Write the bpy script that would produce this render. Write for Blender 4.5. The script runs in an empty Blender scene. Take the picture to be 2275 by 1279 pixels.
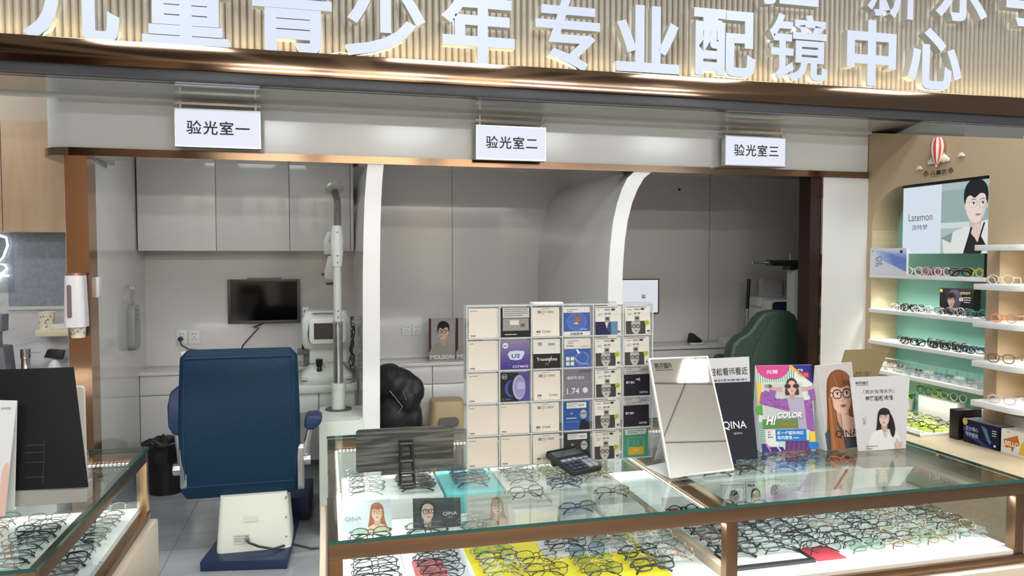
import bpy, bmesh, math, random
from mathutils import Vector, Matrix
R = math.radians
random.seed(7)
SC = bpy.context.scene
COL = SC.collection
# ------------------------------------------------------------------ camera
F_PX, CX, CY, EYE = 1660.0, 1137.5, 639.5, 1.55
YAW, PITCH = R(14), math.atan(71.5 / 1660)
cam_d = bpy.data.cameras.new('camera'); cam = bpy.data.objects.new('camera', cam_d); COL.objects.link(cam)
cam_d.sensor_width = 36.0; cam_d.lens = 36.0 * F_PX / 2275; cam_d.clip_start = 0.05
cam.location = (0, 0, EYE); cam.rotation_euler = (math.pi / 2 - PITCH, 0, -YAW)
SC.camera = cam
# ------------------------------------------------------------------ view, world, big lights
SC.view_settings.view_transform = 'Standard'; SC.view_settings.look = 'None'
SC.view_settings.exposure = 0.24; SC.view_settings.gamma = 1.0; SC.view_settings.use_curve_mapping = False
SC.cycles.transparent_max_bounces = 40; SC.cycles.max_bounces = 8; SC.cycles.caustics_reflective = False; SC.cycles.caustics_refractive = False
SC.cycles.sample_clamp_indirect = 6.0
wd = bpy.data.worlds.new('world'); SC.world = wd; wd.use_nodes = True
wd.node_tree.nodes['Background'].inputs[0].default_value = (0.58, 0.58, 0.58, 1)
wd.node_tree.nodes['Background'].inputs[1].default_value = 0.38
def area_light(name, loc, sx, sy, watts, col=(0.90, 0.955, 1.0), rot=(0, 0, 0), spread=180):
    d = bpy.data.lights.new(name, 'AREA'); d.shape = 'RECTANGLE'; d.size = sx; d.size_y = sy
    d.energy = watts; d.color = col; d.spread = R(spread)
    o = bpy.data.objects.new(name, d); o.location = loc; o.rotation_euler = rot; COL.objects.link(o); return o
for lx in (-1.3, 0.8, 2.9, 5.0):
    for ly, w in ((-2.7, 74), (2.1, 22), (2.8, 12)):
        area_light('ceiling_panel_light', (lx, ly, 3.36), 0.9, 0.35, w)
for lx, w in ((-.5, 2.6), (1.0, 1.2)): area_light('added_room_fill', (lx, 4.7, 2.385), .5, .3, w)  # fill lamps added to brighten the dim first and second rooms
area_light('added_rear_uplight', (2.0, -3.4, 2.7), 8.0, .4, 430, (.82, .92, 1.0), (R(165), 0, 0))  # added uplight out of view, brightens the ceiling that the little mirror shows
area_light('added_side_fill', (-2.3, 4.3, 2.95), .5, .3, 9)  # fill lamp added to lift the dark far-left wall and felt board
area_light('sign_cove_light', (1.3, 3.765, 2.53), 6.6, 0.02, 5.0, (1, 0.80, 0.45), (R(152), 0, 0), 140)

# ------------------------------------------------------------------ pixel -> place (rays of the same camera, cut by real planes)
FW = Vector((math.sin(YAW) * math.cos(PITCH), math.cos(YAW) * math.cos(PITCH), -math.sin(PITCH)))
RT = Vector((math.cos(YAW), -math.sin(YAW), 0)); UPV = RT.cross(FW); EYEV = Vector((0, 0, EYE))
def ray(x, y): return FW + RT * ((x - CX) / F_PX) - UPV * ((y - CY) / F_PX)
def at_z(x, y, z): d = ray(x, y); return EYEV + d * ((z - EYE) / d.z)
def at_y(x, y, Y): d = ray(x, y); return EYEV + d * (Y / d.y)
def at_x(x, y, X): d = ray(x, y); return EYEV + d * (X / d.x)
def at_plane(x, y, p, n): d = ray(x, y); return EYEV + d * ((p - EYEV).dot(n) / d.dot(n))

# ------------------------------------------------------------------ materials
def lin(c):
    return tuple(((v / 255) / 12.92 if v / 255 <= 0.04045 else ((v / 255 + 0.055) / 1.055) ** 2.4) for v in c[:3]) + (1.0,)
MATS = {}
def mat(name, c=(200, 200, 200), rough=0.5, metal=0.0, emit=0.0, ec=None, spec=0.5, coat=0.0):
    if name in MATS: return MATS[name]
    m = bpy.data.materials.new(name); m.use_nodes = True; b = m.node_tree.nodes['Principled BSDF']
    b.inputs['Base Color'].default_value = lin(c); b.inputs['Roughness'].default_value = rough
    b.inputs['Metallic'].default_value = metal; b.inputs['Specular IOR Level'].default_value = spec
    b.inputs['Coat Weight'].default_value = coat
    if emit:
        b.inputs['Emission Color'].default_value = lin(ec or c); b.inputs['Emission Strength'].default_value = emit
    MATS[name] = m; return m
def ink(c, emit=0.0):
    c = tuple(int(v) for v in c)
    return mat('print_%d_%d_%d_%g' % (c + (emit,)), c if not emit else (20, 20, 20), 0.55, 0, emit, c, 0.25)
def noise_mat(name, c1, c2, scale=(1, 1, 1), detail=4, rough=0.5, kind='NOISE', metal=0, bump=0.0, lo=0.35, hi=0.65, dist=0.0):
    if name in MATS: return MATS[name]
    m = mat(name, c1, rough, metal); nt = m.node_tree; b = nt.nodes['Principled BSDF']
    tc = nt.nodes.new('ShaderNodeTexCoord'); mp = nt.nodes.new('ShaderNodeMapping'); mp.inputs['Scale'].default_value = scale
    nt.links.new(tc.outputs['Object'], mp.inputs['Vector'])
    if kind == 'NOISE':
        t = nt.nodes.new('ShaderNodeTexNoise'); t.inputs['Scale'].default_value = 1; t.inputs['Detail'].default_value = detail; t.inputs['Distortion'].default_value = dist; out = t.outputs[0]
    else:
        t = nt.nodes.new('ShaderNodeTexWave'); t.inputs['Scale'].default_value = 1; t.inputs['Distortion'].default_value = dist; t.inputs['Detail'].default_value = detail; out = t.outputs[1]
    nt.links.new(mp.outputs[0], t.inputs['Vector'])
    rp = nt.nodes.new('ShaderNodeValToRGB'); rp.color_ramp.elements[0].position = lo; rp.color_ramp.elements[1].position = hi
    rp.color_ramp.elements[0].color = lin(c1); rp.color_ramp.elements[1].color = lin(c2)
    nt.links.new(out, rp.inputs[0]); nt.links.new(rp.outputs[0], b.inputs['Base Color'])
    if bump:
        bp = nt.nodes.new('ShaderNodeBump'); bp.inputs['Strength'].default_value = bump; bp.inputs['Distance'].default_value = 0.01
        nt.links.new(out, bp.inputs['Height']); nt.links.new(bp.outputs[0], b.inputs['Normal'])
    return m
def glass_mat(name, tint=(235, 245, 242), ior=1.45, rough=0.0, body=0.0, bc=(230, 235, 235)):
    """thin clear sheet: see-through with a Fresnel reflection; BODY adds a little milky surface"""
    if name in MATS: return MATS[name]
    m = bpy.data.materials.new(name); m.use_nodes = True; nt = m.node_tree; nt.nodes.clear()
    o = nt.nodes.new('ShaderNodeOutputMaterial'); tr = nt.nodes.new('ShaderNodeBsdfTransparent'); tr.inputs[0].default_value = lin(tint)
    gl = nt.nodes.new('ShaderNodeBsdfGlossy'); gl.inputs['Roughness'].default_value = rough; gl.inputs[0].default_value = (1, 1, 1, 1)
    fr = nt.nodes.new('ShaderNodeFresnel'); ge = nt.nodes.new('ShaderNodeNewGeometry'); ma_ = nt.nodes.new('ShaderNodeMath'); ma_.operation = 'MULTIPLY_ADD'
    ma_.inputs[1].default_value = 1 / ior - ior; ma_.inputs[2].default_value = ior; nt.links.new(ge.outputs['Backfacing'], ma_.inputs[0]); nt.links.new(ma_.outputs[0], fr.inputs[0]); mx = nt.nodes.new('ShaderNodeMixShader')
    nt.links.new(fr.outputs[0], mx.inputs[0]); nt.links.new(tr.outputs[0], mx.inputs[1]); nt.links.new(gl.outputs[0], mx.inputs[2])
    last = mx
    if body:
        df = nt.nodes.new('ShaderNodeBsdfDiffuse'); df.inputs[0].default_value = lin(bc); m2 = nt.nodes.new('ShaderNodeMixShader'); m2.inputs[0].default_value = body
        nt.links.new(mx.outputs[0], m2.inputs[1]); nt.links.new(df.outputs[0], m2.inputs[2]); last = m2
    nt.links.new(last.outputs[0], o.inputs[0]); MATS[name] = m; return m

M_WHITE = mat('white_laminate', (214, 212, 208), 0.16)
M_WALL = mat('gloss_grey_wall_panel', (216, 213, 210), 0.10)
M_GAP = mat('dark_gap', (45, 43, 42), 0.7)
M_HEAD = mat('header_white', (212, 211, 208), 0.14)
M_STRIP = mat('arch_white', (236, 235, 231), 0.25)
M_BRONZE = mat('bronze_metal', (136, 112, 92), 0.10, 1.0)
M_BRONZE2 = mat('brushed_bronze_frame', (136, 106, 82), 0.32, 1.0)
M_COPPER = mat('copper_mirror', (184, 146, 120), 0.14, 1.0)
M_DARK = mat('dark_brown_metal', (62, 42, 36), 0.25, 0.6)
M_BLACK = mat('black_plastic', (22, 22, 24), 0.35)
M_SCREEN = mat('black_screen', (8, 8, 10), 0.08)
M_CHROME = mat('chrome', (215, 215, 215), 0.12, 1.0)
M_SILVER = mat('satin_silver', (190, 192, 195), 0.32, 1.0)
M_PLASTIC = mat('white_plastic', (225, 226, 222), 0.35)
M_OFFW = mat('offwhite_plastic', (208, 212, 202), 0.4)
M_GREYP = mat('grey_plastic', (130, 132, 136), 0.4)
M_BEIGE = mat('beige_wall_panel', (184, 162, 132), 0.42)
M_BEIGE2 = noise_mat('pale_wood', (208, 192, 160), (196, 178, 146), (3, 3, 40), 3, 0.4)
M_MINT = mat('mint_back_panel', (142, 202, 188), 0.35)
M_SHELF = mat('white_shelf', (232, 232, 230), 0.3)
M_GLASS = glass_mat('clear_glass', (248, 253, 251), 1.42)
M_GEDGE = mat('green_glass_edge', (40, 88, 80), 0.08)
M_ACRYL = glass_mat('clear_acrylic', (238, 240, 240), 1.45, 0.02, 0.05)
M_LED = mat('led_diode', (255, 255, 255), 0.4, 0, 5.0, (255, 250, 235))
M_BLUE = noise_mat('blue_leather', (10, 42, 66), (13, 47, 72), (60, 60, 60), 3, 0.55, bump=0.06)
M_BLUE.node_tree.nodes['Principled BSDF'].inputs['Specular IOR Level'].default_value = .25
M_NAVY = mat('navy_leather', (22, 38, 72), 0.4)
M_TRAYW = mat('white_tray_lining', (238, 238, 236), 0.5)
M_PAPER = mat('white_card', (228, 227, 224), 0.5)
M_CREAM = mat('cream_card', (226, 218, 206), 0.42)

# ------------------------------------------------------------------ mesh builder
class MB:
    def __init__(s, M=None): s.v = []; s.f = []; s.m = []; s.mats = []; s.M = M; s.cur = 0
    def use(s, m):
        if m not in s.mats: s.mats.append(m)
        s.cur = s.mats.index(m); return s
    def add(s, vs, fs):
        k = len(s.v)
        for p in vs:
            p = Vector(p); s.v.append(s.M @ p if s.M else p)
        for f in fs: s.f.append([i + k for i in f]); s.m.append(s.cur)
        return s
    def box(s, x0, y0, z0, x1, y1, z1):
        return s.add([(x0, y0, z0), (x1, y0, z0), (x1, y1, z0), (x0, y1, z0), (x0, y0, z1), (x1, y0, z1), (x1, y1, z1), (x0, y1, z1)],
                     [(3, 2, 1, 0), (4, 5, 6, 7), (0, 1, 5, 4), (1, 2, 6, 5), (2, 3, 7, 6), (3, 0, 4, 7)])
    def prism(s, pts, a, b, axis='y'):
        """polygon swept between a and b; pts are (x,z) for y, (y,z) for x, (x,y) for z"""
        n = len(pts)
        def P(p, d): return (p[0], d, p[1]) if axis == 'y' else ((d, p[0], p[1]) if axis == 'x' else (p[0], p[1], d))
        ar = sum(pts[i][0] * pts[(i + 1) % n][1] - pts[(i + 1) % n][0] * pts[i][1] for i in range(n))
        if axis == 'y': ar = -ar
        if ar < 0: pts = pts[::-1]
        vs = [P(p, a) for p in pts] + [P(p, b) for p in pts]
        fs = [tuple(range(n))[::-1], tuple(range(n, 2 * n))] + [(i, (i + 1) % n, n + (i + 1) % n, n + i) for i in range(n)]
        return s.add(vs, fs)
    def cyl(s, p0, p1, r0, r1=None, n=20, cap=True):
        r1 = r0 if r1 is None else r1; p0 = Vector(p0); p1 = Vector(p1); d = (p1 - p0).normalized()
        a = d.orthogonal().normalized(); b = d.cross(a)
        vs = [p0 + (a * math.cos(t) + b * math.sin(t)) * r0 for t in [2 * math.pi * i / n for i in range(n)]] + \
             [p1 + (a * math.cos(t) + b * math.sin(t)) * r1 for t in [2 * math.pi * i / n for i in range(n)]]
        fs = [(i, (i + 1) % n, n + (i + 1) % n, n + i) for i in range(n)]
        if cap: fs += [tuple(range(n))[::-1], tuple(range(n, 2 * n))]
        return s.add(vs, fs)
    def tube(s, pts, r, n=8, closed=False, rs=None):
        pts = [Vector(p) for p in pts]; N = len(pts); vs = []; prev = None
        for i, p in enumerate(pts):
            t = (pts[(i + 1) % N] - pts[i - 1]) if closed else (pts[min(i + 1, N - 1)] - pts[max(i - 1, 0)])
            t.normalize()
            a = t.orthogonal() if prev is None else prev - t * prev.dot(t)
            a.normalize(); prev = a; b = t.cross(a); rr = rs[i] if rs else r
            vs += [p + (a * math.cos(q) + b * math.sin(q)) * rr for q in [2 * math.pi * k / n for k in range(n)]]
        fs = []
        for i in range(N if closed else N - 1):
            j = (i + 1) % N
            fs += [(i * n + k, i * n + (k + 1) % n, j * n + (k + 1) % n, j * n + k) for k in range(n)]
        if not closed: fs += [tuple(range(n))[::-1], tuple((N - 1) * n + k for k in range(n))]
        return s.add(vs, fs)
    def lathe(s, prof, c, n=28):
        vs = []; m = len(prof)
        for r, z in prof: vs += [(c[0] + r * math.cos(2 * math.pi * k / n), c[1] + r * math.sin(2 * math.pi * k / n), c[2] + z) for k in range(n)]
        fs = [(i * n + k, i * n + (k + 1) % n, (i + 1) * n + (k + 1) % n, (i + 1) * n + k) for i in range(m - 1) for k in range(n)]
        fs += [tuple(range(n))[::-1], tuple((m - 1) * n + k for k in range(n))]
        return s.add(vs, fs)
    def ellipsoid(s, c, r, n=20, m=12):
        vs = [(c[0] + r[0] * math.sin(math.pi * i / m) * math.cos(2 * math.pi * k / n), c[1] + r[1] * math.sin(math.pi * i / m) * math.sin(2 * math.pi * k / n), c[2] + r[2] * math.cos(math.pi * i / m)) for i in range(1, m) for k in range(n)]
        t = len(vs); vs += [(c[0], c[1], c[2] + r[2]), (c[0], c[1], c[2] - r[2])]
        fs = [(i * n + k, (i + 1) * n + k, (i + 1) * n + (k + 1) % n, i * n + (k + 1) % n) for i in range(m - 2) for k in range(n)]
        fs += [(t, k, (k + 1) % n) for k in range(n)] + [(t + 1, (m - 2) * n + (k + 1) % n, (m - 2) * n + k) for k in range(n)]
        return s.add(vs, fs)
    def quad(s, a, b, c, d): return s.add([a, b, c, d], [(0, 1, 2, 3)])
    def mesh(s, name, off=None, bevel=0, seg=2, smooth=True, weld=False):
        me = bpy.data.meshes.new(name)
        me.from_pydata([(p - off) if off else p for p in s.v], [], s.f)
        for m in s.mats: me.materials.append(m)
        for p, k in zip(me.polygons, s.m): p.material_index = k
        if bevel or weld:
            bm = bmesh.new(); bm.from_mesh(me)
            if weld: bmesh.ops.remove_doubles(bm, verts=bm.verts, dist=1e-5)
            if bevel:
                es = [e for e in bm.edges if len(e.link_faces) == 2 and e.calc_face_angle(0) > 0.6]
                bmesh.ops.bevel(bm, geom=es, offset=bevel, segments=seg, profile=0.6, affect='EDGES', clamp_overlap=True)
            bm.to_mesh(me); bm.free()
        if smooth:
            me.polygons.foreach_set('use_smooth', [True] * len(me.polygons))
            me.set_sharp_from_angle(angle=R(38))
        me.update(); return me
def rrect(x0, y0, x1, y1, r, n=5, corners=(1, 1, 1, 1)):
    out = []
    for (cx, cy, a), on in zip(((x1 - r, y1 - r, 0), (x0 + r, y1 - r, 90), (x0 + r, y0 + r, 180), (x1 - r, y0 + r, 270)), corners):
        if on: out += [(cx + r * math.cos(R(a + 90 * i / n)), cy + r * math.sin(R(a + 90 * i / n))) for i in range(n + 1)]
        else: out.append((x1 if a in (0, 270) else x0, y1 if a in (0, 90) else y0))
    return out
def props(o, label=None, cat=None, group=None, kind=None):
    if label: o['label'] = label
    if cat: o['category'] = cat
    if group: o['group'] = group
    if kind: o['kind'] = kind
    return o
def thing(name, label, cat, loc=(0, 0, 0), group=None):
    o = bpy.data.objects.new(name, None); o.empty_display_size = 0.05; o.location = loc; COL.objects.link(o)
    return props(o, label, cat, group)
def base_of(o):
    v = Vector((0, 0, 0))
    while o: v = v + o.location; o = o.parent
    return v
def part(name, mb, parent, label=None, **kw):
    o = bpy.data.objects.new(name, mb.mesh(name, base_of(parent), **kw)); o.parent = parent; COL.objects.link(o)
    return props(o, label)
def single(name, mb, label, cat, group=None, loc=None, **kw):
    loc = Vector(loc) if loc is not None else sum(mb.v, Vector()) / len(mb.v)
    o = bpy.data.objects.new(name, mb.mesh(name, loc, **kw)); o.location = loc; COL.objects.link(o)
    return props(o, label, cat, group)
def struct(name, mb, **kw):
    o = bpy.data.objects.new(name, mb.mesh(name, **kw)); COL.objects.link(o)
    o['kind'] = 'structure'; o['label'] = STRUCT_LABEL.get(name, name.replace('_', ' ')); return o
STRUCT_LABEL = {}

# ------------------------------------------------------------------ lettering and printed pictures
_TXT = {}
def glyphs(s, bold=0.0, extrude=0.0):
    k = (s, bold, extrude)
    if k not in _TXT:
        cu = bpy.data.curves.new('t', 'FONT'); cu.body = s; cu.size = 1; cu.offset = bold; cu.resolution_u = 4; cu.extrude = extrude
        cu.fill_mode = 'BOTH' if extrude else 'FRONT'
        o = bpy.data.objects.new('t', cu); me = bpy.data.meshes.new_from_object(o)
        _TXT[k] = ([tuple(v.co) for v in me.vertices], [tuple(p.vertices) for p in me.polygons], [tuple(p.normal) for p in me.polygons])
        bpy.data.objects.remove(o); bpy.data.curves.remove(cu); bpy.data.meshes.remove(me)
    return _TXT[k]
class Art:
    """flat printed picture: layered polygons in metres on a sheet of size w x h"""
    def __init__(s, w, h, emit=0.0, step=0.00022): s.w = w; s.h = h; s.L = []; s.emit = emit; s.step = step; s.k = 0
    def face(s, pts, fs, c): s.k += 1; s.L.append((pts, fs, c, s.k * s.step)); return s
    def poly(s, pts, c): return s.face(list(pts), [tuple(range(len(pts)))], c)
    def blob(s, pts, c, k=4):
        n = len(pts); P = []
        for i in range(n):
            p0, p1, p2, p3 = pts[i - 1], pts[i], pts[(i + 1) % n], pts[(i + 2) % n]
            for j in range(k):
                t = j / k; P.append(tuple(.5 * (2 * p1[a] + (p2[a] - p0[a]) * t + (2 * p0[a] - 5 * p1[a] + 4 * p2[a] - p3[a]) * t * t + (3 * p1[a] - p0[a] - 3 * p2[a] + p3[a]) * t ** 3) for a in (0, 1)))
        P = [(min(max(x, 0), s.w), min(max(y, 0), s.h)) for x, y in P]
        return s.poly(P, c)
    def rect(s, a, b, c2, d, c): return s.poly([(a, b), (c2, b), (c2, d), (a, d)], c)
    def ell(s, cx, cy, rx, ry, c, n=28, a0=0, a1=360, rot=0):
        P = [(rx * math.cos(R(a0 + (a1 - a0) * i / n)), ry * math.sin(R(a0 + (a1 - a0) * i / n))) for i in range(n + (a1 - a0 < 360))]
        q = R(rot); return s.poly([(cx + x * math.cos(q) - y * math.sin(q), cy + x * math.sin(q) + y * math.cos(q)) for x, y in P], c)
    def line(s, pts, w, c, closed=False):
        N = len(pts); a = []; b = []
        for i in range(N):
            p0 = pts[i - 1] if (closed or i > 0) else pts[i]; p1 = pts[(i + 1) % N] if (closed or i < N - 1) else pts[i]
            dx, dy = p1[0] - p0[0], p1[1] - p0[1]; l = math.hypot(dx, dy) or 1
            nx, ny = -dy / l * w / 2, dx / l * w / 2; a.append((pts[i][0] + nx, pts[i][1] + ny)); b.append((pts[i][0] - nx, pts[i][1] - ny))
        M = N if closed else N - 1
        return s.face(a + b, [(i, (i + 1) % N, N + (i + 1) % N, N + i) for i in range(M)], c)
    def ring(s, cx, cy, rx, ry, w, c, n=26, rot=0, e=2.0):
        q = R(rot); P = []
        for i in range(n):
            t = 2 * math.pi * i / n; x = rx * math.copysign(abs(math.cos(t)) ** (2 / e), math.cos(t)); y = ry * math.copysign(abs(math.sin(t)) ** (2 / e), math.sin(t))
            P.append((cx + x * math.cos(q) - y * math.sin(q), cy + x * math.sin(q) + y * math.cos(q)))
        return s.line(P, w, c, True)
    def text(s, t, x, y, size, c, bold=0.0, width=None, align='l', slant=0.0, rot=0.0, vert=False):
        if vert:
            for i, ch in enumerate(t): s.text(ch, x, y - i * size * 1.1, size, c, bold)
            return s
        vs, fs, _ = glyphs(t, bold)
        if not vs: return s
        x0 = min(v[0] for v in vs); x1 = max(v[0] for v in vs); kx = size if width is None else width / max(x1 - x0, 1e-6)
        ox = 0 if align == 'l' else (-(x1 - x0) * kx / 2 if align == 'c' else -(x1 - x0) * kx)
        q = R(rot); P = []
        for v in vs:
            a = (v[0] - x0) * kx + ox + slant * v[1] * size; b = v[1] * size
            P.append((x + a * math.cos(q) - b * math.sin(q), y + a * math.sin(q) + b * math.cos(q)))
        return s.face(P, fs, c)
    def barcode(s, x, y, w, h, c=(40, 40, 40), seed=1):
        rr = random.Random(seed); q = x
        pts = []; fs = []
        while q < x + w:
            b = w * rr.uniform(0.02, 0.06); k = len(pts); pts += [(q, y), (min(q + b, x + w), y), (min(q + b, x + w), y + h), (q, y + h)]; fs.append((k, k + 1, k + 2, k + 3)); q += b * rr.uniform(1.6, 2.6)
        return s.face(pts, fs, c)
    def fineprint(s, x, y, w, size, rows, c=(110, 110, 110), seed=1, gap=1.7):
        rr = random.Random(seed); pts = []; fs = []
        for i in range(rows):
            q = x; yy = y - i * size * gap; end = x + w * (1 if i < rows - 1 else rr.uniform(0.4, 0.9))
            while q < end:
                l = min(size * rr.uniform(0.5, 1.8), end - q); k = len(pts); pts += [(q, yy), (q + l, yy), (q + l, yy + size * 0.7), (q, yy + size * 0.7)]; fs.append((k, k + 1, k + 2, k + 3)); q += l + size * 0.35
        return s.face(pts, fs, c)
    def build(s, name, f, parent, label=None):
        """f(u, v, lift) -> world point, u and v in 0..1"""
        mb = MB(); q = min(1.0, .003 / max(s.k * s.step, 1e-9))
        for pts, fs, c, lift in s.L:
            mb.use(ink(c, s.emit)); mb.add([f(p[0] / s.w, p[1] / s.h, lift * q) for p in pts], fs)
        return part(name, mb, parent, label, smooth=False)
def sheet(o, U, V, w, h, lift=0.0006):
    o = Vector(o); U = Vector(U).normalized(); V = Vector(V).normalized(); n = U.cross(V).normalized()
    return lambda u, v, l: o + U * (u * w) + V * (v * h) + n * (lift + l)
def bilin(bl, br, tr, tl, lift=0.0006):
    bl, br, tr, tl = map(Vector, (bl, br, tr, tl)); n = (br - bl).cross(tl - bl).normalized()
    return lambda u, v, l: bl * ((1 - u) * (1 - v)) + br * (u * (1 - v)) + tr * (u * v) + tl * ((1 - u) * v) + n * (lift + l)
def head(a, cx, cy, h, hair=(40, 32, 30), skin=(226, 190, 170), top=(90, 90, 95), style='short', glasses=None, turn=0.0, lip=(176, 86, 84), shoulders=True, sw=1.35, eyes=True, gw=0.035):
    """a printed portrait: face height h, centre (cx, cy) on sheet a; turn shifts the features sideways"""
    d = lambda k: tuple(max(0, int(v * k)) for v in skin)
    dh = tuple(max(0, int(v * 0.72)) for v in hair); lh = tuple(min(255, int(v * 1.25 + 8)) for v in hair)
    W = h * 0.37; t = turn * W
    def clip(P): return [(min(max(x, 0), a.w), min(max(y, 0), a.h)) for x, y in P]
    if style == 'long':
        a.blob(clip([(cx - W * 1.2, cy + h * .3), (cx - W * .8, cy + h * .62), (cx, cy + h * .74), (cx + W * .85, cy + h * .6), (cx + W * 1.25, cy + h * .25), (cx + W * 1.35, cy - h * .4), (cx + W * 1.9, cy - h * 1.25), (cx + W * .5, cy - h * 1.0), (cx - W * .5, cy - h * 1.0), (cx - W * 1.8, cy - h * 1.35), (cx - W * 1.45, cy - h * .4)]), hair)
    elif style == 'bob':
        a.blob(clip([(cx - W * 1.3, cy), (cx - W * .95, cy + h * .5), (cx, cy + h * .72), (cx + W * .95, cy + h * .5), (cx + W * 1.3, cy), (cx + W * 1.45, cy - h * .55), (cx + W * .6, cy - h * .6), (cx - W * .6, cy - h * .6), (cx - W * 1.45, cy - h * .55)]), hair)
    if shoulders:
        a.blob(clip([(cx - W * sw * 2, 0), (cx - W * sw * 1.75, cy - h * 1.0), (cx - W * .55, cy - h * .72), (cx + W * .55, cy - h * .72), (cx + W * sw * 1.75, cy - h * 1.0), (cx + W * sw * 2, 0)]), top)
    a.blob(clip([(cx - W * .45, cy - h * .2), (cx + W * .45, cy - h * .2), (cx + W * .52, cy - h * .74), (cx + W * .1, cy - h * .98), (cx - W * .52, cy - h * .74)]), d(.86))
    if style == 'short': a.ell(cx - W * .98, cy - h * .02, W * .16, h * .09, d(.9)); a.ell(cx + W * .98, cy - h * .02, W * .16, h * .09, d(.9))
    a.blob([(cx + W * x, cy + h * y) for x, y in ((-.98, .12), (-.92, .36), (-.6, .5), (0, .54), (.6, .5), (.92, .36), (.98, .12), (.93, -.14), (.76, -.32), (.4, -.48), (.1, -.52), (-.1, -.52), (-.4, -.48), (-.76, -.32), (-.93, -.14))], skin)
    a.blob([(cx + W * x, cy + h * y) for x, y in ((.98, .12), (.93, -.14), (.76, -.32), (.4, -.48), (.52, -.3), (.7, -.1), (.8, .1))], d(.93))
    ey = cy + h * .06
    if eyes:
        for sx in (-1, 1):
            ex = cx + t + sx * W * .44
            a.ell(ex, ey, W * .2, h * .032, (240, 236, 230), 14); a.ell(ex + t * .15, ey, W * .095, h * .034, (44, 30, 26), 12)
            a.line([(ex - W * .23, ey + h * .02), (ex - W * .05, ey + h * .045), (ex + W * .2, ey + h * .025)], h * .014, (40, 28, 26))
            a.line([(ex - W * .28, ey + h * .1), (ex, ey + h * .125), (ex + W * .27, ey + h * .1)], h * .022, dh if sum(hair) < 260 else (120, 84, 64))
    a.line([(cx + t * 1.3 + W * .06, ey), (cx + t * 1.5 + W * .13, cy - h * .12), (cx + t * 1.4 + W * .02, cy - h * .155), (cx + t * 1.3 - W * .12, cy - h * .14)], h * .013, d(.76))
    a.poly([(cx + t * 1.2 + W * x, cy + h * y) for x, y in ((-.3, -.27), (-.1, -.245), (0, -.255), (.1, -.245), (.3, -.27), (.14, -.315), (0, -.325), (-.14, -.315))], lip)
    a.line([(cx + t * 1.2 - W * .28, cy - h * .272), (cx + t * 1.2 + W * .28, cy - h * .272)], h * .008, tuple(int(v * .6) for v in lip))
    if style == 'long':
        a.blob([(cx + W * x, cy + h * y) for x, y in ((-1.1, -.05), (-1.12, .3), (-.7, .6), (0, .7), (.75, .58), (1.15, .25), (1.1, -.1), (.95, .2), (.7, .28), (.1, .22), (-.4, .27), (-.85, .22))], hair)
        a.line([(cx - W * .5, cy + h * .6), (cx - W * .2, cy + h * .26)], h * .02, lh); a.line([(cx + W * .3, cy + h * .6), (cx + W * .4, cy + h * .28)], h * .02, dh)
    elif style == 'bob':
        a.blob([(cx + W * x, cy + h * y) for x, y in ((-1.12, 0), (-1.0, .4), (-.5, .62), (0, .68), (.6, .6), (1.05, .35), (1.12, 0), (.9, .15), (.6, .4), (0, .5), (-.5, .42), (-.85, .18))], hair)
    elif style == 'parted':
        a.blob([(cx + W * x, cy + h * y) for x, y in ((-1.15, -.2), (-1.12, .3), (-.7, .6), (0, .7), (.75, .58), (1.12, .3), (1.15, -.2), (.98, .1), (.8, .36), (.1, .5), (-.6, .42), (-.92, .15))], hair)
    elif style == 'short':
        a.blob([(cx + W * x, cy + h * y) for x, y in ((-1.1, .05), (-1.16, .4), (-.85, .66), (-.3, .78), (.4, .76), (.95, .6), (1.16, .35), (1.1, .03), (.98, .14), (.85, .3), (.4, .34), (-.1, .22), (-.5, .3), (-.82, .26), (-.98, .14))], hair)
        a.line([(cx - W * .7, cy + h * .6), (cx - W * .1, cy + h * .45), (cx + W * .1, cy + h * .28)], h * .018, lh)
    if glasses:
        for sx in (-1, 1): a.ring(cx + t + sx * W * .46, ey - h * .01, W * .39, h * .12, h * gw, glasses, 24, 0, 2.6)
        a.line([(cx + t - W * .1, ey + h * .03), (cx + t + W * .1, ey + h * .03)], h * gw, glasses)
        a.line([(cx + t + W * .84, ey + h * .03), (cx + W * 1.0, ey + h * .05)], h * gw, glasses)
        a.line([(cx + t - W * .84, ey + h * .03), (cx - W * 1.0, ey + h * .05)], h * gw, glasses)
    return a

# ================================================================== SETTING
YH, YC, YB = 4.25, 5.50, 5.80          # header face, cabinet fronts, back wall of the exam rooms
ZS, ZH = 2.36, 2.06                    # soffit, header underside
XW, XNB = 3.485, 3.69                  # face of the right wall unit, back of its niches
XL = at_y(199, 600, YH).x
STRUCT_LABEL.update(floor='grey tile floor', ceiling='beige shop ceiling', wall_back='glossy grey back wall of the exam rooms',
    wall_left='glossy grey side wall of the first exam room', wall_right='beige wall with arched niche', wall_rear='shop wall behind the viewer')
fm = noise_mat('grey_floor_tile', (142, 145, 148), (156, 158, 160), (1.6, 5, 1), 5, 0.13, dist=1.0)
b = MB().use(fm).box(-6, -4.2, -0.08, 6.5, 6.4, 0)
b.use(M_GAP)
for x in (-2.4, -1.6, -0.8, 0.0, 0.8, 1.6, 2.4, 3.2): b.box(x - .001, -4, 0, x + .001, 6, .0004)
for y in (2.6, 3.4, 4.2, 5.0): b.box(-5, y - .001, 0, 5, y + .001, .0004)
struct('floor', b, smooth=False)
b = MB().use(mat('ceiling_beige', (220, 211, 198), 0.6)).box(-6, -4.2, 3.4, 6.5, 3.82, 3.5)
b.use(M_GAP)
b.box(1.0, -0.319, 3.396, 6, -0.313, 3.4); b.box(1.0, -1.187, 3.396, 6, -1.181, 3.4)
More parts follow.
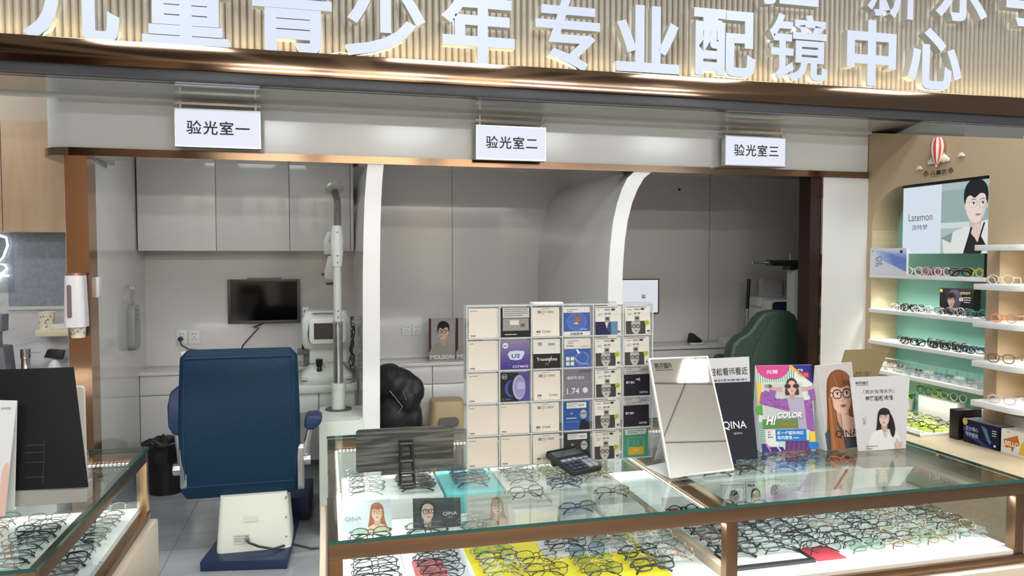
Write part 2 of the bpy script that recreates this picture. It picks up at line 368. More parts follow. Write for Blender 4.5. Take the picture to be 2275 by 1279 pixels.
b.use(mat('bronze_reflection_strip', (84, 58, 44), .6))  # unseen brown strips added so the bronze band reflects dark streaks
for xa, xb in ((-5.5, -4.1), (-3.75, -2.9), (-2.3, -1.0), (-.8, -.1), (.2, 1.35), (1.75, 2.05), (2.3, 3.15)): b.box(xa, -2.2, 3.385, xb, 1.7, 3.4)
b.use(M_GAP)
b.prism([(3.570, .6), (3.577, .6), (4.289, -2.5), (4.28, -2.5)], 3.396, 3.4, 'z')
struct('ceiling', b, smooth=False)
# the ceiling lamp that the little mirror shows
t = thing('ceiling_lamp', 'square white ceiling lamp panel above the shop floor', 'lamp', (3.78, -.15, 3.39))
part('lamp_panel', MB().use(mat('lamp_panel_lit', (255, 255, 255), .5, 0, 4.0)).prism([(3.60, .0), (3.83, .005), (4.01, -.27), (3.69, -.285)], 3.386, 3.398, 'z'), t)
b = MB()
for i, (x0, x1, c) in enumerate(((-6, -4.2, (96, 62, 46)), (-4.2, -2.9, (206, 178, 142)), (-2.9, -2.3, (70, 46, 38)), (-2.3, -.9, (222, 204, 178)), (-.9, -.5, (90, 58, 42)), (-.5, 1.0, (214, 190, 156)), (1.0, 1.5, (60, 40, 34)), (1.5, 2.6, (204, 172, 132)), (2.6, 4.1, (84, 40, 36)), (4.1, 6.5, (60, 46, 42)))):  # unseen wall, panel colours invented to vary the reflections in the bronze
    b.use(mat('rear_wall_panel_%d' % i, c, .5)).box(x0, -4.2, 0, x1, -4.1 + (i % 3) * .03, 3.4)
struct('wall_rear', b, smooth=False)
# back wall + partitions
b = MB().use(M_WALL).box(-1.3, YB, 0, 4.3, YB + .1, 2.5)
b.use(M_GAP)
for px, zz in ((1005, .76), (1574, .826)): x = at_y(px, 700, YB).x; b.box(x - .0015, YB - .001, zz, x + .0015, YB, 2.4)
struct('wall_back', b, smooth=False)
b = MB().use(M_WALL).prism([(XL, YH + .12), (-1.25, YB), (-1.32, YB), (-1.32, YH + .12)], 0, 2.5, 'z'); struct('wall_left', b, smooth=False)
b = MB().use(M_WALL).box(4.2, YH + .05, 0, 4.3, YB, 2.5).box(XNB + .05, YH + .05, 0, 4.2, YH + .12, 2.5); struct('wall_side', b, smooth=False)
b = MB().use(M_WALL).box(-1.3, YH + .15, 2.40, 4.3, YB + .1, 2.5); struct('ceiling_rooms', b, smooth=False)
STRUCT_LABEL.update(wall_side='grey side wall of the third exam room', ceiling_rooms='grey exam room ceiling')
def arch_partition(name, left, right):
    L = [at_y(x, y, YH) for x, y in left]; Rr = [at_y(x, y, YH) for x, y in right]
    pts = [(p.x, p.z) for p in L] + [(L[-1].x, 0.0), (Rr[-1].x, 0.0)] + [(p.x, p.z) for p in Rr[::-1]]
    pts = [(x, min(z, 2.10)) for x, z in pts]
    b = MB().use(M_WALL).prism(pts, YH + .006, YB, 'y'); b.use(M_STRIP).prism(pts, YH - .004, YH + .006, 'y')
    struct(name, b)
STRUCT_LABEL.update(trim_1='white curved partition edge between first and second room', trim_2='white arched partition edge between second and third room')
arch_partition('trim_1', [(817, 360), (814, 390), (810, 440), (808, 500), (806, 600), (806, 720), (806, 960)], [(853, 360), (850, 390), (847, 440), (845, 500), (844, 600), (844, 720), (844, 960)])
arch_partition('trim_2', [(1412, 378), (1393, 396), (1381, 420), (1371, 450), (1362, 490), (1356, 540), (1352, 600), (1350, 680), (1350, 900)],
               [(1452, 378), (1430, 396), (1416, 420), (1404, 450), (1394, 490), (1387, 540), (1383, 600), (1381, 680), (1381, 900)])
# header with bronze lower edge, rounded left end
def header_pts(o=0.0, y1=YH + .42):
    x0 = -1.40 - o; r = .17
    P = [(3.48, YH - o), (x0 + r, YH - o)] + [(x0 + r - r * math.sin(R(a)), YH - o + r - r * math.cos(R(a))) for a in range(10, 91, 10)]
    return P + [(x0, y1), (x0 + .26, y1), (x0 + .26, YH + .16), (3.48, YH + .16)]
b = MB().use(M_HEAD).prism(header_pts(), 2.098, ZS, 'z'); struct('wall_header', b)
STRUCT_LABEL.update(wall_header='white header band above the exam rooms', trim_3='bronze lower edge of the white header', trim_4='copper post at the left end of the rooms',
    trim_5='dark brown post beside the third room', wall_pier='glossy white panel beside the third room', trim_6='glossy grey soffit under the shop sign', trim_7='white edge strip of the soffit',
    wall_marble='white marble wall at far left', trim_8='dark metal edge below the sign')
b = MB().use(M_BRONZE).prism(header_pts(.012), ZH, 2.10, 'z'); struct('trim_3', b)
b = MB().use(M_COPPER).box(XL - .105, YH, 0, XL - .0, YH + .14, ZH); struct('trim_4', b)
xb0, xb1 = at_y(1798, 600, YH).x, at_y(1821, 600, YH).x
b = MB().use(M_DARK).box(xb0, YH, 0, xb1, YH + .12, ZH); b.use(M_BRONZE).box(xb1, YH - .006, 0, xb1 + .012, YH + .1, ZH); struct('trim_5', b)
b = MB().use(M_HEAD).box(xb1 + .012, YH - .004, 0, XW, YH + .12, ZH); struct('wall_pier', b)
b = MB().use(mat('gloss_soffit', (176, 174, 168), 0.07, 0, 0, None, 0.9)).box(-3.6, 3.83, ZS, 5.2, YH + .02, ZS + .04); struct('trim_6', b, smooth=False)
b = MB().use(M_STRIP).box(-3.6, YH - .03, ZS - .012, XW, YH + .02, ZS); struct('trim_7', b, smooth=False)
# far left zone
b = MB().use(noise_mat('white_marble', (226, 226, 228), (168, 168, 172), (1.3, 1.3, 2.2), 6, 0.15, lo=.52, hi=.66, dist=2.4)).box(-4, 5.0, 0, -1.33, 5.1, 1.75)
b.use(mat('upper_beige', (214, 204, 188), .5)).box(-4, 5.0, 1.75, -1.33, 5.1, 2.9); struct('wall_marble', b, smooth=False)

# right wall: pieces round two niches, arched far corner
def ztop(y): return 2.36 + (y - 4.25) * (2.36 - 2.145) / (4.25 - 3.09)
NZ0, NZ1, NY0, NY1 = .53, 1.985, 3.315, 4.205
b = MB().use(M_BEIGE)
b.prism([(NY1, 0), (YH + .02, 0), (YH + .02, 2.36), (NY1, ztop(NY1))], XW, XNB, 'x')
b.prism([(NY0, NZ1), (NY1, NZ1), (NY1, ztop(NY1)), (NY0, ztop(NY0))], XW, XNB, 'x')
b.prism([(3.235, 0), (NY0, 0), (NY0, ztop(NY0)), (3.235, ztop(3.235))], XW, XNB, 'x')
b.prism([(2.3, 1.585), (3.235, 1.585), (3.235, ztop(3.235)), (2.3, ztop(2.3))], XW, XNB, 'x')
b.box(XW, 2.2, 0, XNB, 2.3, ztop(2.25)); b.box(XW, 2.3, 0, XNB, 3.235, NZ0); b.box(XW, NY0, 0, XNB, NY1, NZ0)
r = .27
P = [(NY1, NZ1)] + [(NY1 - r + r * math.sin(R(a)), NZ1 - r + r * math.cos(R(a))) for a in range(0, 91, 9)]
b.prism(P, XW, XNB, 'x')
b.use(M_BEIGE2).box(XNB, 2.2, 0, XNB + .04, 3.30, 2.2)
b.use(M_BEIGE2).box(XW + .002, NY1 - .004, NZ0, XNB, NY1, NZ1 - r)
b.use(M_MINT).box(XNB, 3.30, NZ0 - .02, XNB + .04, 4.22, NZ1 + .05)
wr = struct('wall_right', b)
b = MB().use(M_BEIGE2).box(3.04, 2.2, NZ0 - .05, XW - .001, YH - .01, NZ0); b.use(M_BEIGE).box(3.08, 2.2, 0, XW - .001, YH - .01, NZ0 - .05); struct('trim_9', b)
STRUCT_LABEL['trim_9'] = 'pale wood ledge along the foot of the right wall'

# ================================================================== SHOP SIGN
YS = 3.82
sg = thing('shop_sign', 'long ribbed shop sign with glowing white Chinese characters', 'sign', (1.3, YS, 2.4))
b = MB().use(mat('ribbed_panel', (150, 141, 126), .34))
n = 236 * 6; x0, x1 = -2.6, 5.2
prof = []
for i in range(n + 1):
    x = x0 + (x1 - x0) * i / n; ph = (i % 6) / 6.0
    prof.append((x, YS + .014 - .017 * math.sqrt(max(0, 1 - (2 * ph - 1) ** 2))))
b.add([(x, y, z) for z in (2.50, 3.40) for x, y in prof], [(i, i + 1, n + 2 + i, n + 1 + i) for i in range(n)])
b.box(x0, YS + .02, 2.5, x1, YS + .06, 3.4)
part('ribbed_board', b, sg)
b = MB().use(M_BRONZE).box(x0, YS - .085, 2.405, x1, YS + .02, 2.518); part('bronze_band', b, sg, 'polished bronze band', bevel=.003)
b = MB().use(mat('dark_gloss_edge', (60, 58, 60), .12)).box(x0, YS - .07, ZS, x1, YS + .02, 2.405); b.use(M_GAP).box(x0, YS - .075, ZS - .006, x1, YS - .06, ZS + .004); part('dark_edge', b, sg)
M_LET = mat('letter_face', (40, 40, 42), .4, 0, 0.74, (226, 236, 255)); M_LETS = mat('letter_side', (200, 198, 190), .35); M_LETB = mat('letter_halo', (255, 255, 255), .5, 0, 2.2, (240, 246, 255))
def sign_char(ch, px, py, em=.385):
    c = at_y(px, py, YS - .075)
    vs, fs, ns = glyphs(ch, {'专': .021, '镜': .017, '控': .021, '新': .017}.get(ch, .030), .5)
    xs = [v[0] for v in vs]; ys = [v[1] for v in vs]; ox, oy = (min(xs) + max(xs)) / 2, (min(ys) + max(ys)) / 2
    b = MB(); b.mats = [M_LET, M_LETS, M_LETB]
    # depth .5 -> front at YS-.075, back at YS-.022
    V = [(c.x + (v[0] - ox) * em, YS - .0485 - v[2] * .053, c.z + (v[1] - oy) * em) for v in vs]
    b.v = [Vector(v) for v in V]; b.f = [list(f) for f in fs]
    b.m = [0 if nn[2] > .9 else (2 if nn[2] < -.9 else 1) for nn in ns]
    part('sign_character', b, sg, smooth=False)
for ch, px, py in (('儿', 158, 2), ('童', 412, 12), ('青', 650, 28), ('少', 857, 40), ('年', 1063, 58), ('专', 1262, 76), ('业', 1440, 87), ('配', 1611, 96), ('镜', 1775, 106), ('中', 1937, 118), ('心', 2078, 131)):
    sign_char(ch, px, py)
for ch, px, py in (('控', 1757, -58), ('新', 1986, -28), ('乐', 2138, -20), ('学', 2288, -8)): sign_char(ch, px, py, .37)
b = MB().use(mat('sign_cable', (190, 180, 160), .5)).tube([at_y(720, 129, YS - .05), at_y(738, 119, YS - .05), at_y(757, 116, YS - .05), at_y(775, 119, YS - .05), at_y(788, 131, YS - .05)], .002)
part('loose_cable', b, sg)

# ================================================================== ROOM NUMBER LIGHT BOXES
M_LBOX = mat('lightbox_face', (60, 60, 60), .5, 0, .80, (232, 236, 250))
def lightbox(px0, py0, px1, py1, txt, tx0, tx1, ty, label):
    Y = YH - .10
    a, c = at_y(px0, (py0 + py1) / 2, Y), at_y(px1, (py0 + py1) / 2, Y); zt, zb = at_y((px0 + px1) / 2, py0, Y).z, at_y((px0 + px1) / 2, py1, Y).z
    t = thing('lightbox_sign', label, 'sign', ((a.x + c.x) / 2, Y, zb), 'room number light boxes')
    b = MB().use(M_SILVER)
    f = .006
    b.box(a.x, Y, zb, a.x + f, Y + .045, zt); b.box(c.x - f, Y, zb, c.x, Y + .045, zt); b.box(a.x + f, Y, zt - f, c.x - f, Y + .045, zt); b.box(a.x + f, Y, zb, c.x - f, Y + .045, zb + f); b.box(a.x + f, Y + .04, zb + f, c.x - f, Y + .045, zt - f)
    part('frame', b, t)
    part('lit_panel', MB().use(M_LBOX).box(a.x + f, Y + .004, zb + f, c.x - f, Y + .03, zt - f), t, smooth=False)
    b = MB().use(M_CHROME).box(a.x, Y + .015, zt + .022, c.x, Y + .03, zt + .034)
    for x in (a.x + .02, c.x - .03): b.box(x, Y + .018, zt, x + .01, Y + .026, ZS - .012)
    part('hanging_rail', b, t)
    A = Art(c.x - a.x, zt - zb); w = c.x - a.x; k = w / (px1 - px0); u0, u1 = (tx0 - px0) * k, (tx1 - px0) * k
    for i, ch in enumerate(txt):
        cw = (u1 - u0) / 4; A.text(ch, u0 + cw * (i + .5), (zt - zb) * ty, cw * .94, (64, 66, 70), .016, None, 'c')
    A.build('lettering', sheet((a.x, Y + .004, zb), (1, 0, 0), (0, 0, 1), w, zt - zb), t)
lightbox(388, 243, 579, 328, '验光室一', 412, 556, .37, 'lit white sign reading room one, on the header at left')
lightbox(1058, 280, 1213, 356, '验光室二', 1078, 1196, .37, 'lit white sign reading room two, in the middle of the header')
lightbox(1611, 303, 1747, 369, '验光室三', 1630, 1732, .37, 'lit white sign reading room three, at the right of the header')

# ================================================================== FIRST EXAM ROOM
# wall cabinets
X_UP = [-1.228] + [at_y(px, 557, YC).x for px in (481, 644, 779)] + [.20]
ZU0, ZU1 = 1.584, 2.39
for i, lab in enumerate(('white wall cabinet nearest the copper post', 'white wall cabinet above the wall monitor', 'white wall cabinet behind the lamp pole', 'narrow white wall cabinet filler beside the white arch edge')):
    xa, xb = X_UP[i], X_UP[i + 1]
    t = thing('wall_cabinet', lab, 'cabinet', ((xa + xb) / 2, YC, ZU0), 'wall cabinets of the first room')
    part('body', MB().use(M_WHITE).box(xa + .001, YC + .02, ZU0 + .001, xb - .001, YB - .001, ZU1), t)
    part('door', MB().use(M_WALL).box(xa + .002, YC, ZU0, xb - .002, YC + .018, ZU1 - .002), t, bevel=.0012)
# base cabinets with worktop
def base_unit(xa, xb, label, group, split=.80):
    t = thing('base_cabinet', label, 'cabinet', ((xa + xb) / 2, YC, 0), group)
    b = MB().use(M_WHITE).box(xa + .001, YC + .02, .08, xb - .001, YB - .002, .735); b.use(M_GREYP).box(xa + .001, YC + .05, 0, xb - .001, YC + .07, .08); part('body', b, t)
    part('drawer', MB().use(M_WHITE).box(xa + .003, YC, .60, xb - .003, YC + .018, .730), t, bevel=.0015)
    part('door', MB().use(M_WHITE).box(xa + .003, YC, .085, xb - .003, YC + .018, .594), t, bevel=.0015)
xs = [-1.235, -.78, -.30, .195]
for i, lab in enumerate(('white base cabinet beside the black bin', 'white base cabinet behind the blue chair', 'white base cabinet behind the steel pole')):
    base_unit(xs[i], xs[i + 1], lab, 'base cabinets of the first room')
single('worktop', MB().use(M_WHITE).box(-1.24, YC - .02, .735, .2, YB - .001, .760), 'glossy white worktop along the back of the first room', 'worktop', bevel=.003)
xs = [.30, at_y(961, 850, YC).x, 1.30, 1.66]
for i, lab in enumerate(('white base cabinet behind the black jacket', 'white base cabinet behind the tan stool', 'white base cabinet behind the lens rack')):
    base_unit(xs[i], xs[i + 1], lab, 'base cabinets of the second room')
single('worktop', MB().use(M_WHITE).box(.30, YC - .02, .735, 1.66, YB - .001, .760), 'glossy white worktop carrying the two man portraits', 'worktop', bevel=.003)
# wall monitor
def wall_monitor(px0, py0, px1, py1, label, Y=YB - .05, lit=False, arm=True):
    a, c = at_y(px0, py0, Y), at_y(px1, py1, Y)
    t = thing('wall_monitor', label, 'monitor', ((a.x + c.x) / 2, Y, c.z))
    f = .02 if not lit else .008
    b = MB().use(M_BLACK if lit else mat('monitor_bezel', (70, 69, 68), .4)); b.box(a.x, Y + .012, c.z, c.x, Y + .035, a.z)
    b.box(a.x, Y, c.z, a.x + f, Y + .012, a.z); b.box(c.x - f, Y, c.z, c.x, Y + .012, a.z); b.box(a.x + f, Y, a.z - f, c.x - f, Y + .012, a.z); b.box(a.x + f, Y, c.z, c.x - f, Y + .012, c.z + f); part('bezel', b, t, bevel=.002)
    part('screen', MB().use(mat('chart_screen', (40, 40, 40), .3, 0, .74, (232, 232, 242)) if lit else M_SCREEN).box(a.x + f, Y + .006, c.z + f, c.x - f, Y + .0125, a.z - f), t, smooth=False)
    if arm: part('wall_bracket', MB().use(M_GREYP).box((a.x + c.x) / 2 - .12, Y + .035, a.z - .06, (a.x + c.x) / 2 + .12, YB - .001, a.z + .012), t)
    else: part('wall_bracket', MB().use(M_GREYP).box((a.x + c.x) / 2 - .08, Y + .035, (a.z + c.z) / 2 - .08, (a.x + c.x) / 2 + .08, YB - .001, (a.z + c.z) / 2 + .08), t)
    return t, a, c
mon, ma, mc = wall_monitor(505, 621, 667, 716, 'switched-off black monitor on the wall above the blue chair')
Q = [at_y(586, 717, YB - .03), at_y(575, 722, YB - .03), at_y(563, 726, YB - .02), at_y(575, 728, YB - .02), at_y(566, 737, YB - .02), at_y(540, 766, YB - .02), at_y(528, 800, YB - .02), at_y(522, 822, YB - .04)]
part('power_cable', MB().use(M_BLACK).tube(Q, .0045), mon)
def socket(px0, px1, py0, py1, label, group):
    a, c = at_y(px0, py0, YB), at_y(px1, py1, YB); mx = (a.x + c.x) / 2; mz = (a.z + c.z) / 2
    t = thing('wall_socket', label, 'socket', (mx, YB, mz), group)
    part('plate', MB().use(M_PLASTIC).box(a.x + .001, YB - .010, c.z, c.x - .001, YB - .0005, a.z), t, bevel=.003)
    b = MB().use(M_BLACK)
    for dx, dz in ((-.012, .018), (.010, .018)): b.box(mx + dx, YB - .0106, mz + dz, mx + dx + .004, YB - .0098, mz + dz + .010)
    for dx, dz in ((-.002, -.005), (-.014, -.022), (.010, -.022)): b.box(mx + dx, YB - .0106, mz + dz, mx + dx + .004, YB - .0098, mz + dz + .009)
    part('slots', b, t)
socket(391, 417, 733, 763, 'white wall socket holding a black plug', 'wall sockets of the first room')
socket(418, 445, 733, 763, 'white wall socket right of the one with the black plug', 'wall sockets of the first room')
socket(892, 914, 721, 744, 'white wall socket behind the first white arch edge', 'wall sockets of the second room')
socket(915, 937, 721, 744, 'white wall socket nearest the man portraits', 'wall sockets of the second room')
t = thing('plug', 'black plug with a cable running down behind the blue chair', 'plug', at_y(402, 752, YB - .02))
p = at_y(402, 752, YB)
part('plug_body', MB().use(M_BLACK).cyl((p.x, YB - .05, p.z), (p.x, YB - .011, p.z), .014, .018, 14), t)
part('cable', MB().use(M_BLACK).tube([(p.x, YB - .048, p.z - .005), (p.x + .01, YB - .05, p.z - .04), (p.x + .06, YB - .04, p.z - .075), (p.x + .13, YB - .03, p.z - .085), (p.x + .16, YB - .03, .765)], .005), t)
# handset on the side wall
p = at_x(288, 722, -1.215); t = thing('hanging_handset', 'grey handset hanging on the side wall by two hooks', 'handset', (p.x, p.y, p.z - .14))
M = Matrix.Translation((-1.222, p.y, p.z)) @ Matrix.Rotation(R(90), 4, 'Z')
b = MB(M).use(mat('grey_handset', (150, 152, 152), .3)); b.prism(rrect(-.075, -.16, .075, .13, .05), -.055, 0.0, 'y'); part('case', b, t, bevel=.012)
b = MB(M).use(M_GREYP); 
for z in (.09, .06, .03): b.box(-.05, -.057, z, -.005, -.054, z + .016)
part('buttons', b, t)
b = MB(M).use(M_CHROME)
for x in (-.03, .03): b.tube([(x, 0, .25), (x, -.02, .25), (x, -.03, .22), (x, -.028, .18), (x * .6, -.03, .13)], .004)
part('hook', b, t)
p = at_x(212, 638, -1.185)
single('door_pull', MB().use(M_PLASTIC).box(-1.184, p.y - .03, p.z - .055, -1.160, p.y + .03, p.z + .055), 'small white pull on the grey side wall near the copper post', 'pull', bevel=.008)
# desk clutter
p = at_z(372, 806, .76)
t = thing('desk_tray', 'flat black tray on the worktop left of the blue chair', 'tray', (p.x, p.y, .76))
b = MB().use(M_BLACK); b.prism([(p.x - .11, p.y - .05), (p.x + .10, p.y - .07), (p.x + .12, p.y + .05), (p.x - .08, p.y + .06)], .761, .775, 'z'); part('plate', b, t, bevel=.004)
part('raised_lip', MB().use(M_BLACK).tube([(p.x - .10, p.y - .02, .79), (p.x - .02, p.y - .03, .797), (p.x + .10, p.y - .03, .783)], .01), t)
# bin
p = at_z(340, 1072, 0); p = Vector((-1.03, 5.27, 0))
t = thing('waste_bin', 'black bin with a black liner bag beside the base cabinet', 'bin', p)
b = MB().use(M_BLACK).lathe([(.105, 0), (.13, .27), (.133, .285), (.128, .285)], p, 28); part('bucket', b, t)
b = MB().use(mat('bin_bag', (14, 14, 15), .3))
rr = random.Random(3); n = 40; ring = []
for k, (rad, z) in enumerate(((.128, .26), (.150, .22), (.158, .26), (.150, .33), (.12, .345), (.09, .33), (.02, .30))):
    ring.append([(p.x + (rad + rr.uniform(-.012, .012)) * math.cos(2 * math.pi * i / n), p.y + (rad + rr.uniform(-.012, .012)) * math.sin(2 * math.pi * i / n), z + rr.uniform(-.012, .012)) for i in range(n)])
b.add([q for r_ in ring for q in r_], [(k * n + i, k * n + (i + 1) % n, (k + 1) * n + (i + 1) % n, (k + 1) * n + i) for k in range(len(ring) - 1) for i in range(n)] + [tuple((len(ring) - 1) * n + i for i in range(n))])
part('liner_bag', b, t)

# ------------------------------------------------------------------ blue examination chair, seen from behind
CB = Vector((-.40, 4.10, 0))
t = thing('examination_chair', 'blue padded examination chair on a white lift base', 'chair', CB)
b = MB().use(M_NAVY).prism([(-.615, 3.87), (-.20, 3.80), (-.165, 4.42), (-.53, 4.46)], 0.0, .05, 'z'); part('base_plate', b, t, bevel=.006)
# lift column, slightly tapered, angled like the plate
def loft(b, rings):
    n = len(rings[0]); vs = [q for r_ in rings for q in r_]
    fs = [(k * n + i, k * n + (i + 1) % n, (k + 1) * n + (i + 1) % n, (k + 1) * n + i) for k in range(len(rings) - 1) for i in range(n)]
    return b.add(vs, fs + [tuple(range(n))[::-1], tuple((len(rings) - 1) * n + i for i in range(n))])
b = MB().use(mat('ivory_enamel', (226, 226, 214), .3)); cx, cy = -.368, 4.09
def crect(w, d, z, r=.03): return [(cx + x, cy + y, z) for x, y in rrect(-w / 2, -d / 2, w / 2, d / 2, r, 4)]
loft(b, [crect(.365, .28, .05), crect(.365, .28, .07), crect(.345, .27, .20), crect(.325, .26, .335)]); part('lift_column', b, t)
for z in (.11, .21, .31): part('screw', MB().use(M_GREYP).cyl((cx + .158, cy - .145, z), (cx + .158, cy - .12, z), .004, n=8), t)
A = Art(.08, .06); A.rect(0, 0, .08, .06, (206, 205, 196)); A.fineprint(.006, .045, .07, .008, 3, (130, 130, 126), 4); A.build('spec_label', sheet((cx - .10, cy - .139, .09), (1, 0, 0), (0, .04, 1), .08, .05, .002), t)
A = Art(.07, .03); A.rect(0, 0, .07, .03, (214, 212, 204)); A.build('name_plate', sheet((cx - .045, cy - .136, .20), (1, 0, 0), (0, .04, 1), .07, .03, .002), t)
# back: padded shell
zb, zt = .325, 1.075
def by(z): return 3.985 + .08 * math.sin(math.pi * (z - zb) / (zt - zb)) * -.35 - (z - zb) * .02
rings = []; N = 26
zs = [zb + (zt - zb) * i / 22 for i in range(23)]
def halfw(z):
    k = (z - zb) / (zt - zb)
    w = .288 - .008 * k + .008 * math.sin(k * math.pi)
    if k > .955: w -= .03 * ((k - .955) / .045) ** 2
    if k < .03: w -= .02 * (1 - k / .03)
    return w
XB = at_y(533, 930, 3.97).x
for z in zs:
    w = halfw(z); k = (z - zb) / (zt - zb); th = .085 * (1 - .55 * max(0, (k - .9) / .1) ** 2) * (1 - .35 * max(0, (.06 - k) / .06))
    xc = XB + .012 * k * 0
    rings.append([(xc + x, by(z) + y + .04, z + (.018 * (1 - (x / w) ** 2) if k > .97 else 0)) for x, y in rrect(-w, -th / 2, w, th / 2, th * .42, 5)])
b = MB().use(M_BLUE); loft(b, rings); part('backrest', b, t)
b = MB().use(mat('blue_piping', (20, 50, 92), .5))
P = [(XB + sx * (halfw(z) - .028), by(z) - .0035, z) for sx, seq in ((-1, zs[2:-1]), (1, zs[2:-1][::-1])) for z in seq]
P2 = []
for q in P: P2.append(q)
b.tube(P2, .0028, 6, True); part('seam_piping', b, t)
b = MB().use(M_BLUE).prism(rrect(-.27, 4.05, .27, 4.52, .06), .36, .46, 'z'); b.v = [v + Vector((XB, 0, 0)) for v in b.v]; part('seat', b, t, bevel=.025)
part('seat_pan', MB().use(M_GREYP).box(-.52, 4.0, .335, -.21, 4.30, .365), t)
part('back_hinge', MB().use(M_GREYP).box(-.46, 4.03, .345, -.22, 4.09, .42), t)
part('footrest', MB().use(M_NAVY).prism([(-.30, 4.50), (-.11, 4.46), (-.09, 4.86), (-.28, 4.92)], .01, .14, 'z'), t, bevel=.01)
part('footrest_bar', MB().use(M_GREYP).box(-.36, 4.38, .02, -.22, 4.60, .05), t)
def arm(px_pad, px_post, side):
    Y = 4.02
    P = [at_y(x, y, Y) for x, y in px_post]
    b = MB().use(M_SILVER); b.tube([(q.x, q.y, q.z) for q in P], .02, 12, rs=[.014, .017, .022, .024, .024][:len(P)])
    arm_o = part('armrest_post', b, t)
    P = [at_y(x, y, Y - .01) for x, y in px_pad]
    b = MB().use(mat('armrest_blue', (24, 44, 84), .4)); b.prism([(q.x, q.z) for q in P], Y - .045, Y + .10, 'y'); part('arm_pad', b, t, bevel=.022, seg=3)
arm([(398, 857), (409, 858), (411, 960), (402, 966), (386, 962), (376, 945), (374, 900), (381, 868)], [(393, 962), (400, 1000), (405, 1032), (407, 1042)], -1)
arm([(682, 921), (705, 919), (717, 925), (712, 939), (697, 952), (684, 952), (676, 945), (677, 932)], [(688, 950), (681, 985), (676, 1012)], 1)
b = MB().use(M_SILVER)
for px, pw in (((409, 1042)), ((668, 1020))):
    p0 = at_y(px, 1000, 4.0)
    zz0, zz1 = at_y(px, 1085, 4.0).z, at_y(px, 980, 4.0).z
    b = MB().use(M_SILVER).prism(rrect(3.965, zz0, 4.035, zz1, .03), p0.x - .016, p0.x + .016, 'x')
    q = at_y(px, pw, 4.0); d = -.05 if px < 500 else .05
    b.cyl((q.x, 4.0, q.z), (q.x + d, 4.0, q.z), .030, n=20); part('arm_bracket', b, t, bevel=.004)
p0 = at_y(408, 790, 4.03)
part('side_fitting', MB().use(M_OFFW).box(p0.x - .012, 4.02, p0.z - .11, p0.x + .02, 4.07, p0.z + .02), t, bevel=.006)
c0 = at_y(549, 1196, cy - .14)
t2 = t
b = MB().use(M_BLACK).tube([(c0.x, c0.y - .012, c0.z), (c0.x + .01, c0.y - .03, c0.z - .01), (c0.x + .06, c0.y - .04, .085), (c0.x + .13, c0.y - .04, .066), (c0.x + .20, c0.y + .02, .062), (-.18, 3.98, .054), (-.13, 4.0, .03), (-.09, 4.02, .008), (-.02, 4.02, .007), (.04, 4.04, .007)], .006); part('power_cable', b, t2)
part('cable_collar', MB().use(M_GREYP).cyl((c0.x, c0.y + .0, c0.z), (c0.x, c0.y - .02, c0.z), .012), t2)

# ------------------------------------------------------------------ refraction unit: pedestal, pole, lamp
t = thing('refraction_unit', 'white refraction unit with a tall lamp pole beside the blue chair', 'eye test unit', (.07, 4.4, 0))
b = MB().use(M_OFFW).box(-.047, 4.19, .07, .196, 4.62, .64); part('pedestal', b, t, bevel=.010)
part('plinth', MB().use(M_BLACK).box(-.035, 4.205, .0, .19, 4.60, .07), t)
for x, y in ((-.03, 4.22), (.17, 4.22), (.17, 4.5)): part('screw', MB().use(M_GREYP).cyl((x, y, .64), (x, y, .642), .005, n=8), t)
PX, PY = at_z(752, 909, .64).x, at_z(752, 909, .64).y
PX = .066; PY = 4.52
def pz(y): return at_y(752, y, PY).z
part('pole_flange', MB().use(mat('dark_disc', (74, 74, 74), .4)).cyl((PX, PY, .640), (PX, PY, .646), .078, n=32), t)
part('pole_collar', MB().use(M_OFFW).lathe([(.040, .646), (.040, pz(862)), (.043, pz(862)), (.043, pz(850)), (.036, pz(850))], (PX, PY, 0)), t)
part('steel_pole', MB().use(M_SILVER).cyl((PX, PY, pz(852)), (PX, PY, pz(716)), .0285, n=28), t)
part('chrome_ring', MB().use(M_CHROME).cyl((PX, PY, pz(721)), (PX, PY, pz(714)), .0305, n=28), t)
b = MB().use(M_OFFW).cyl((PX, PY, pz(715)), (PX, PY, pz(586)), .0235, n=24); 
part('white_pole', b, t)
part('pole_sleeve', MB().use(M_PLASTIC).lathe([(.028, pz(592)), (.036, pz(560)), (.0375, pz(540)), (.034, pz(515)), (.026, pz(501)), (.020, pz(501))], (PX, PY, 0)), t)
for y, r_ in ((516, .035), (568, .036), (583, .034), (690, .0245), (704, .0245)): part('screw', MB().use(M_BLACK).cyl((PX + .002, PY - r_, pz(y)), (PX + .002, PY - r_ + .004, pz(y)), .004, n=8), t)
g0 = at_y(749, 505, PY); g = [at_y(x, y, PY) for x, y in ((750, 505), (750, 470), (749, 445), (746, 432), (743, 422))]
pts = []
for i in range(len(g) - 1):
    for k in range(14): pts.append(g[i].lerp(g[i + 1], k / 14))
pts.append(g[-1])
part('gooseneck', MB().use(mat('gooseneck_grey', (104, 102, 92), .5)).tube(pts, .02, 14, rs=[.0205 if i % 2 else .0188 for i in range(len(pts))]), t)
hd = at_y(743, 417, PY); dn = Vector((.10, -.45, -1)).normalized()
part('lamp_head', MB().use(mat('lamp_shade_grey', (176, 178, 164), .35)).cyl(hd + dn * .012, hd - dn * .016, .056, .046, 30), t, bevel=.004)
unit = t
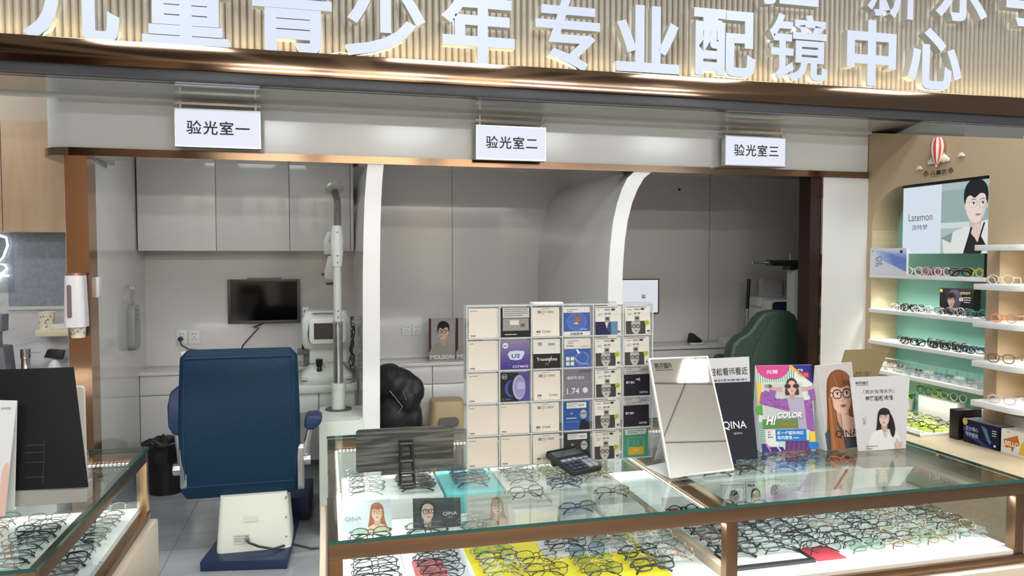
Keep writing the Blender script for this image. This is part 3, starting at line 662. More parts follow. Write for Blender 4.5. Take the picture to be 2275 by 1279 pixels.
# instrument table with autorefractor
t = thing('instrument_table', 'white sliding instrument table between the blue chair and the steel pole', 'table', (-.02, 4.95, 0))
b = MB().use(M_OFFW).prism(rrect(-.30, 4.74, .19, 5.10, .05), .700, .752, 'z'); part('tabletop', b, t, bevel=.012)
part('apron', MB().use(M_OFFW).box(-.27, 4.76, .58, .17, 5.08, .70), t, bevel=.008)
part('drawer_gap', MB().use(M_GAP).box(-.052, 4.757, .585, -.048, 4.761, .70), t)
part('pedestal', MB().use(M_GREYP).box(.0, 4.90, 0, .14, 5.05, .58), t)
AR = Vector((.005, 4.92, .752))
t = thing('autorefractor', 'white eye measuring device with a small dark screen on the instrument table', 'eye device', AR)
def wx(px, Y=4.82): return at_y(px, 700, Y).x
def wz(py, Y=4.82): return at_y(740, py, Y).z
b = MB().use(M_OFFW); loft(b, [[(x, y, .753) for x, y in rrect(-.155, 4.75, .155, 5.06, .05)], [(x, y, .775) for x, y in rrect(-.16, 4.745, .16, 5.07, .05)], [(x, y, .80) for x, y in rrect(-.155, 4.75, .155, 5.06, .05)], [(x, y, .835) for x, y in rrect(-.12, 4.80, .12, 5.05, .05)], [(x, y, .87) for x, y in rrect(-.09, 4.86, .10, 5.04, .04)]]); part('base', b, t)
part('groove', MB().use(M_GAP).box(-.154, 4.7465, .777, .154, 4.75, .781), t)
b = MB().use(M_BLACK).cyl((-.045, 4.80, .83), (-.045, 4.80, .862), .018, .012, 16); b.cyl((-.045, 4.80, .862), (-.045, 4.795, .905), .020, .022, 18); part('joystick', b, t, bevel=.003)
b = MB().use(M_OFFW); b.box(-.105, 4.86, .87, .13, 5.02, .985); part('neck', b, t, bevel=.010)
b = MB().use(M_OFFW); loft(b, [[(x, y, .965) for x, y in rrect(-.135, 4.84, .135, 5.06, .03)], [(x, y, 1.0) for x, y in rrect(-.15, 4.82, .15, 5.08, .03)], [(x, y, 1.15) for x, y in rrect(-.15, 4.83, .15, 5.08, .03)], [(x, y, 1.20) for x, y in rrect(-.13, 4.86, .13, 5.05, .03)]]); part('measuring_head', b, t)
b = MB().use(M_PLASTIC); b.prism(rrect(-.105, 1.0, .12, 1.165, .03), 4.795, 4.835, 'y'); s_o = part('display_housing', b, t, bevel=.006)
b = MB().use(M_BLACK).tube([(-.10, 4.80, 1.01), (-.108, 4.80, 1.06), (-.10, 4.80, 1.14), (-.085, 4.80, 1.152), (.11, 4.80, 1.152)], .004); part('trim_line', b, t)
part('screen', MB().use(mat('dim_screen', (52, 50, 48), .15)).box(-.075, 4.792, 1.03, .095, 4.797, 1.13), t)
b = MB().use(M_GREYP); b.box(-.085, 4.83, 1.19, .05, 4.86, 1.192); part('top_seam', b, t)
# phoropter on its arm
t = unit
q = lambda x, y: at_y(x, y, 4.95)
b = MB().use(M_PLASTIC); a0, a1 = q(725, 560), q(738, 514); b.tube([q(760, 540) + Vector((0, .02, 0)), q(745, 522), q(732, 520), q(727, 535), q(727, 560)], .022, 12); part('phoropter_arm', b, t)
b = MB().use(M_OFFW); a0, a1 = q(720, 565), q(741, 540); b.box(a0.x, 4.92, a0.z, a1.x, 5.0, a1.z); part('phoropter_joint', b, t, bevel=.006)
b = MB().use(M_OFFW); a0, a1 = q(716, 628), q(750, 568); b.prism([(q(729, 568).x, q(0, 568).z), (q(748, 568).x, q(0, 568).z), (q(752, 628).x, q(0, 628).z), (q(722, 625).x, q(0, 625).z), (q(720, 608).x, q(0, 608).z)], 4.90, 5.0, 'y'); part('phoropter_head', b, t, 'white phoropter head', bevel=.008)
b = MB().use(M_BLACK); p = q(717, 609); b.cyl((p.x, 4.90, p.z), (p.x, 4.93, p.z), .009); part('phoropter_knob', b, t); p = q(735, 628); part('phoropter_lens_window', MB().use(M_BLACK).box(p.x - .03, 4.905, p.z - .012, p.x + .05, 4.96, p.z + .002), t)
part('phoropter_bar', MB().use(M_OFFW).box(q(745, 540).x, 4.53, q(0, 545).z, q(760, 540).x, 4.98, q(0, 528).z), t)
p = at_y(680, 700, 5.6); t = thing('eye_chart_box', 'small white box with a violet label left of the eye device', 'box', (p.x, 5.6, .76))
a0, a1 = at_y(672, 715, 5.6), at_y(686, 682, 5.6)
part('case', MB().use(M_PLASTIC).box(a0.x, 5.6, .761, a1.x, 5.66, a1.z), t, bevel=.003)
A = Art(1, 1); A.rect(.25, .55, .8, .95, (70, 66, 110)); A.build('printed_label', sheet((a0.x, 5.599, .76), (1, 0, 0), (0, 0, 1), a1.x - a0.x, a1.z - .76), t)
p = at_y(677, 765, 5.52); t = thing('chin_rest', 'grey and black chin rest bracket left of the eye device', 'bracket', (p.x, 5.52, .76))
b = MB().use(M_GREYP).box(p.x - .05, 5.50, .845, p.x + .055, 5.57, .885); part('bracket', b, t, bevel=.005)
b = MB().use(M_BLACK).box(p.x - .02, 5.49, .885, p.x + .03, 5.54, .925); part('clamp', b, t, bevel=.006)
part('post', MB().use(M_GREYP).box(p.x - .01, 5.52, .761, p.x + .012, 5.55, .845), t)
# tangled cables right of the pole
t = thing('cable_tangle', 'tangle of grey cables hanging right of the steel pole', 'cables', (.15, 5.05, .75))
rr = random.Random(5); b = MB().use(mat('grey_cable', (96, 98, 92), .5))
for k in range(5):
    P = []
    for i in range(14):
        P.append((.165 + rr.uniform(-.02, .022), 5.10 + rr.uniform(-.02, .03), .80 + .33 * i / 13 + rr.uniform(-.02, .02)))
    b.tube(P, .0035, 6)
part('cables', b, t)

# ================================================================== SECOND EXAM ROOM
def portrait_board(px0, px1, py0, py1, label, seed):
    Y = YC + .09
    z0 = .761; a = at_y(px0, 750, Y).x; c = at_y(px1, 750, Y).x; z1 = at_y((px0 + px1) / 2, py0, Y).z
    t = thing('portrait_board', label, 'poster', ((a + c) / 2, Y, z0), 'man portraits in the second room')
    part('board', MB().use(M_BLACK).box(a, Y, z0, c, Y + .012, z1), t)
    w, h = c - a, z1 - z0; A = Art(w, h); A.rect(0, 0, w, h, (158, 154, 150)); A.rect(0, h * .2, w * .085, h, (78, 34, 38)); A.rect(0, h * .2, w * .012, h, (20, 18, 18))
    head(A, w * .55, h * .67, h * .34, (26, 24, 26), (214, 180, 160), (150, 142, 136), 'short', (20, 20, 22), -.35, (170, 100, 92), sw=1.25)
    A.text('MOLSION', w * .05, h * .035, h * .13, (236, 226, 228), .025, w * .9); A.build('printed_picture', sheet((a, Y, z0), (1, 0, 0), (0, 0, 1), w, h), t)
portrait_board(953, 1011, 707, 798, 'portrait board of a man with black glasses, beside the sockets', 1)
portrait_board(1013, 1071, 706, 796, 'portrait board of a man half hidden by the lens rack', 2)
p = at_z(995, 960, 0)
# tan stool box
a0, a1 = at_y(962, 950, 5.10), at_y(1036, 893, 5.10)
t = thing('plastic_stool', 'tan plastic stool with a dark hand hole in front of the cabinets', 'stool', ((a0.x + a1.x) / 2, 5.24, 0))
w = a1.x - a0.x; zt = a1.z
M_TAN = mat('tan_plastic', (176, 152, 112), .45)
b = MB().use(M_TAN); loft(b, [[(a0.x + w / 2 + x, 5.24 + y, z) for x, y in rrect(-k / 2, -k / 2 + .02, k / 2, k / 2 - .02, .04)] for k, z in ((w * 1.12, .30), (w, zt - .02), (w * .95, zt))]); part('seat', b, t)
for i, (sx, sy) in enumerate(((-1, -1), (1, -1), (1, 1), (-1, 1))):
    part('leg', MB().use(M_TAN).cyl((a0.x + w / 2 + sx * w * .50, 5.24 + sy * .13, 0), (a0.x + w / 2 + sx * w * .44, 5.24 + sy * .11, .32), .025, n=12), t)
p = at_y(998, 938, 5.09)
part('hand_hole', MB().use(mat('hole_grey', (96, 96, 92), .6)).prism(rrect(p.x - .07, p.z - .035, p.x + .07, p.z + .03, .028), 5.095, 5.11, 'y'), t)
# black jacket over a chair
t = thing('jacket_on_chair', 'black padded jacket with a fur collar draped over a chair', 'jacket', (.42, 4.75, 0))
J = lambda x, y, Y: at_y(x, y, Y)
blobs = [((862, 845), 4.75, (.11, .13, .11)), ((880, 850), 4.72, (.13, .12, .10)), ((905, 880), 4.7, (.09, .11, .11)), ((918, 868), 4.68, (.065, .085, .10)), ((880, 920), 4.75, (.14, .13, .16)), ((915, 925), 4.72, (.07, .1, .10)), ((900, 975), 4.74, (.14, .14, .14)), ((862, 990), 4.78, (.13, .13, .2))]
b = MB().use(mat('black_nylon', (13, 13, 15), .55))
for (x, y), Y, r_ in blobs: b.ellipsoid(J(x, y, Y), r_, 22, 14)
o = part('jacket_body', b, t)
m = o.modifiers.new('r', 'REMESH'); m.mode = 'VOXEL'; m.voxel_size = .014; m.use_smooth_shade = True
tx = bpy.data.textures.new('fold', 'CLOUDS'); tx.noise_scale = .08; m = o.modifiers.new('d', 'DISPLACE'); m.texture = tx; m.strength = .022
rr = random.Random(11); b = MB().use(mat('black_fur', (10, 10, 11), .9))
for i in range(420):
    k = rr.random(); c = J(845 + 62 * k, 826 + 22 * k * k, 4.72); a = rr.uniform(0, 6.28); d = Vector((rr.uniform(-1, 1), rr.uniform(-1, .4), rr.uniform(-.2, 1))).normalized()
    q = c + Vector((rr.uniform(-.03, .03), rr.uniform(-.07, .07), rr.uniform(-.035, .02))) ; b.cyl(q, q + d * .035, .005, .001, 4, False)
part('fur_collar', b, t)
b = MB().use(M_SILVER); b.tube([J(866, 868, 4.59), J(880, 885, 4.58), J(894, 903, 4.58), J(884, 918, 4.59)], .0025, 6); b.tube([J(895, 868, 4.58), J(902, 888, 4.58)], .002, 6); part('zip', b, t)
b = MB().use(M_BLACK); b.box(.20 + .12, 4.62, .40, .62, 5.0, .45)
part('chair_seat', b, t, bevel=.01)
for sx in (.35, .59):
    for sy in (4.66, 4.97): part('chair_leg', MB().use(M_BLACK).cyl((sx, sy, 0), (sx, sy, .41), .014, n=10), t)

# ================================================================== THIRD EXAM ROOM
mon3, ma, mc = wall_monitor(1374, 620, 1464, 696, 'lit white chart monitor in the third room showing one E', YB - .05, True, False)
w = mc.x - ma.x
A = Art(w, ma.z - mc.z); e = .030; ex, ey = w * (1430 - 1374) / 90, (ma.z - mc.z) * .5
A.rect(ex - e / 2, ey - e / 2, ex + e / 2, ey - e / 2 + e * .2, (20, 20, 20))
for k in (0, .4, .8): A.rect(ex - e / 2 + k * e, ey - e / 2, ex - e / 2 + (k + .2) * e, ey + e / 2, (20, 20, 20))
A.build('chart_letter', sheet((ma.x, YB - .044, mc.z), (1, 0, 0), (0, 0, 1), w, ma.z - mc.z), mon3)
p = at_y(1509, 421, YB)
single('wall_grommet', MB().use(M_BLACK).cyl((p.x, YB - .006, p.z), (p.x, YB, p.z), .011, n=18), 'small black round grommet high on the back wall', 'grommet')
b = MB().use(M_WHITE).box(1.80, YC - .02, .80, 4.19, YB - .001, .825); single('worktop', b, 'grey-lit worktop along the back of the third room', 'worktop', bevel=.003)
xs = [1.80, 2.42, 4.19]
for i, lab in enumerate(('white base cabinet below the lit chart monitor', 'white base cabinet behind the green chair')):
    t = thing('base_cabinet', lab, 'cabinet', ((xs[i] + xs[i + 1]) / 2, YC, 0), 'base cabinets of the third room')
    part('body', MB().use(M_WHITE).box(xs[i] + .001, YC + .02, 0, xs[i + 1] - .001, YB - .002, .80), t); part('door', MB().use(M_WHITE).box(xs[i] + .003, YC, .02, xs[i + 1] - .003, YC + .018, .79), t)
# telescopic pole
a0, a1 = at_y(1657, 745, 5.56), at_y(1664, 620, 5.56)
t = thing('telescopic_rod', 'thin silver telescopic rod with a black grip, standing upright', 'rod', (a0.x - .02, 5.56, .826))
dd = (a1 - a0)
kl = max(-.35, (.832 - a0.z) / dd.z); part('shaft', MB().use(M_SILVER).cyl(a0 + dd * kl, a0 + dd * .5, .010, n=14), t)
part('grip', MB().use(M_BLACK).cyl(a0 + dd * .48, a1 - dd * .0, .014, .015, 16), t, bevel=.003)
part('clamp', MB().use(M_BLACK).cyl(a0 + dd * .02, a0 + dd * .10, .016, n=14), t)
ringp = [a1 + Vector((.010 * math.cos(k), 0, .014 + .014 * math.sin(k))) for k in [2 * math.pi * i / 16 for i in range(16)]]
part('hanging_loop', MB().use(M_CHROME).tube(ringp, .002, 6, True), t)
zlow = max(.835, (a0 - dd * .35).z)
part('foot', MB().use(M_BLACK).cyl((a0.x - dd.x * .35, 5.56, .826), (a0.x - dd.x * .35, 5.56, zlow + .02), .018, n=14), t)
# refraction stand with black T arm
Y3 = 4.95
q = lambda x, y: at_y(x, y, Y3)
xa, xc = q(1764, 700).x, q(1795, 700).x
t = thing('refraction_stand', 'white column with a black T arm beside the dark post', 'eye test unit', ((xa + xc) / 2, Y3, 0))
part('column', MB().use(M_OFFW).box(xa, Y3, 0, xc, Y3 + .10, q(0, 608).z), t, bevel=.008)
zt, zm, zb_ = q(0, 580).z, q(0, 597).z, q(0, 609).z
b = MB().use(M_NAVY if False else M_BLACK); b.prism([(q(1728, 0).x, zt), (q(1800, 0).x, zt), (q(1800, 0).x, zt - .012), (q(1785, 0).x, zm), (q(1781, 0).x, zb_), (q(1765, 0).x, zb_), (q(1765, 0).x, zm), (q(1728, 0).x, zm), (q(1725, 0).x, (zt + zm) / 2)], Y3 + .0, Y3 + .10, 'y'); part('t_arm', b, t, bevel=.008)
part('silver_rod', MB().use(M_SILVER).cyl((q(1688, 0).x, Y3 + .05, q(0, 587).z), (q(1730, 0).x, Y3 + .05, q(0, 588).z), .009, .014, 14), t)
part('thin_peg', MB().use(M_CHROME).cyl((q(1774, 0).x, Y3 + .05, zt), (q(1774, 0).x, Y3 + .05, q(0, 563).z), .006, n=10), t)
# grey-white eye device in third room
xa, xc = at_y(1690, 700, 5.45).x, at_y(1742, 700, 5.45).x
t = thing('lens_meter', 'pale grey eye device behind the green chair', 'eye device', ((xa + xc) / 2, 5.5, .826))
z1, z2 = at_y(1700, 661, 5.45).z, at_y(1700, 680, 5.45).z
b = MB().use(M_PLASTIC); loft(b, [[(x, y, z) for x, y in rrect(xa + k, 5.45 + k, xc - k + .12, 5.68, .03)] for k, z in ((.0, .826), (.0, 1.0), (.02, 1.02), (.02, z2 - .01), (-.01, z2), (-.01, z1), (.0, z1 + .004))]); part('body', b, t)
a0, a1 = at_y(1712, 692, 5.3), at_y(1768, 664, 5.3)
b = MB().use(M_PLASTIC).prism(rrect(a0.x, 1.0, a1.x, a1.z, .04), 5.30, 5.44, 'y'); part('head', b, t, bevel=.01)
part('screen', MB().use(mat('navy_screen', (40, 44, 78), .15)).prism(rrect(a0.x + .015, 1.02, a1.x - .01, a1.z - .02, .03), 5.292, 5.301, 'y'), t)
part('stand', MB().use(M_PLASTIC).box(a0.x + .04, 5.33, .826, a1.x - .04, 5.5, 1.01), t)
for (x0, x1, y0, y1, lab) in ((1690, 1735, 619, 658, 'blank white paper note pinned above the pale eye device'), (1742, 1766, 617, 658, 'blank white paper note half behind the white column')):
    a0, a1 = at_y(x0, y1, 5.35), at_y(x1, y0, 5.35)
    a0, a1 = at_y(x0, y1, 5.62), at_y(x1, y0, 5.62)
    t = thing('paper_pack', lab, 'paper', ((a0.x + a1.x) / 2, 5.62, a0.z), 'white notes in the third room')
    part('sheet', MB().use(mat('grey_lit_paper', (206, 205, 204), .6)).box(a0.x, 5.60, a0.z, a1.x, 5.66, a1.z), t, bevel=.003)
    part('edge_band', MB().use(M_PLASTIC).box(a0.x - .001, 5.598, a0.z + .001, a1.x + .001, 5.60, a0.z + .008), t)
# green racing chair
Y3 = 4.62
out = [(1626, 990), (1622, 830), (1623, 792), (1629, 766), (1643, 750), (1663, 739), (1674, 726), (1684, 709), (1697, 696), (1716, 690), (1738, 689), (1756, 691), (1768, 699), (1776, 715), (1784, 735), (1795, 749), (1807, 757), (1814, 771), (1815, 790), (1813, 812), (1806, 835), (1798, 990)]
P = [at_y(x, y, Y3) for x, y in out]
t = thing('office_chair', 'dark green high-backed office chair with winged shoulders', 'chair', ((P[0].x + P[-1].x) / 2, 4.75, 0))
M_GREEN = noise_mat('green_leather', (50, 72, 60), (56, 80, 66), (50, 50, 50), 3, .45)
part('backrest', MB().use(M_GREEN).prism([(p.x, p.z) for p in P], Y3, Y3 + .11, 'y'), t, bevel=.03, seg=4)
inn = [(1668, 985), (1664, 830), (1668, 800), (1680, 765), (1697, 735), (1709, 712), (1722, 703), (1744, 702), (1757, 706), (1766, 725), (1778, 750), (1792, 766), (1798, 785), (1794, 812), (1786, 985)]
Pi = [at_y(x, y, Y3 - .004) for x, y in inn]
part('centre_panel', MB().use(mat('green_panel', (48, 68, 56), .5)).prism([(p.x, p.z) for p in Pi], Y3 - .008, Y3 + .02, 'y'), t, bevel=.004)
cxg = (P[0].x + P[-1].x) / 2
part('seat', MB().use(M_GREEN).prism(rrect(cxg - .27, Y3 + .08, cxg + .27, Y3 + .58, .06), .44, .54, 'z'), t, bevel=.025)
part('gas_stem', MB().use(M_BLACK).cyl((cxg, Y3 + .33, .07), (cxg, Y3 + .33, .44), .028, n=16), t)
for k in range(5):
    a = R(72 * k + 20); part('foot_spoke', MB().use(M_BLACK).cyl((cxg, Y3 + .33, .09), (cxg + .28 * math.cos(a), Y3 + .33 + .28 * math.sin(a), .055), .022, .016, 10), t)
for k in range(5):
    a = R(72 * k + 20); part('caster', MB().use(M_BLACK).cyl((cxg + .28 * math.cos(a) - .012, Y3 + .33 + .28 * math.sin(a), .028), (cxg + .28 * math.cos(a) + .012, Y3 + .33 + .28 * math.sin(a), .028), .028, n=14), t)
p = at_y(1597, 790, 4.85)
part('arm_pad', MB().use(mat('dark_pad', (40, 46, 50), .5)).ellipsoid((p.x, 4.8, p.z - .015), (.038, .11, .032)), t)
part('arm_post', MB().use(M_BLACK).tube([(p.x, 4.8, p.z - .03), (p.x + .01, 4.8, .52), (p.x + .12, 4.8, .47), (cxg - .2, 4.8, .47)], .016), t)
p = at_z(1580, 772, .825)
t = thing('black_pouch', 'small black crumpled pouch on the back worktop of the third room', 'pouch', (p.x, 5.6, .826))
part('pouch', MB().use(mat('pouch_black', (18, 16, 18), .6)).prism([(p.x - .04, .827), (p.x + .06, .827), (p.x + .06, .86), (p.x + .02, .885), (p.x - .015, .915), (p.x - .03, .90)], 5.58, 5.66, 'y'), t, bevel=.012)
part('tray', MB().use(M_PLASTIC).box(p.x - .06, 5.535, .826, p.x + .05, 5.575, .838), t, bevel=.004)
p = at_y(1615, 772, 5.52); single('white_box', MB().use(M_PLASTIC).box(p.x - .04, 5.52, .825, p.x + .04, 5.58, .875), 'small white box left of the green chair', 'box', bevel=.003)

# ================================================================== EYEGLASSES
LENS = glass_mat('lens_clear', (240, 244, 242), 1.16, 0.02)
LENS_T = {'clear': LENS, 'grey': glass_mat('lens_grey', (150, 150, 150), 1.2, .02), 'green': glass_mat('lens_green', (214, 240, 218), 1.2, .02), 'dark': glass_mat('lens_dark', (70, 66, 66), 1.2, .02), 'blue': glass_mat('lens_blue', (206, 222, 246), 1.2, .02)}
FRAME = {'black': mat('frame_black', (18, 18, 20), .25), 'gunmetal': mat('frame_gunmetal', (52, 52, 56), .28, .7), 'silver': mat('frame_silver', (140, 140, 142), .25, .9),
         'gold': mat('frame_gold', (172, 142, 98), .25, .9), 'rose': mat('frame_rose_gold', (206, 160, 146), .25, .9), 'brown': mat('frame_brown', (96, 58, 42), .3), 'clear': mat('frame_crystal', (226, 224, 220), .15, 0, 0, None, .6),
         'pink': mat('frame_pink', (232, 176, 180), .3), 'white': mat('frame_white', (238, 236, 232), .3), 'blue': mat('frame_blue', (52, 74, 128), .3), 'teal': mat('frame_teal', (64, 128, 126), .3), 'yellow': mat('frame_yellow', (232, 222, 90), .3), 'lime': mat('frame_lime', (196, 218, 70), .3), 'orange': mat('frame_orange', (232, 128, 92), .3), 'lilac': mat('frame_lilac', (206, 180, 214), .3)}
SHAPE = {'round': (.0245, .0230, 2.0, 0), 'oval': (.0262, .0188, 2.15, 0), 'square': (.0265, .0205, 3.4, 0), 'panto': (.0252, .0218, 2.6, .10), 'narrow': (.0268, .0155, 3.0, 0), 'half': (.0265, .0185, 2.8, 0)}
COLNAME = {'black': 'black', 'gunmetal': 'dark grey', 'silver': 'silver', 'gold': 'gold', 'rose': 'rose gold', 'brown': 'brown', 'clear': 'clear', 'pink': 'pink', 'white': 'white', 'blue': 'blue', 'teal': 'teal', 'yellow': 'yellow', 'lime': 'lime green', 'orange': 'orange', 'lilac': 'lilac'}
_GL = {}
def outline(shape, n=30):
    a, bb, e, tp = SHAPE[shape]; P = []
    for i in range(n):
        t = 2 * math.pi * i / n; c, s_ = math.cos(t), math.sin(t)
        x = a * math.copysign(abs(c) ** (2 / e), c); z = bb * math.copysign(abs(s_) ** (2 / e), s_)
        P.append((x * (1 + tp * z / bb), z))
    return P
def glass_meshes(shape, col, rim, lens, pose):
    k = (shape, col, rim, lens, pose)
    if k in _GL: return _GL[k]
    rim *= 1.3; a, bb, e, tp = SHAPE[shape]; fm_ = FRAME[col]; cxl = a + .0085; zc = bb; O = outline(shape)
    f = MB().use(fm_)
    for sx in (-1, 1):
        if shape == 'half':
            n = len(O); rs = [(rim if O[i][1] > -bb * .1 else .0007) for i in range(n)]
            f.tube([(sx * cxl + x, 0, zc + z) for x, z in O], rim, 6, True, rs)
        else: f.tube([(sx * cxl + x, 0, zc + z) for x, z in O], rim, 6, True)
        xo = cxl + a * .97
        f.tube([(sx * xo, 0, zc + bb * .45), (sx * (xo + .004), .001, zc + bb * .48), (sx * (xo + .0065), .006, zc + bb * .48)], rim * 1.25, 6)
        f.tube([(sx * .0085, 0, zc - bb * .05), (sx * .0075, .006, zc - bb * .1), (sx * .0065, .008, zc - bb * .25)], .0011, 5)
    f.tube([(-.0095, 0, zc + bb * .38), (-.004, -.0012, zc + bb * .52), (.004, -.0012, zc + bb * .52), (.0095, 0, zc + bb * .38)], rim * 1.05, 6)
    if rim < .0013 and shape in ('square', 'panto'): f.tube([(-.014, 0, zc + bb * .9), (0, -.001, zc + bb * .94), (.014, 0, zc + bb * .9)], rim, 6)
    fr_ = f.mesh('eyeglasses')
    ls = []
    for sx in (-1, 1):
        l = MB().use(LENS_T[lens]); l.add([(sx * cxl + x * .98, -.0006 * (1 - (x / a) ** 2), zc + z * .98) for x, z in O], [tuple(range(len(O)))[::-1]]); ls.append(l.mesh('lens', smooth=False))
    hx = cxl + a * .97 + .0065; hz = zc + bb * .48; tr_ = max(rim * .95, .0011); ts = []
    for sx in (-1, 1):
        m_ = MB().use(fm_)
        if pose == 'open': P = [(sx * hx, .006, hz), (sx * (hx + .001), .05, hz - .001), (sx * (hx - .001), .095, hz - .002), (sx * (hx - .003), .112, hz - .006), (sx * (hx - .006), .138, max(.003, hz - .036))]
        else:
            yy = .0105 if sx > 0 else .0165
            P = [(sx * hx, .006, hz), (sx * (hx - .002), yy, hz), (sx * (hx - .05), yy + .002, hz - .001), (-sx * (hx - .045), yy + .003, hz - .004), (-sx * (hx - .028), yy + .003, hz - .010), (-sx * (hx - .010), yy + .002, max(.002, hz - .030))]
        m_.tube(P, tr_, 6, False, [tr_, tr_, tr_, tr_ * 1.05, tr_ * 1.5, tr_ * 1.6][:len(P)] if len(P) == 6 else [tr_, tr_, tr_ * 1.05, tr_ * 1.4, tr_ * 1.5]); ts.append(m_.mesh('temple'))
    _GL[k] = (fr_, ls, ts); return _GL[k]
def eyeglasses(shape, col, rim, lens, pose, M, label, group, parts=True):
    fr_, ls, ts = glass_meshes(shape, col, rim, lens, pose)
    o = bpy.data.objects.new('eyeglasses', fr_); o.matrix_world = M; COL.objects.link(o); props(o, label, 'eyeglasses', group)
    if parts:
        for l in ls: c = bpy.data.objects.new('lens', l); c.parent = o; COL.objects.link(c)
        for l in ts: c = bpy.data.objects.new('temple', l); c.parent = o; COL.objects.link(c)
    return o
def pose_tray(x, y, z, tilt=62, rz=0): return Matrix.Translation((x, y, z)) @ Matrix.Rotation(R(rz), 4, 'Z') @ Matrix.Translation((0, 0, .0195 * math.sin(R(tilt)) + .0015)) @ Matrix.Rotation(R(-tilt), 4, 'X')
def pose_shelf(x, y, z, rz): return Matrix.Translation((x, y, z + .002)) @ Matrix.Rotation(R(rz), 4, 'Z')
ORD = ['first', 'second', 'third', 'fourth', 'fifth', 'sixth', 'seventh', 'eighth', 'ninth', 'tenth', 'eleventh', 'twelfth', 'thirteenth', 'fourteenth', 'fifteenth', 'sixteenth']
def shname(s): return {'half': 'half-rim', 'panto': 'rounded', 'narrow': 'narrow'}.get(s, s)

# ================================================================== RIGHT WALL: SHELVES, POSTER, ORNAMENTS, GOODS
ZSH = [1.432, 1.204, 1.000, .812]
for z, lab in zip(ZSH, ('white shelf directly under the lit portrait poster', 'white shelf carrying the small black product box', 'white shelf of black eyeglasses, third from the top in the mint niche', 'lowest white shelf in the mint niche, lined with small clear cases')):
    single('display_shelf', MB().use(M_SHELF).box(XW - .015, NY0 + .002, z - .024, XNB - .001, NY1 - .005, z), lab, 'shelf', 'shelves in the mint niche', bevel=.002)
ZSF = [1.607, 1.402, 1.205, .995, .785]
for z, lab in zip(ZSF, ('empty white rounded shelf, topmost on the beige column', 'white rounded shelf holding a clear pair of eyeglasses', 'white rounded shelf holding an orange pair of eyeglasses', 'white rounded shelf holding a brown and gold pair', 'lowest white rounded shelf, holding a lilac pair')):
    pts = rrect(XW - .155, 2.32, XNB - .002, 3.245, .11, 8, (0, 0, 1, 0))
    pts = [(XNB - .002, 3.232), (XW - .002, 3.232), (XW - .002, 3.247), (XW - .155, 3.247), (XW - .155, 3.02)] + [(XW - .155 + .10 - .10 * math.cos(R(a)), 3.02 - .10 * math.sin(R(a))) for a in range(10, 91, 10)] + [(XNB - .002, 2.90)]
    pts = [(min(x, XNB - .002), y) for x, y in pts]
    single('display_shelf', MB().use(M_SHELF).prism(pts, z - .030, z, 'z'), lab, 'shelf', 'rounded shelves on the beige column', bevel=.002)
# shelf lamps: small downlights under each shelf of the niche
for z in ZSH + [1.97]: area_light('shelf_downlight', (XW + .05, 3.75, z - .03), .03, .75, 1.1 if z < 1.9 else 1.6, (1, .96, .88), (0, 0, 0), 120)
for z in ZSH[:3]: area_light('shelf_downlight', (XW + .06, 4.10, z - .03), .03, .03, .55, (1, .93, .8), (0, 0, 0), 80)
for z in ZSF[:4]: area_light('shelf_downlight', (XW + .02, 3.0, z - .035), .03, .3, .7, (1, .95, .85), (0, 0, 0), 120)
# lit poster
py0, py1 = 3.325, 3.945; pzb, pzt = 1.563, 1.968
t = thing('portrait_lightbox', 'lit poster of a young man beside pale lettering in the niche', 'poster', (XW, 3.63, pzb))
b = MB().use(M_BLACK); b.box(XW + .012, py0, pzb, XW + .06, py1, pzt + .012); b.box(XW + .004, py0, pzt, XW + .012, py1, pzt + .012); part('case', b, t)
part('side_post', MB().use(M_BLACK).box(XW + .0, py0 - .006, ZSH[0], XW + .02, py0 + .008, pzb), t)
w, h = py1 - py0, pzt - pzb; A = Art(w, h, .82, .0003)
A.rect(0, 0, w, h, (214, 224, 236)); A.rect(w * .48, 0, w, h, (168, 188, 188)); A.rect(w * .48, h * .44, w, h * .9, (150, 172, 172)); A.rect(w * .48, h * .36, w * .8, h * .44, (206, 216, 216))
A.poly([(w * .52, 0), (w * .5, h * .2), (w * .66, h * .33), (w * .8, h * .38), (w * 1.0, h * .46), (w, 0)], (222, 224, 222)); A.poly([(w * .48, h * .22), (w * .62, h * .30), (w * .60, h * .15)], (134, 150, 152))
A.poly([(w * .74, 0), (w * .82, h * .36), (w * .86, h * .40), (w * .98, h * .12), (w * .93, 0)], (34, 34, 38))
head(A, w * .868, h * .66, h * .46, (26, 28, 34), (232, 214, 206), (222, 224, 222), 'short', (180, 172, 170), .2, (196, 130, 128), False, gw=.014)
A.poly([(w * .83, h * .30), (w * .87, h * .40), (w * .92, h * .40), (w * .94, h * .32), (w * .90, h * .14)], (222, 198, 188))
A.line([(w * .76, 0), (w * .83, h * .36)], .012, (34, 34, 38)); A.line([(w * .90, h * .12), (w * .965, h * .42)], .010, (34, 34, 38))
A.text('Latemon', w * .08, h * .49, h * .16, (86, 90, 98), 0, w * .30); A.text('浪特梦', w * .125, h * .36, h * .085, (86, 90, 98), .004, w * .20)
A.build('printed_picture', lambda u, v, l: Vector((XW + .0115 - l, py1 - u * w, pzb + v * h)), t)
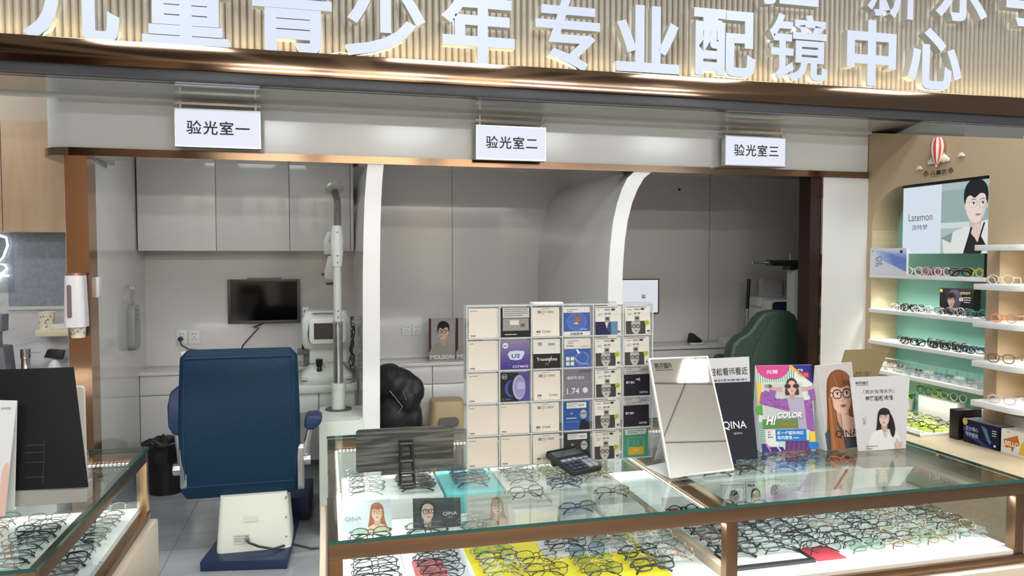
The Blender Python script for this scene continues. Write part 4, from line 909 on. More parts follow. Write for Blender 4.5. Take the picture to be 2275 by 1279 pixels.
# balloon ornament + clouds + sign
ox = XW
def wallpt(px, py, d=0): p = at_x(px, py, XW - d); return p
c = wallpt(2082, 333, .03); cl = wallpt(2081, 350, .03)
t = thing('balloon_ornament', 'red and white striped hot air balloon ornament on a cloud, high on the beige wall', 'ornament', (XW, c.y, cl.z))
RW = [mat('balloon_red', (206, 78, 64), .4), mat('balloon_cream', (240, 226, 214), .4)]
n = 32; m_ = 16; b = MB()
def bal(i, k):
    v = i / m_; ph = 2 * math.pi * k / n
    r_ = .048 * math.sin(math.pi * min(v * 1.02, 1)) ** .7 * (1 - .42 * max(0, (v - .45) / .55)) ; z = c.z + .075 * math.cos(math.pi * v) * (1.0 if v < .5 else 1.15)
    return (c.x + r_ * math.cos(ph) * .6, c.y + r_ * math.sin(ph), z)
for k in range(n):
    b.use(RW[(k // 2) % 2])
    for i in range(m_): b.add([bal(i, k), bal(i, k + 1), bal(i + 1, k + 1), bal(i + 1, k)], [(0, 3, 2, 1)])
part('balloon', b, t, weld=True)
M_CLOUD = mat('cloud_white', (234, 226, 216), .5)
def cloud(cx, cy, cz, s, parent):
    for dy, dz, r_ in ((0, 0, .034), (.04, -.012, .026), (-.04, -.010, .028), (.02, .016, .026), (-.018, .018, .024), (.065, -.02, .016), (-.066, -.018, .016)):
        yield ((cx, cy + dy * s, cz + dz * s), (r_ * s * .5, r_ * s, r_ * s * .86))
b = MB().use(M_CLOUD)
for p, r_ in cloud(XW - .018, cl.y, cl.z, 1.0, t): b.ellipsoid(p, r_, 16, 10)
o = part('cloud_base', b, t); m = o.modifiers.new('r', 'REMESH'); m.mode = 'VOXEL'; m.voxel_size = .005; m.use_smooth_shade = True
p = wallpt(2080, 366, .02); part('drip', MB().use(M_CLOUD).cyl((p.x, p.y, cl.z - .02), (p.x, p.y, p.z - .012), .010, .006, 12), t)
for px, py, lab in ((2042, 373, 'small white cloud ornament left of the children area lettering'), (2135, 344, 'small white cloud ornament right of the balloon')):
    p = wallpt(px, py, .012); b = MB().use(M_CLOUD)
    for q, r_ in cloud(p.x, p.y, p.z, .36, None): b.ellipsoid(q, r_, 12, 8)
    o = single('cloud_ornament', b, lab, 'ornament', 'small clouds on the beige wall'); m = o.modifiers.new('r', 'REMESH'); m.mode = 'VOXEL'; m.voxel_size = .003; m.use_smooth_shade = True
p0, p1 = wallpt(2052, 398), wallpt(2120, 370); w, h = p0.y - p1.y, p1.z - p0.z
t = thing('area_sign', 'dark children area lettering with two leaf sprigs on the beige wall', 'sign', (XW, (p0.y + p1.y) / 2, p0.z))
A = Art(w, h); A.text('儿童区', w * .5, h * .38, h * .55, (60, 44, 38), .02, w * .56, 'c'); A.text('CHILDREN & KIDS', w * .5, h * .12, h * .14, (96, 74, 62), .012, w * .5, 'c')
for sx in (.08, .90):
    for k in range(5): a = R(30 + 30 * k); A.line([(w * sx, h * .25), (w * sx + .018 * math.cos(a), h * .25 + .03 * math.sin(a))], .003, (130, 100, 78)); A.ell(w * sx + .018 * math.cos(a), h * .25 + .03 * math.sin(a), .005, .007, (120, 92, 70), 10)
A.build('lettering', lambda u, v, l: Vector((XW - .001 - l, p0.y - u * w, p0.z + v * h)), t)
# goods on the shelves
def wall_box(name, label, y1, y0, z, h, x, dep, matl, cat='box'):
    t = thing(name, label, cat, (x, (y0 + y1) / 2, z + .001)); part('carton', MB().use(matl).box(x, y0, z + .001, x + dep, y1, z + .001 + h), t, bevel=.0015)
    return t, (lambda u, v, l: Vector((x - .0006 - l, y1 - u * (y1 - y0), z + .001 + v * h)))
ya, yb = at_x(1932, 600, XW).y, at_x(2018, 600, XW).y
t, f = wall_box('product_box', 'pale blue gradient product box at the left end of the top niche shelf', 4.195, yb, ZSH[0], .165, XW - .0145, .016, M_PAPER)
w, h = 4.195 - yb, .165; A = Art(w, h); A.rect(0, 0, w, h, (222, 222, 236))
for i in range(10): A.poly([(w * (.12 + .05 * i), h * (.95 - .02 * i)), (w, h * (.86 - .03 * i)), (w, h * .12), (w * (.25 + .05 * i), h * (.6 - .03 * i))], (206 - 10 * i, 214 - 8 * i, 240 - 3 * i))
A.ring(w * .28, h * .58, h * .11, h * .11, h * .025, (96, 110, 160)); A.ring(w * .20, h * .57, h * .05, h * .07, h * .02, (110, 120, 160)); A.fineprint(w * .18, h * .38, w * .2, h * .05, 2, (120, 126, 160), 3); A.rect(w * .84, h * .82, w * .9, h * .92, (40, 50, 90)); A.fineprint(w * .05, h * .88, w * .12, h * .04, 1, (110, 110, 140), 8)
A.build('printed_front', f, t)
ya, yb = at_x(2088, 660, XW + .07).y, at_x(2163, 660, XW + .07).y
t, f = wall_box('product_box', 'black product box with a small portrait on the second niche shelf', ya, yb, ZSH[1], .155, XW + .07, .05, M_BLACK)
w, h = ya - yb, .155; A = Art(w, h); A.rect(0, 0, w, h, (30, 29, 32)); A.ell(w * .45, h * .62, h * .36, h * .34, (70, 70, 84))
head(A, w * .36, h * .52, h * .42, (34, 28, 28), (196, 164, 150), (40, 40, 48), 'short', None, .1, (150, 90, 86), True, 1.0); A.rect(w * .02, h * .84, w * .09, h * .95, (200, 190, 80))
A.text('全新视界', w * .62, h * .80, h * .11, (190, 170, 120), .01, w * .3); A.text('65', w * .60, h * .55, h * .18, (240, 240, 240), .03, w * .12); A.fineprint(w * .74, h * .66, w * .2, h * .05, 3, (210, 210, 210), 5); A.rect(w * .70, h * .06, w * .8, h * .2, (150, 150, 150)); A.fineprint(w * .82, h * .16, w * .12, h * .04, 2, (160, 160, 160), 5)
A.build('printed_front', f, t)
ya, yb = at_x(2140, 980, 3.40).y, at_x(2219, 980, 3.40).y
t, f = wall_box('product_box', 'dark blue product box with white slogan on the wood ledge', ya, yb, NZ0, .125, 3.40, .10, mat('navy_carton', (20, 24, 52), .35))
w, h = ya - yb, .125; A = Art(w, h); A.rect(0, 0, w, h, (20, 24, 56)); A.poly([(0, h * .7), (w * .3, h * .4), (w * .6, h * .15), (w * .9, 0), (w * .6, 0), (w * .2, h * .25), (0, h * .5)], (58, 60, 130)); A.poly([(w * .5, h * .9), (w * .66, h * .8), (w * .75, h * .4), (w * .8, h * .3), (w * .78, h * .15), (w * .68, h * .3), (w * .6, h * .6)], (84, 120, 160))
A.text('百分用心', w * .07, h * .56, h * .2, (196, 200, 226), .01, w * .36); A.text('守护童视', w * .07, h * .30, h * .2, (196, 200, 226), .01, w * .36); A.fineprint(w * .82, h * .76, w * .12, h * .06, 3, (220, 220, 230), 5); A.ell(w * .9, h * .16, h * .06, h * .05, (230, 230, 240)); A.ell(w * .05, h * .9, h * .13, h * .16, (196, 168, 90), 20)
A.build('printed_front', f, t)
part('top_flap', MB().use(mat('grey_flap', (120, 124, 140), .4)).box(3.40, yb, NZ0 + .126, 3.50, ya, NZ0 + .1275), t)
single('black_board', MB().use(M_BLACK).box(3.39, ya - .02, NZ0 + .001, 3.60, ya + .012 + .03, NZ0 + .165), 'tall black case behind the dark blue product box', 'case', bevel=.002).location.y += .045
yc, yd = at_x(2222, 1010, 3.40).y, at_x(2290, 1010, 3.40).y
t, f = wall_box('product_box', 'white box with an orange banner reading BELLO on the wood ledge', yc - .004, yd, NZ0, .125, 3.40, .10, M_PAPER)
w, h = yc - yd, .125; A = Art(w, h); A.rect(0, 0, w, h, (232, 228, 222)); A.poly([(w * .08, h * .56), (w * .56, h * .86), (w * .64, h * .46), (w * .46, h * .34), (w * .40, h * .1), (w * .34, h * .3), (w * .16, h * .24)], (196, 110, 44)); A.text('BELLO', w * .14, h * .36, h * .25, (246, 240, 226), .03, w * .46, rot=.30); A.fineprint(w * .2, h * .9, w * .2, h * .05, 1, (190, 110, 90), 3); A.poly([(w * .62, h * .1), (w * .7, h * .6), (w * .8, h * .7), (w * .98, h * .6), (w * .98, h * .1)], (226, 184, 60))
A.build('printed_front', f, t)
t, f = wall_box('product_box', 'long low white box behind the dark blue product box', at_x(2178, 940, 3.54).y, at_x(2300, 940, 3.54).y, NZ0, .165, 3.545, .10, M_PAPER)
part('gold_clasp', MB().use(FRAME['gold']).box(3.543, 3.02, NZ0 + .10, 3.546, 3.06, NZ0 + .14), t)
# white planter with leaves, palm ornament
def planter(px, py, x, label, leaf, n, s):
    p = at_x(px, py, x); t = thing('planter', label, 'plant', (x, p.y, NZ0))
    M_POT = mat('pot_white', (236, 230, 216), .45)
    part('pot', MB().use(M_POT).lathe([(.055 * s, .001), (.068 * s, .10 * s), (.070 * s, .11 * s), (.062 * s, .11 * s), (.058 * s, .09 * s)], (x, p.y, NZ0), 24), t)
    rr = random.Random(n); b = MB().use(leaf)
    for k in range(n):
        a = rr.uniform(0, 6.28); l = rr.uniform(.08, .14) * s; up = rr.uniform(.5, 1.3); base = Vector((x, p.y, NZ0 + .09 * s)); d = Vector((math.cos(a), math.sin(a), up)).normalized(); side = d.cross(Vector((0, 0, 1))).normalized() * .014 * s
        p1 = base + d * l * .6; p2 = base + d * l + Vector((0, 0, -.03 * s))
        b.add([base, p1 + side + Vector((0, 0, .004)), p2, p1 - side], [(0, 1, 2, 3)])
    part('leaves', b, t)
M_LEAF = mat('leaf_lime', (150, 196, 60), .5); M_LEAF2 = mat('leaf_green', (58, 118, 62), .5)
planter(2006, 925, 3.63, 'white pot with lime green leaves at the far end of the wood ledge', M_LEAF, 26, .9)
planter(2178, 915, 3.655, 'small pot of dark green palm leaves behind the black case', M_LEAF2, 30, .8)
# clear cases with eyeglasses on the lowest niche shelf
rr = random.Random(21)
for i in range(11):
    y = NY1 - .07 - i * .076; zt_ = ZSH[3]
    t = thing('clear_case', 'clear acrylic case with a frame inside, ' + ORD[i] + ' from the far end of the niche shelf', 'case', (XW + .06, y, zt_), 'clear cases on the lowest niche shelf')
    part('tray', MB().use(M_ACRYL).box(XW + .005, y - .034, zt_ + .001, XW + .15, y + .034, zt_ + .026), t, smooth=False)
    part('lid', MB().use(M_ACRYL).quad((XW + .03, y - .034, zt_ + .075), (XW + .03, y + .034, zt_ + .075), (XW + .15, y + .034, zt_ + .06), (XW + .15, y - .034, zt_ + .06)), t, smooth=False)
    for sx in (-.034, .034): part('lid_support', MB().use(M_ACRYL).box(XW + .145, y + sx - .001, zt_ + .026, XW + .15, y + sx + .001, zt_ + .062), t, smooth=False)
    A = Art(.03, .03); A.rect(0, 0, .03, .03, (240, 240, 240)); A.rect(.008, .008, .022, .022, (80, 80, 80)) if False else A.fineprint(.004, .02, .02, .004, 2, (90, 90, 90), i)
    A.build('price_tag', lambda u, v, l: Vector((XW + .0045 - l, y + .012 - u * .026, zt_ + .002 + v * .022)), t)
    col = rr.choice(['gunmetal', 'pink', 'clear', 'silver', 'blue', 'rose']); 
    eyeglasses(rr.choice(['oval', 'panto', 'narrow']), col, .0016, 'grey' if i in (2, 4) else 'clear', 'folded', Matrix.Translation((XW + .045, y, zt_ + .029)) @ Matrix.Rotation(R(-90), 4, 'Z') @ Matrix.Scale(.47, 4) @ Matrix.Rotation(R(-30), 4, 'X'), COLNAME[col] + ' eyeglasses in the ' + ORD[i] + ' clear case from the far end', 'eyeglasses in clear cases')
# eyeglasses on the niche shelves: (pixel x, shelf, setback, turn, shape, colour, rim)
NSH = ['top', 'second', 'third']
row = [(2030, 0, .02, -78, 'round', 'white', .0026), (2052, 0, .07, -95, 'round', 'pink', .0024), (2066, 0, .03, -84, 'round', 'pink', .0024), (2080, 0, .08, -100, 'panto', 'rose', .0022), (2094, 0, .02, -90, 'round', 'white', .0024), (2108, 0, .07, -80, 'round', 'pink', .0024), (2134, 0, .015, -70, 'panto', 'black', .0021), (2166, 0, .045, -95, 'round', 'yellow', .0024),
       (1998, 1, .03, -85, 'square', 'clear', .0018), (2006, 1, .09, -92, 'square', 'black', .0020), (2022, 1, .03, -80, 'panto', 'black', .0022), (2040, 1, .08, -95, 'square', 'black', .0020), (2050, 1, .02, -84, 'oval', 'clear', .0018), (2076, 1, .02, -86, 'round', 'clear', .0018), (2100, 1, .015, -78, 'panto', 'silver', .0016), (2126, 1, .07, -95, 'panto', 'clear', .0018), (2140, 1, .02, -88, 'round', 'silver', .0016), (2172, 1, .01, -75, 'round', 'teal', .0018),
       (2012, 2, .08, -95, 'oval', 'gunmetal', .0018), (2024, 2, .02, -84, 'square', 'black', .0024), (2062, 2, .04, -70, 'square', 'black', .0022), (2080, 2, .10, -96, 'panto', 'black', .0020), (2090, 2, .03, -86, 'square', 'black', .0024), (2108, 2, .09, -98, 'square', 'black', .0022), (2118, 2, .02, -85, 'square', 'black', .0022), (2138, 2, .08, -92, 'panto', 'black', .0022), (2148, 2, .02, -86, 'oval', 'black', .0022), (2168, 2, .06, -75, 'square', 'blue', .0022)]
cnt = {}
for px, s_, set_, rz, shp, col, rim in row:
    y = at_x(px, 600, XW + set_).y; k = s_; cnt[k] = cnt.get(k, 0) + 1
    eyeglasses(shp, col, rim, 'clear', 'open' if rim > .002 and (px % 3 == 0) and set_ < .03 else 'folded', pose_shelf(XW + set_, y, ZSH[s_], rz), COLNAME[col] + ' ' + shname(shp) + ' eyeglasses, ' + ORD[cnt[k] - 1] + ' from the far end of the ' + NSH[s_] + ' niche shelf', 'eyeglasses on the ' + NSH[s_] + ' niche shelf')
for k, (px, s_, shp, col, lab) in enumerate(((2222, 1, 'round', 'clear', 'clear eyeglasses alone on a white rounded column shelf'), (2232, 2, 'round', 'orange', 'orange eyeglasses alone on a white rounded column shelf'), (2228, 3, 'panto', 'brown', 'brown eyeglasses alone on a white rounded column shelf'), (2232, 4, 'oval', 'lilac', 'lilac eyeglasses alone on the lowest rounded column shelf'))):
    X = XW - .10; eyeglasses(shp, col, .0017, 'clear', 'open', pose_shelf(X, at_x(px, 650, X).y, ZSF[s_], -62), lab, 'eyeglasses on the column shelves')
# tray of eyeglasses and a hanging bar on the ledge
t = thing('display_tray', 'low white tray of assorted eyeglasses on the wood ledge', 'tray', (3.4, 3.75, NZ0))
y0, y1 = 3.49, 3.98
b = MB().use(M_PAPER).box(3.24, y0, NZ0 + .001, 3.58, y1, NZ0 + .012); part('base', b, t)
b = MB().use(M_ACRYL).box(3.235, y0, NZ0 + .001, 3.24, y1, NZ0 + .03); part('clear_lip', b, t)
b = MB().use(mat('lime_sheet', (216, 226, 90), .5)).box(3.34, y0 + .05, NZ0 + .012, 3.52, y1 - .04, NZ0 + .014); part('lime_mat', b, t)
t = thing('frame_bar', 'white stepped block draped with eyeglasses behind the ledge tray', 'display block', (3.63, 3.75, NZ0))
part('block', MB().use(M_PAPER).box(3.60, 3.60, NZ0 + .001, 3.66, 3.90, NZ0 + .15), t, bevel=.004)
part('rail', MB().use(M_ACRYL).box(3.59, 3.59, NZ0 + .151, 3.67, 3.91, NZ0 + .156), t)
rr = random.Random(9); i = 0
for xx in (3.27, 3.335, 3.40, 3.465, 3.53):
    for yy in (3.57, 3.73, 3.89):
        col = rr.choice(['gunmetal', 'lime', 'black', 'silver', 'teal', 'clear', 'blue', 'lime']); shp = rr.choice(['oval', 'round', 'panto', 'square']); 
        eyeglasses(shp, col, .0016, 'clear', 'folded', Matrix.Translation((xx, yy + rr.uniform(-.01, .01), NZ0 + .0145)) @ Matrix.Rotation(R(-90 + rr.uniform(-6, 6)), 4, 'Z') @ Matrix.Translation((0, 0, .019)) @ Matrix.Rotation(R(-62), 4, 'X'), COLNAME[col] + ' ' + shname(shp) + ' eyeglasses, ' + ORD[i] + ' in the low ledge tray', 'eyeglasses in the ledge tray'); i += 1
for k, yy in enumerate((3.62, 3.76, 3.88)):
    col = ['clear', 'lime', 'gunmetal'][k]
    eyeglasses(['round', 'oval', 'round'][k], col, .0016, 'clear', 'open', Matrix.Translation((3.625, yy, NZ0 + .1585)) @ Matrix.Rotation(R(-90), 4, 'Z') @ Matrix.Translation((0, 0, 0)), COLNAME[col] + ' eyeglasses standing on the white block behind the ledge tray', 'eyeglasses on the white block')

# ================================================================== GLASS SHOWCASES
YF, YK, ZT, ZB = 1.862, 2.96, .85, .63     # front, back, glass top, tray
def showcase(x0, x1, label, mull=None):
    t = thing('glass_showcase', label, 'showcase', ((x0 + x1) / 2, (YF + YK) / 2, 0), 'glass showcases')
    w = .034; zr0, zr1 = .800, .839
    part('glass_top', MB().use(M_GLASS).add([(x0 - .003, YF - .003, ZT), (x1 + .003, YF - .003, ZT), (x1 + .003, YK + .003, ZT), (x0 - .003, YK + .003, ZT), (x0 - .003, YF - .003, .840), (x1 + .003, YF - .003, .840), (x1 + .003, YK + .003, .840), (x0 - .003, YK + .003, .840)], [(0, 1, 2, 3), (7, 6, 5, 4)]).use(M_GEDGE).add([(x0 - .003, YF - .003, ZT), (x1 + .003, YF - .003, ZT), (x1 + .003, YK + .003, ZT), (x0 - .003, YK + .003, ZT), (x0 - .003, YF - .003, .840), (x1 + .003, YF - .003, .840), (x1 + .003, YK + .003, .840), (x0 - .003, YK + .003, .840)], [(4, 5, 1, 0), (5, 6, 2, 1), (6, 7, 3, 2), (7, 4, 0, 3)]), t, smooth=False)
    for b_ in ((x0, YF, x1, YF + w * .6), (x0, YK - w, x1, YK), (x0, YF + w * .6, x0 + w * .7, YK - w), (x1 - w * .7, YF + w * .6, x1, YK - w)):
        part('top_rail', MB().use(M_BRONZE2).box(b_[0], b_[1], zr0, b_[2], b_[3], zr1), t, bevel=.0015)
    for x, y in ((x0, YF), (x1 - w, YF), (x0, YK - w), (x1 - w, YK - w)):
        part('post', MB().use(M_BRONZE2 if y < 2.2 else mat('pale_brass', (214, 186, 148), .3, 1.0)).box(x, y, ZB - .02, x + w, y + w, zr0), t, bevel=.0015)
    g = MB().use(M_GLASS).quad((x0 + w, YF + .012, ZB), (x1 - w, YF + .012, ZB), (x1 - w, YF + .012, zr0), (x0 + w, YF + .012, zr0)); part('front_pane', g, t, smooth=False)
    for nm, x in (('side_pane', x0 + .012), ('side_pane', x1 - .012)): part(nm, MB().use(M_GLASS).quad((x, YK - w, ZB), (x, YF + w, ZB), (x, YF + w, zr0), (x, YK - w, zr0)), t, smooth=False)
    part('back_pane', MB().use(M_GLASS).quad((x1 - w, YK - .015, ZB), (x0 + w, YK - .015, ZB), (x0 + w, YK - .015, zr0), (x1 - w, YK - .015, zr0)), t, smooth=False)
    part('tray_floor', MB().use(M_TRAYW).box(x0 + .03, YF + .035, ZB - .02, x1 - .03, YK - .02, ZB), t)
    part('base_trim', MB().use(M_BRONZE2).box(x0 - .004, YF - .006, ZB - .045, x1 + .004, YK, ZB - .018), t, bevel=.002)
    part('inner_trim', MB().use(M_CREAM).box(x0 + .004, YF + .004, ZB - .018, x1 - .004, YF + .035, ZB - .006), t)
    part('cabinet_base', MB().use(mat('cream_base_panel', (214, 198, 176), .3)).box(x0 - .03, YF - .03, .0, x1 + .03, YK, ZB - .047), t, bevel=.008)
    if mull is not None:
        part('mullion', MB().use(M_BRONZE2).box(mull, YF, ZB - .018, mull + .036, YF + .03, zr0), t, bevel=.0015)
        part('cross_rail', MB().use(M_BRONZE2).box(mull, YF + .021, zr0 + .002, mull + .036, YK - w, zr1), t, bevel=.0015)
        part('tray_divider', MB().use(mat('divider_wood', (176, 156, 132), .4)).box(mull + .004, YF + .035, ZB, mull + .028, YK - .03, ZB + .03), t)
    def strip(name, p0, p1, n):
        b = MB().use(M_PAPER); d = (Vector(p1) - Vector(p0)); b.box(min(p0[0], p1[0]) - .004, min(p0[1], p1[1]) - .004, p0[2], max(p0[0], p1[0]) + .004, max(p0[1], p1[1]) + .004, p0[2] + .004)
        b.use(M_LED)
        for i in range(n):
            q = Vector(p0) + d * ((i + .5) / n); b.box(q.x - .003, q.y - .003, q.z - .0015, q.x + .003, q.y + .003, q.z + .0055)
        part(name, b, t, smooth=False)
    strip('led_strip', (x0 + .032, YF + .04, .800), (x0 + .032, YK - .05, .800), 80)
    strip('led_strip', (x0 + .04, YK - .045, .800), (x1 - .04, YK - .045, .800), int(70 * (x1 - x0)))
    strip('led_strip', (x0 + .04, YF + .028, .792), (x1 - .04, YF + .028, .792), int(70 * (x1 - x0)))
    if mull: strip('led_strip', (mull - .006, YF + .05, .800), (mull - .006, YK - .05, .800), 70)
    area_light('case_led', ((x0 + x1) / 2, YF + .032, .790), x1 - x0 - .1, .01, 5.2 * (x1 - x0), (1, .98, .95), (R(-38), 0, 0), 150)
    area_light('case_led', ((x0 + x1) / 2, YK - .05, .796), x1 - x0 - .1, .01, 4.0 * (x1 - x0), (1, .98, .93), (R(38), 0, 0), 150)
    area_light('case_led', (x0 + .034, (YF + YK) / 2, .796), .01, 1.0, 2.5, (1, .98, .95), (0, R(-30), 0), 150)
    return t
MX = 1.086
case_main = showcase(0.0, 2.128, 'long glass showcase with bronze frame carrying the lens rack and standees', MX)
case_left = showcase(-2.1, -.640, 'glass showcase with bronze frame at the lower left of the aisle')

# ---- liners, pads and blocks inside the main case
def pad(name, label, x0, y0, x1, y1, z0, z1, matl, r=.0, cat='pad', grp='pads inside the long showcase'):
    pts = rrect(x0, y0, x1, y1, r) if r else [(x0, y0), (x1, y0), (x1, y1), (x0, y1)]
    return single(name, MB().use(matl).prism(pts, z0, z1, 'z'), label, cat, grp, loc=((x0 + x1) / 2, (y0 + y1) / 2, z0), bevel=.002 if z1 - z0 > .01 else 0)
M_YEL = mat('yellow_sheet', (240, 214, 40), .5); M_CYAN = mat('cyan_mat', (110, 206, 212), .5); M_LGREY = mat('lilac_grey_pad', (206, 202, 208), .5)
def X63(px, py=1230): return at_z(px, py, ZB).x
pad('tray_liner', 'white liner under the leftmost column of eyeglasses', .05, 1.92, .212, 2.44, ZB + .0005, ZB + .004, M_PAPER)
pad('tray_liner', 'pale grey liner under the second column from the left', .225, 1.92, .395, 2.44, ZB + .0005, ZB + .004, M_LGREY)
pad('red_pad', 'dusty red pad beneath the second column of eyeglasses', .24, 1.95, .33, 2.22, ZB + .0045, ZB + .0060, mat('red_pad', (186, 96, 100), .5), .02)
pad('yellow_sheet', 'yellow sheet lining the middle of the long showcase', .41, 1.92, .96, 2.36, ZB + .0005, ZB + .0016, M_YEL)
pad('grey_pad', 'lilac grey pad with rounded corner lying over the yellow sheet', .64, 2.13, .94, 2.275, ZB + .0020, ZB + .0075, M_LGREY, .03)
pad('black_board', 'black framed white tray near the bronze mullion', 1.13, 1.92, 1.42, 2.03, ZB + .0005, ZB + .010, M_BLACK)
pad('white_sheet', 'white sheet lying on the black framed tray', 1.15, 1.935, 1.40, 2.12, ZB + .0105, ZB + .0115, M_PAPER)
pad('red_card', 'small red card beneath black eyeglasses right of the mullion', 1.43, 1.925, 1.53, 2.02, ZB + .0005, ZB + .003, mat('red_card', (206, 56, 70), .5))
ZR = .70
def riser(label, x0, y0, x1, y1, z1=ZR, m=M_PAPER): return pad('display_block', label, x0, y0, x1, y1, ZB + .0005, z1, m, 0, 'display block', 'white display blocks in the long showcase')
riser('white display block at the back left of the long showcase', .05, 2.60, .40, 2.90)
riser('cyan topped display block behind the dark picture card', .41, 2.60, .62, 2.90, ZR, M_CYAN)
riser('white display block below the lens rack, back row', .63, 2.58, 1.06, 2.90)
riser('white display block right of the third picture card', .60, 2.36, .745, 2.555, ZR)
riser('low white display block nearest the front glass', .755, 2.28, .895, 2.44, ZR - .03)
riser('white display block below the calculator', .755, 2.45, .90, 2.565, ZR + .01)
riser('white display block left of the cross rail', .905, 2.33, 1.05, 2.52, ZR - .01)
riser('narrow white display block under the two folded placards', 1.63, 2.315, 1.99, 2.45)
riser('white display block at the back of the right compartment', 1.38, 2.52, 2.085, 2.86, ZR)

# ---- pairs of eyeglasses
rr = random.Random(4)
count = {}
def row_pairs(desc, X, ys, z, styles, group, tilt=62, jx=.004, rz=3, parts=True):
    for i, y in enumerate(ys):
        shp, col, rim, lens = rr.choice(styles)
        eyeglasses(shp, col, rim, lens, 'folded', pose_tray(X + rr.uniform(-jx, jx), y + rr.uniform(-.004, .004), z, tilt + rr.uniform(-5, 5), rr.uniform(-rz, rz)), '%s %s eyeglasses, %s from front in %s' % (COLNAME[col], shname(shp), ORD[i] if i < len(ORD) else 'last', desc), group, parts)
DK = [('half', 'black', .0013, 'clear'), ('square', 'black', .0012, 'clear'), ('panto', 'gunmetal', .0010, 'clear'), ('round', 'black', .0011, 'clear'), ('oval', 'gunmetal', .0012, 'green')]
BK = [('square', 'black', .0019, 'clear'), ('panto', 'black', .0021, 'clear'), ('round', 'black', .0017, 'clear'), ('panto', 'brown', .0017, 'clear')]
MT = [('round', 'silver', .0009, 'clear'), ('panto', 'gunmetal', .0010, 'clear'), ('square', 'silver', .0010, 'green'), ('round', 'gold', .0009, 'clear'), ('panto', 'rose', .0009, 'clear'), ('round', 'gunmetal', .0010, 'blue'), ('half', 'gunmetal', .0012, 'clear')]
GD = [('round', 'gold', .0010, 'clear'), ('panto', 'gold', .0011, 'clear'), ('panto', 'rose', .0011, 'clear'), ('square', 'clear', .0015, 'clear')]
PK = [('panto', 'pink', .0016, 'clear'), ('round', 'clear', .0016, 'clear'), ('round', 'rose', .0012, 'clear'), ('square', 'white', .0014, 'clear')]
def yr(a, b, s): return [a + s * i for i in range(int((b - a) / s + 1.001))]
GL = 'eyeglasses in the left part of the long showcase'; GR = 'eyeglasses in the right part of the long showcase'; GB = 'eyeglasses on the blocks of the long showcase'
row_pairs('the leftmost column of the long showcase', .130, yr(2.03, 2.43, .052), ZB + .005, DK, GL)
row_pairs('the second column of the long showcase', .310, yr(2.03, 2.43, .052), ZB + .007, DK + BK[:2], GL)
row_pairs('the left column on the yellow sheet', .485, yr(2.00, 2.46, .052), ZB + .003, MT[:3] + DK[2:4], GL)
row_pairs('the column left of the grey pad', .60 - .0, yr(1.98, 2.10, .048), ZB + .003, MT, GL)
row_pairs('the left column on the grey pad', .715, yr(2.15, 2.25, .045), ZB + .009, DK[1:4], GL)
row_pairs('the right column on the grey pad', .868, yr(2.15, 2.25, .045), ZB + .009, MT, GL)
row_pairs('the yellow strip below the grey pad', .755, yr(1.945, 2.09, .048), ZB + .003, MT[2:], GL)
row_pairs('the yellow sheet beside the mullion', .91, yr(1.945, 2.09, .048), ZB + .003, BK[:3] + MT[:1], GL)
row_pairs('the column along the wooden divider', 1.006, yr(2.00, 2.30, .050), ZB + .002, GD + MT[:2], GL)
# right compartment
row_pairs('the first column right of the mullion', 1.193, yr(1.96, 2.33, .050), ZB + .0125, BK + PK[:1], GR)
row_pairs('the second column right of the mullion', 1.333, yr(1.96, 2.33, .046), ZB + .0125, BK + DK[:2], GR)
row_pairs('the third column right of the mullion', 1.472, yr(1.94, 2.33, .048), ZB + .0035, [BK[0], BK[2], MT[1], DK[3]], GR)
row_pairs('the fourth column right of the mullion', 1.611, yr(1.92, 2.27, .045), ZB + .001, MT + DK[2:4], GR)
row_pairs('the fifth column right of the mullion', 1.750, yr(1.92, 2.27, .045), ZB + .001, MT + GD[:2] + DK[3:4], GR)
row_pairs('the sixth column right of the mullion', 1.889, yr(1.92, 2.27, .045), ZB + .001, MT + GD[:2], GR)
row_pairs('the last column at the right end', 2.025, yr(1.94, 2.42, .045), ZB + .001, MT[:2] + GD[:2], GR, parts=True)
# blocks
row_pairs('the pile on the back left block', .135, yr(2.64, 2.86, .055), ZR + .001, [('oval', 'silver', .0011, 'clear'), ('round', 'silver', .0011, 'clear')], GB)
row_pairs('the dark pile on the back left block', .310, yr(2.64, 2.86, .045), ZR + .001, [('narrow', 'black', .0014, 'grey'), ('half', 'gunmetal', .0014, 'clear')], GB)
row_pairs('the row on the cyan block', .515, yr(2.64, 2.86, .045), ZR + .001, [('half', 'black', .0014, 'blue'), ('oval', 'gunmetal', .0013, 'clear')], GB)
row_pairs('the left row below the lens rack', .705, yr(2.62, 2.84, .052), ZR + .001, MT[:2] + DK[2:3], GB)
row_pairs('the middle row below the lens rack', .85, yr(2.60, 2.84, .052), ZR + .001, MT[3:5] + DK[2:3], GB)
row_pairs('the gold row below the lens rack', .99, yr(2.60, 2.84, .052), ZR + .001, GD, GB)
for X, y, z, shp, col, lab in ((.672, 2.46, ZR, 'panto', 'gunmetal', 'dark grey eyeglasses alone on the block right of the third picture card'), (.825, 2.36, ZR - .03, 'half', 'gunmetal', 'thin dark eyeglasses alone on the low block nearest the front glass'), (.828, 2.505, ZR + .01, 'oval', 'blue', 'blue eyeglasses alone on the block below the calculator'), (.978, 2.43, ZR - .01, 'half', 'black', 'black half-rim eyeglasses alone on the block left of the cross rail')):
    eyeglasses(shp, col, .0014, 'clear', 'folded', pose_tray(X, y, z + .001, 50, 4), lab, GB)
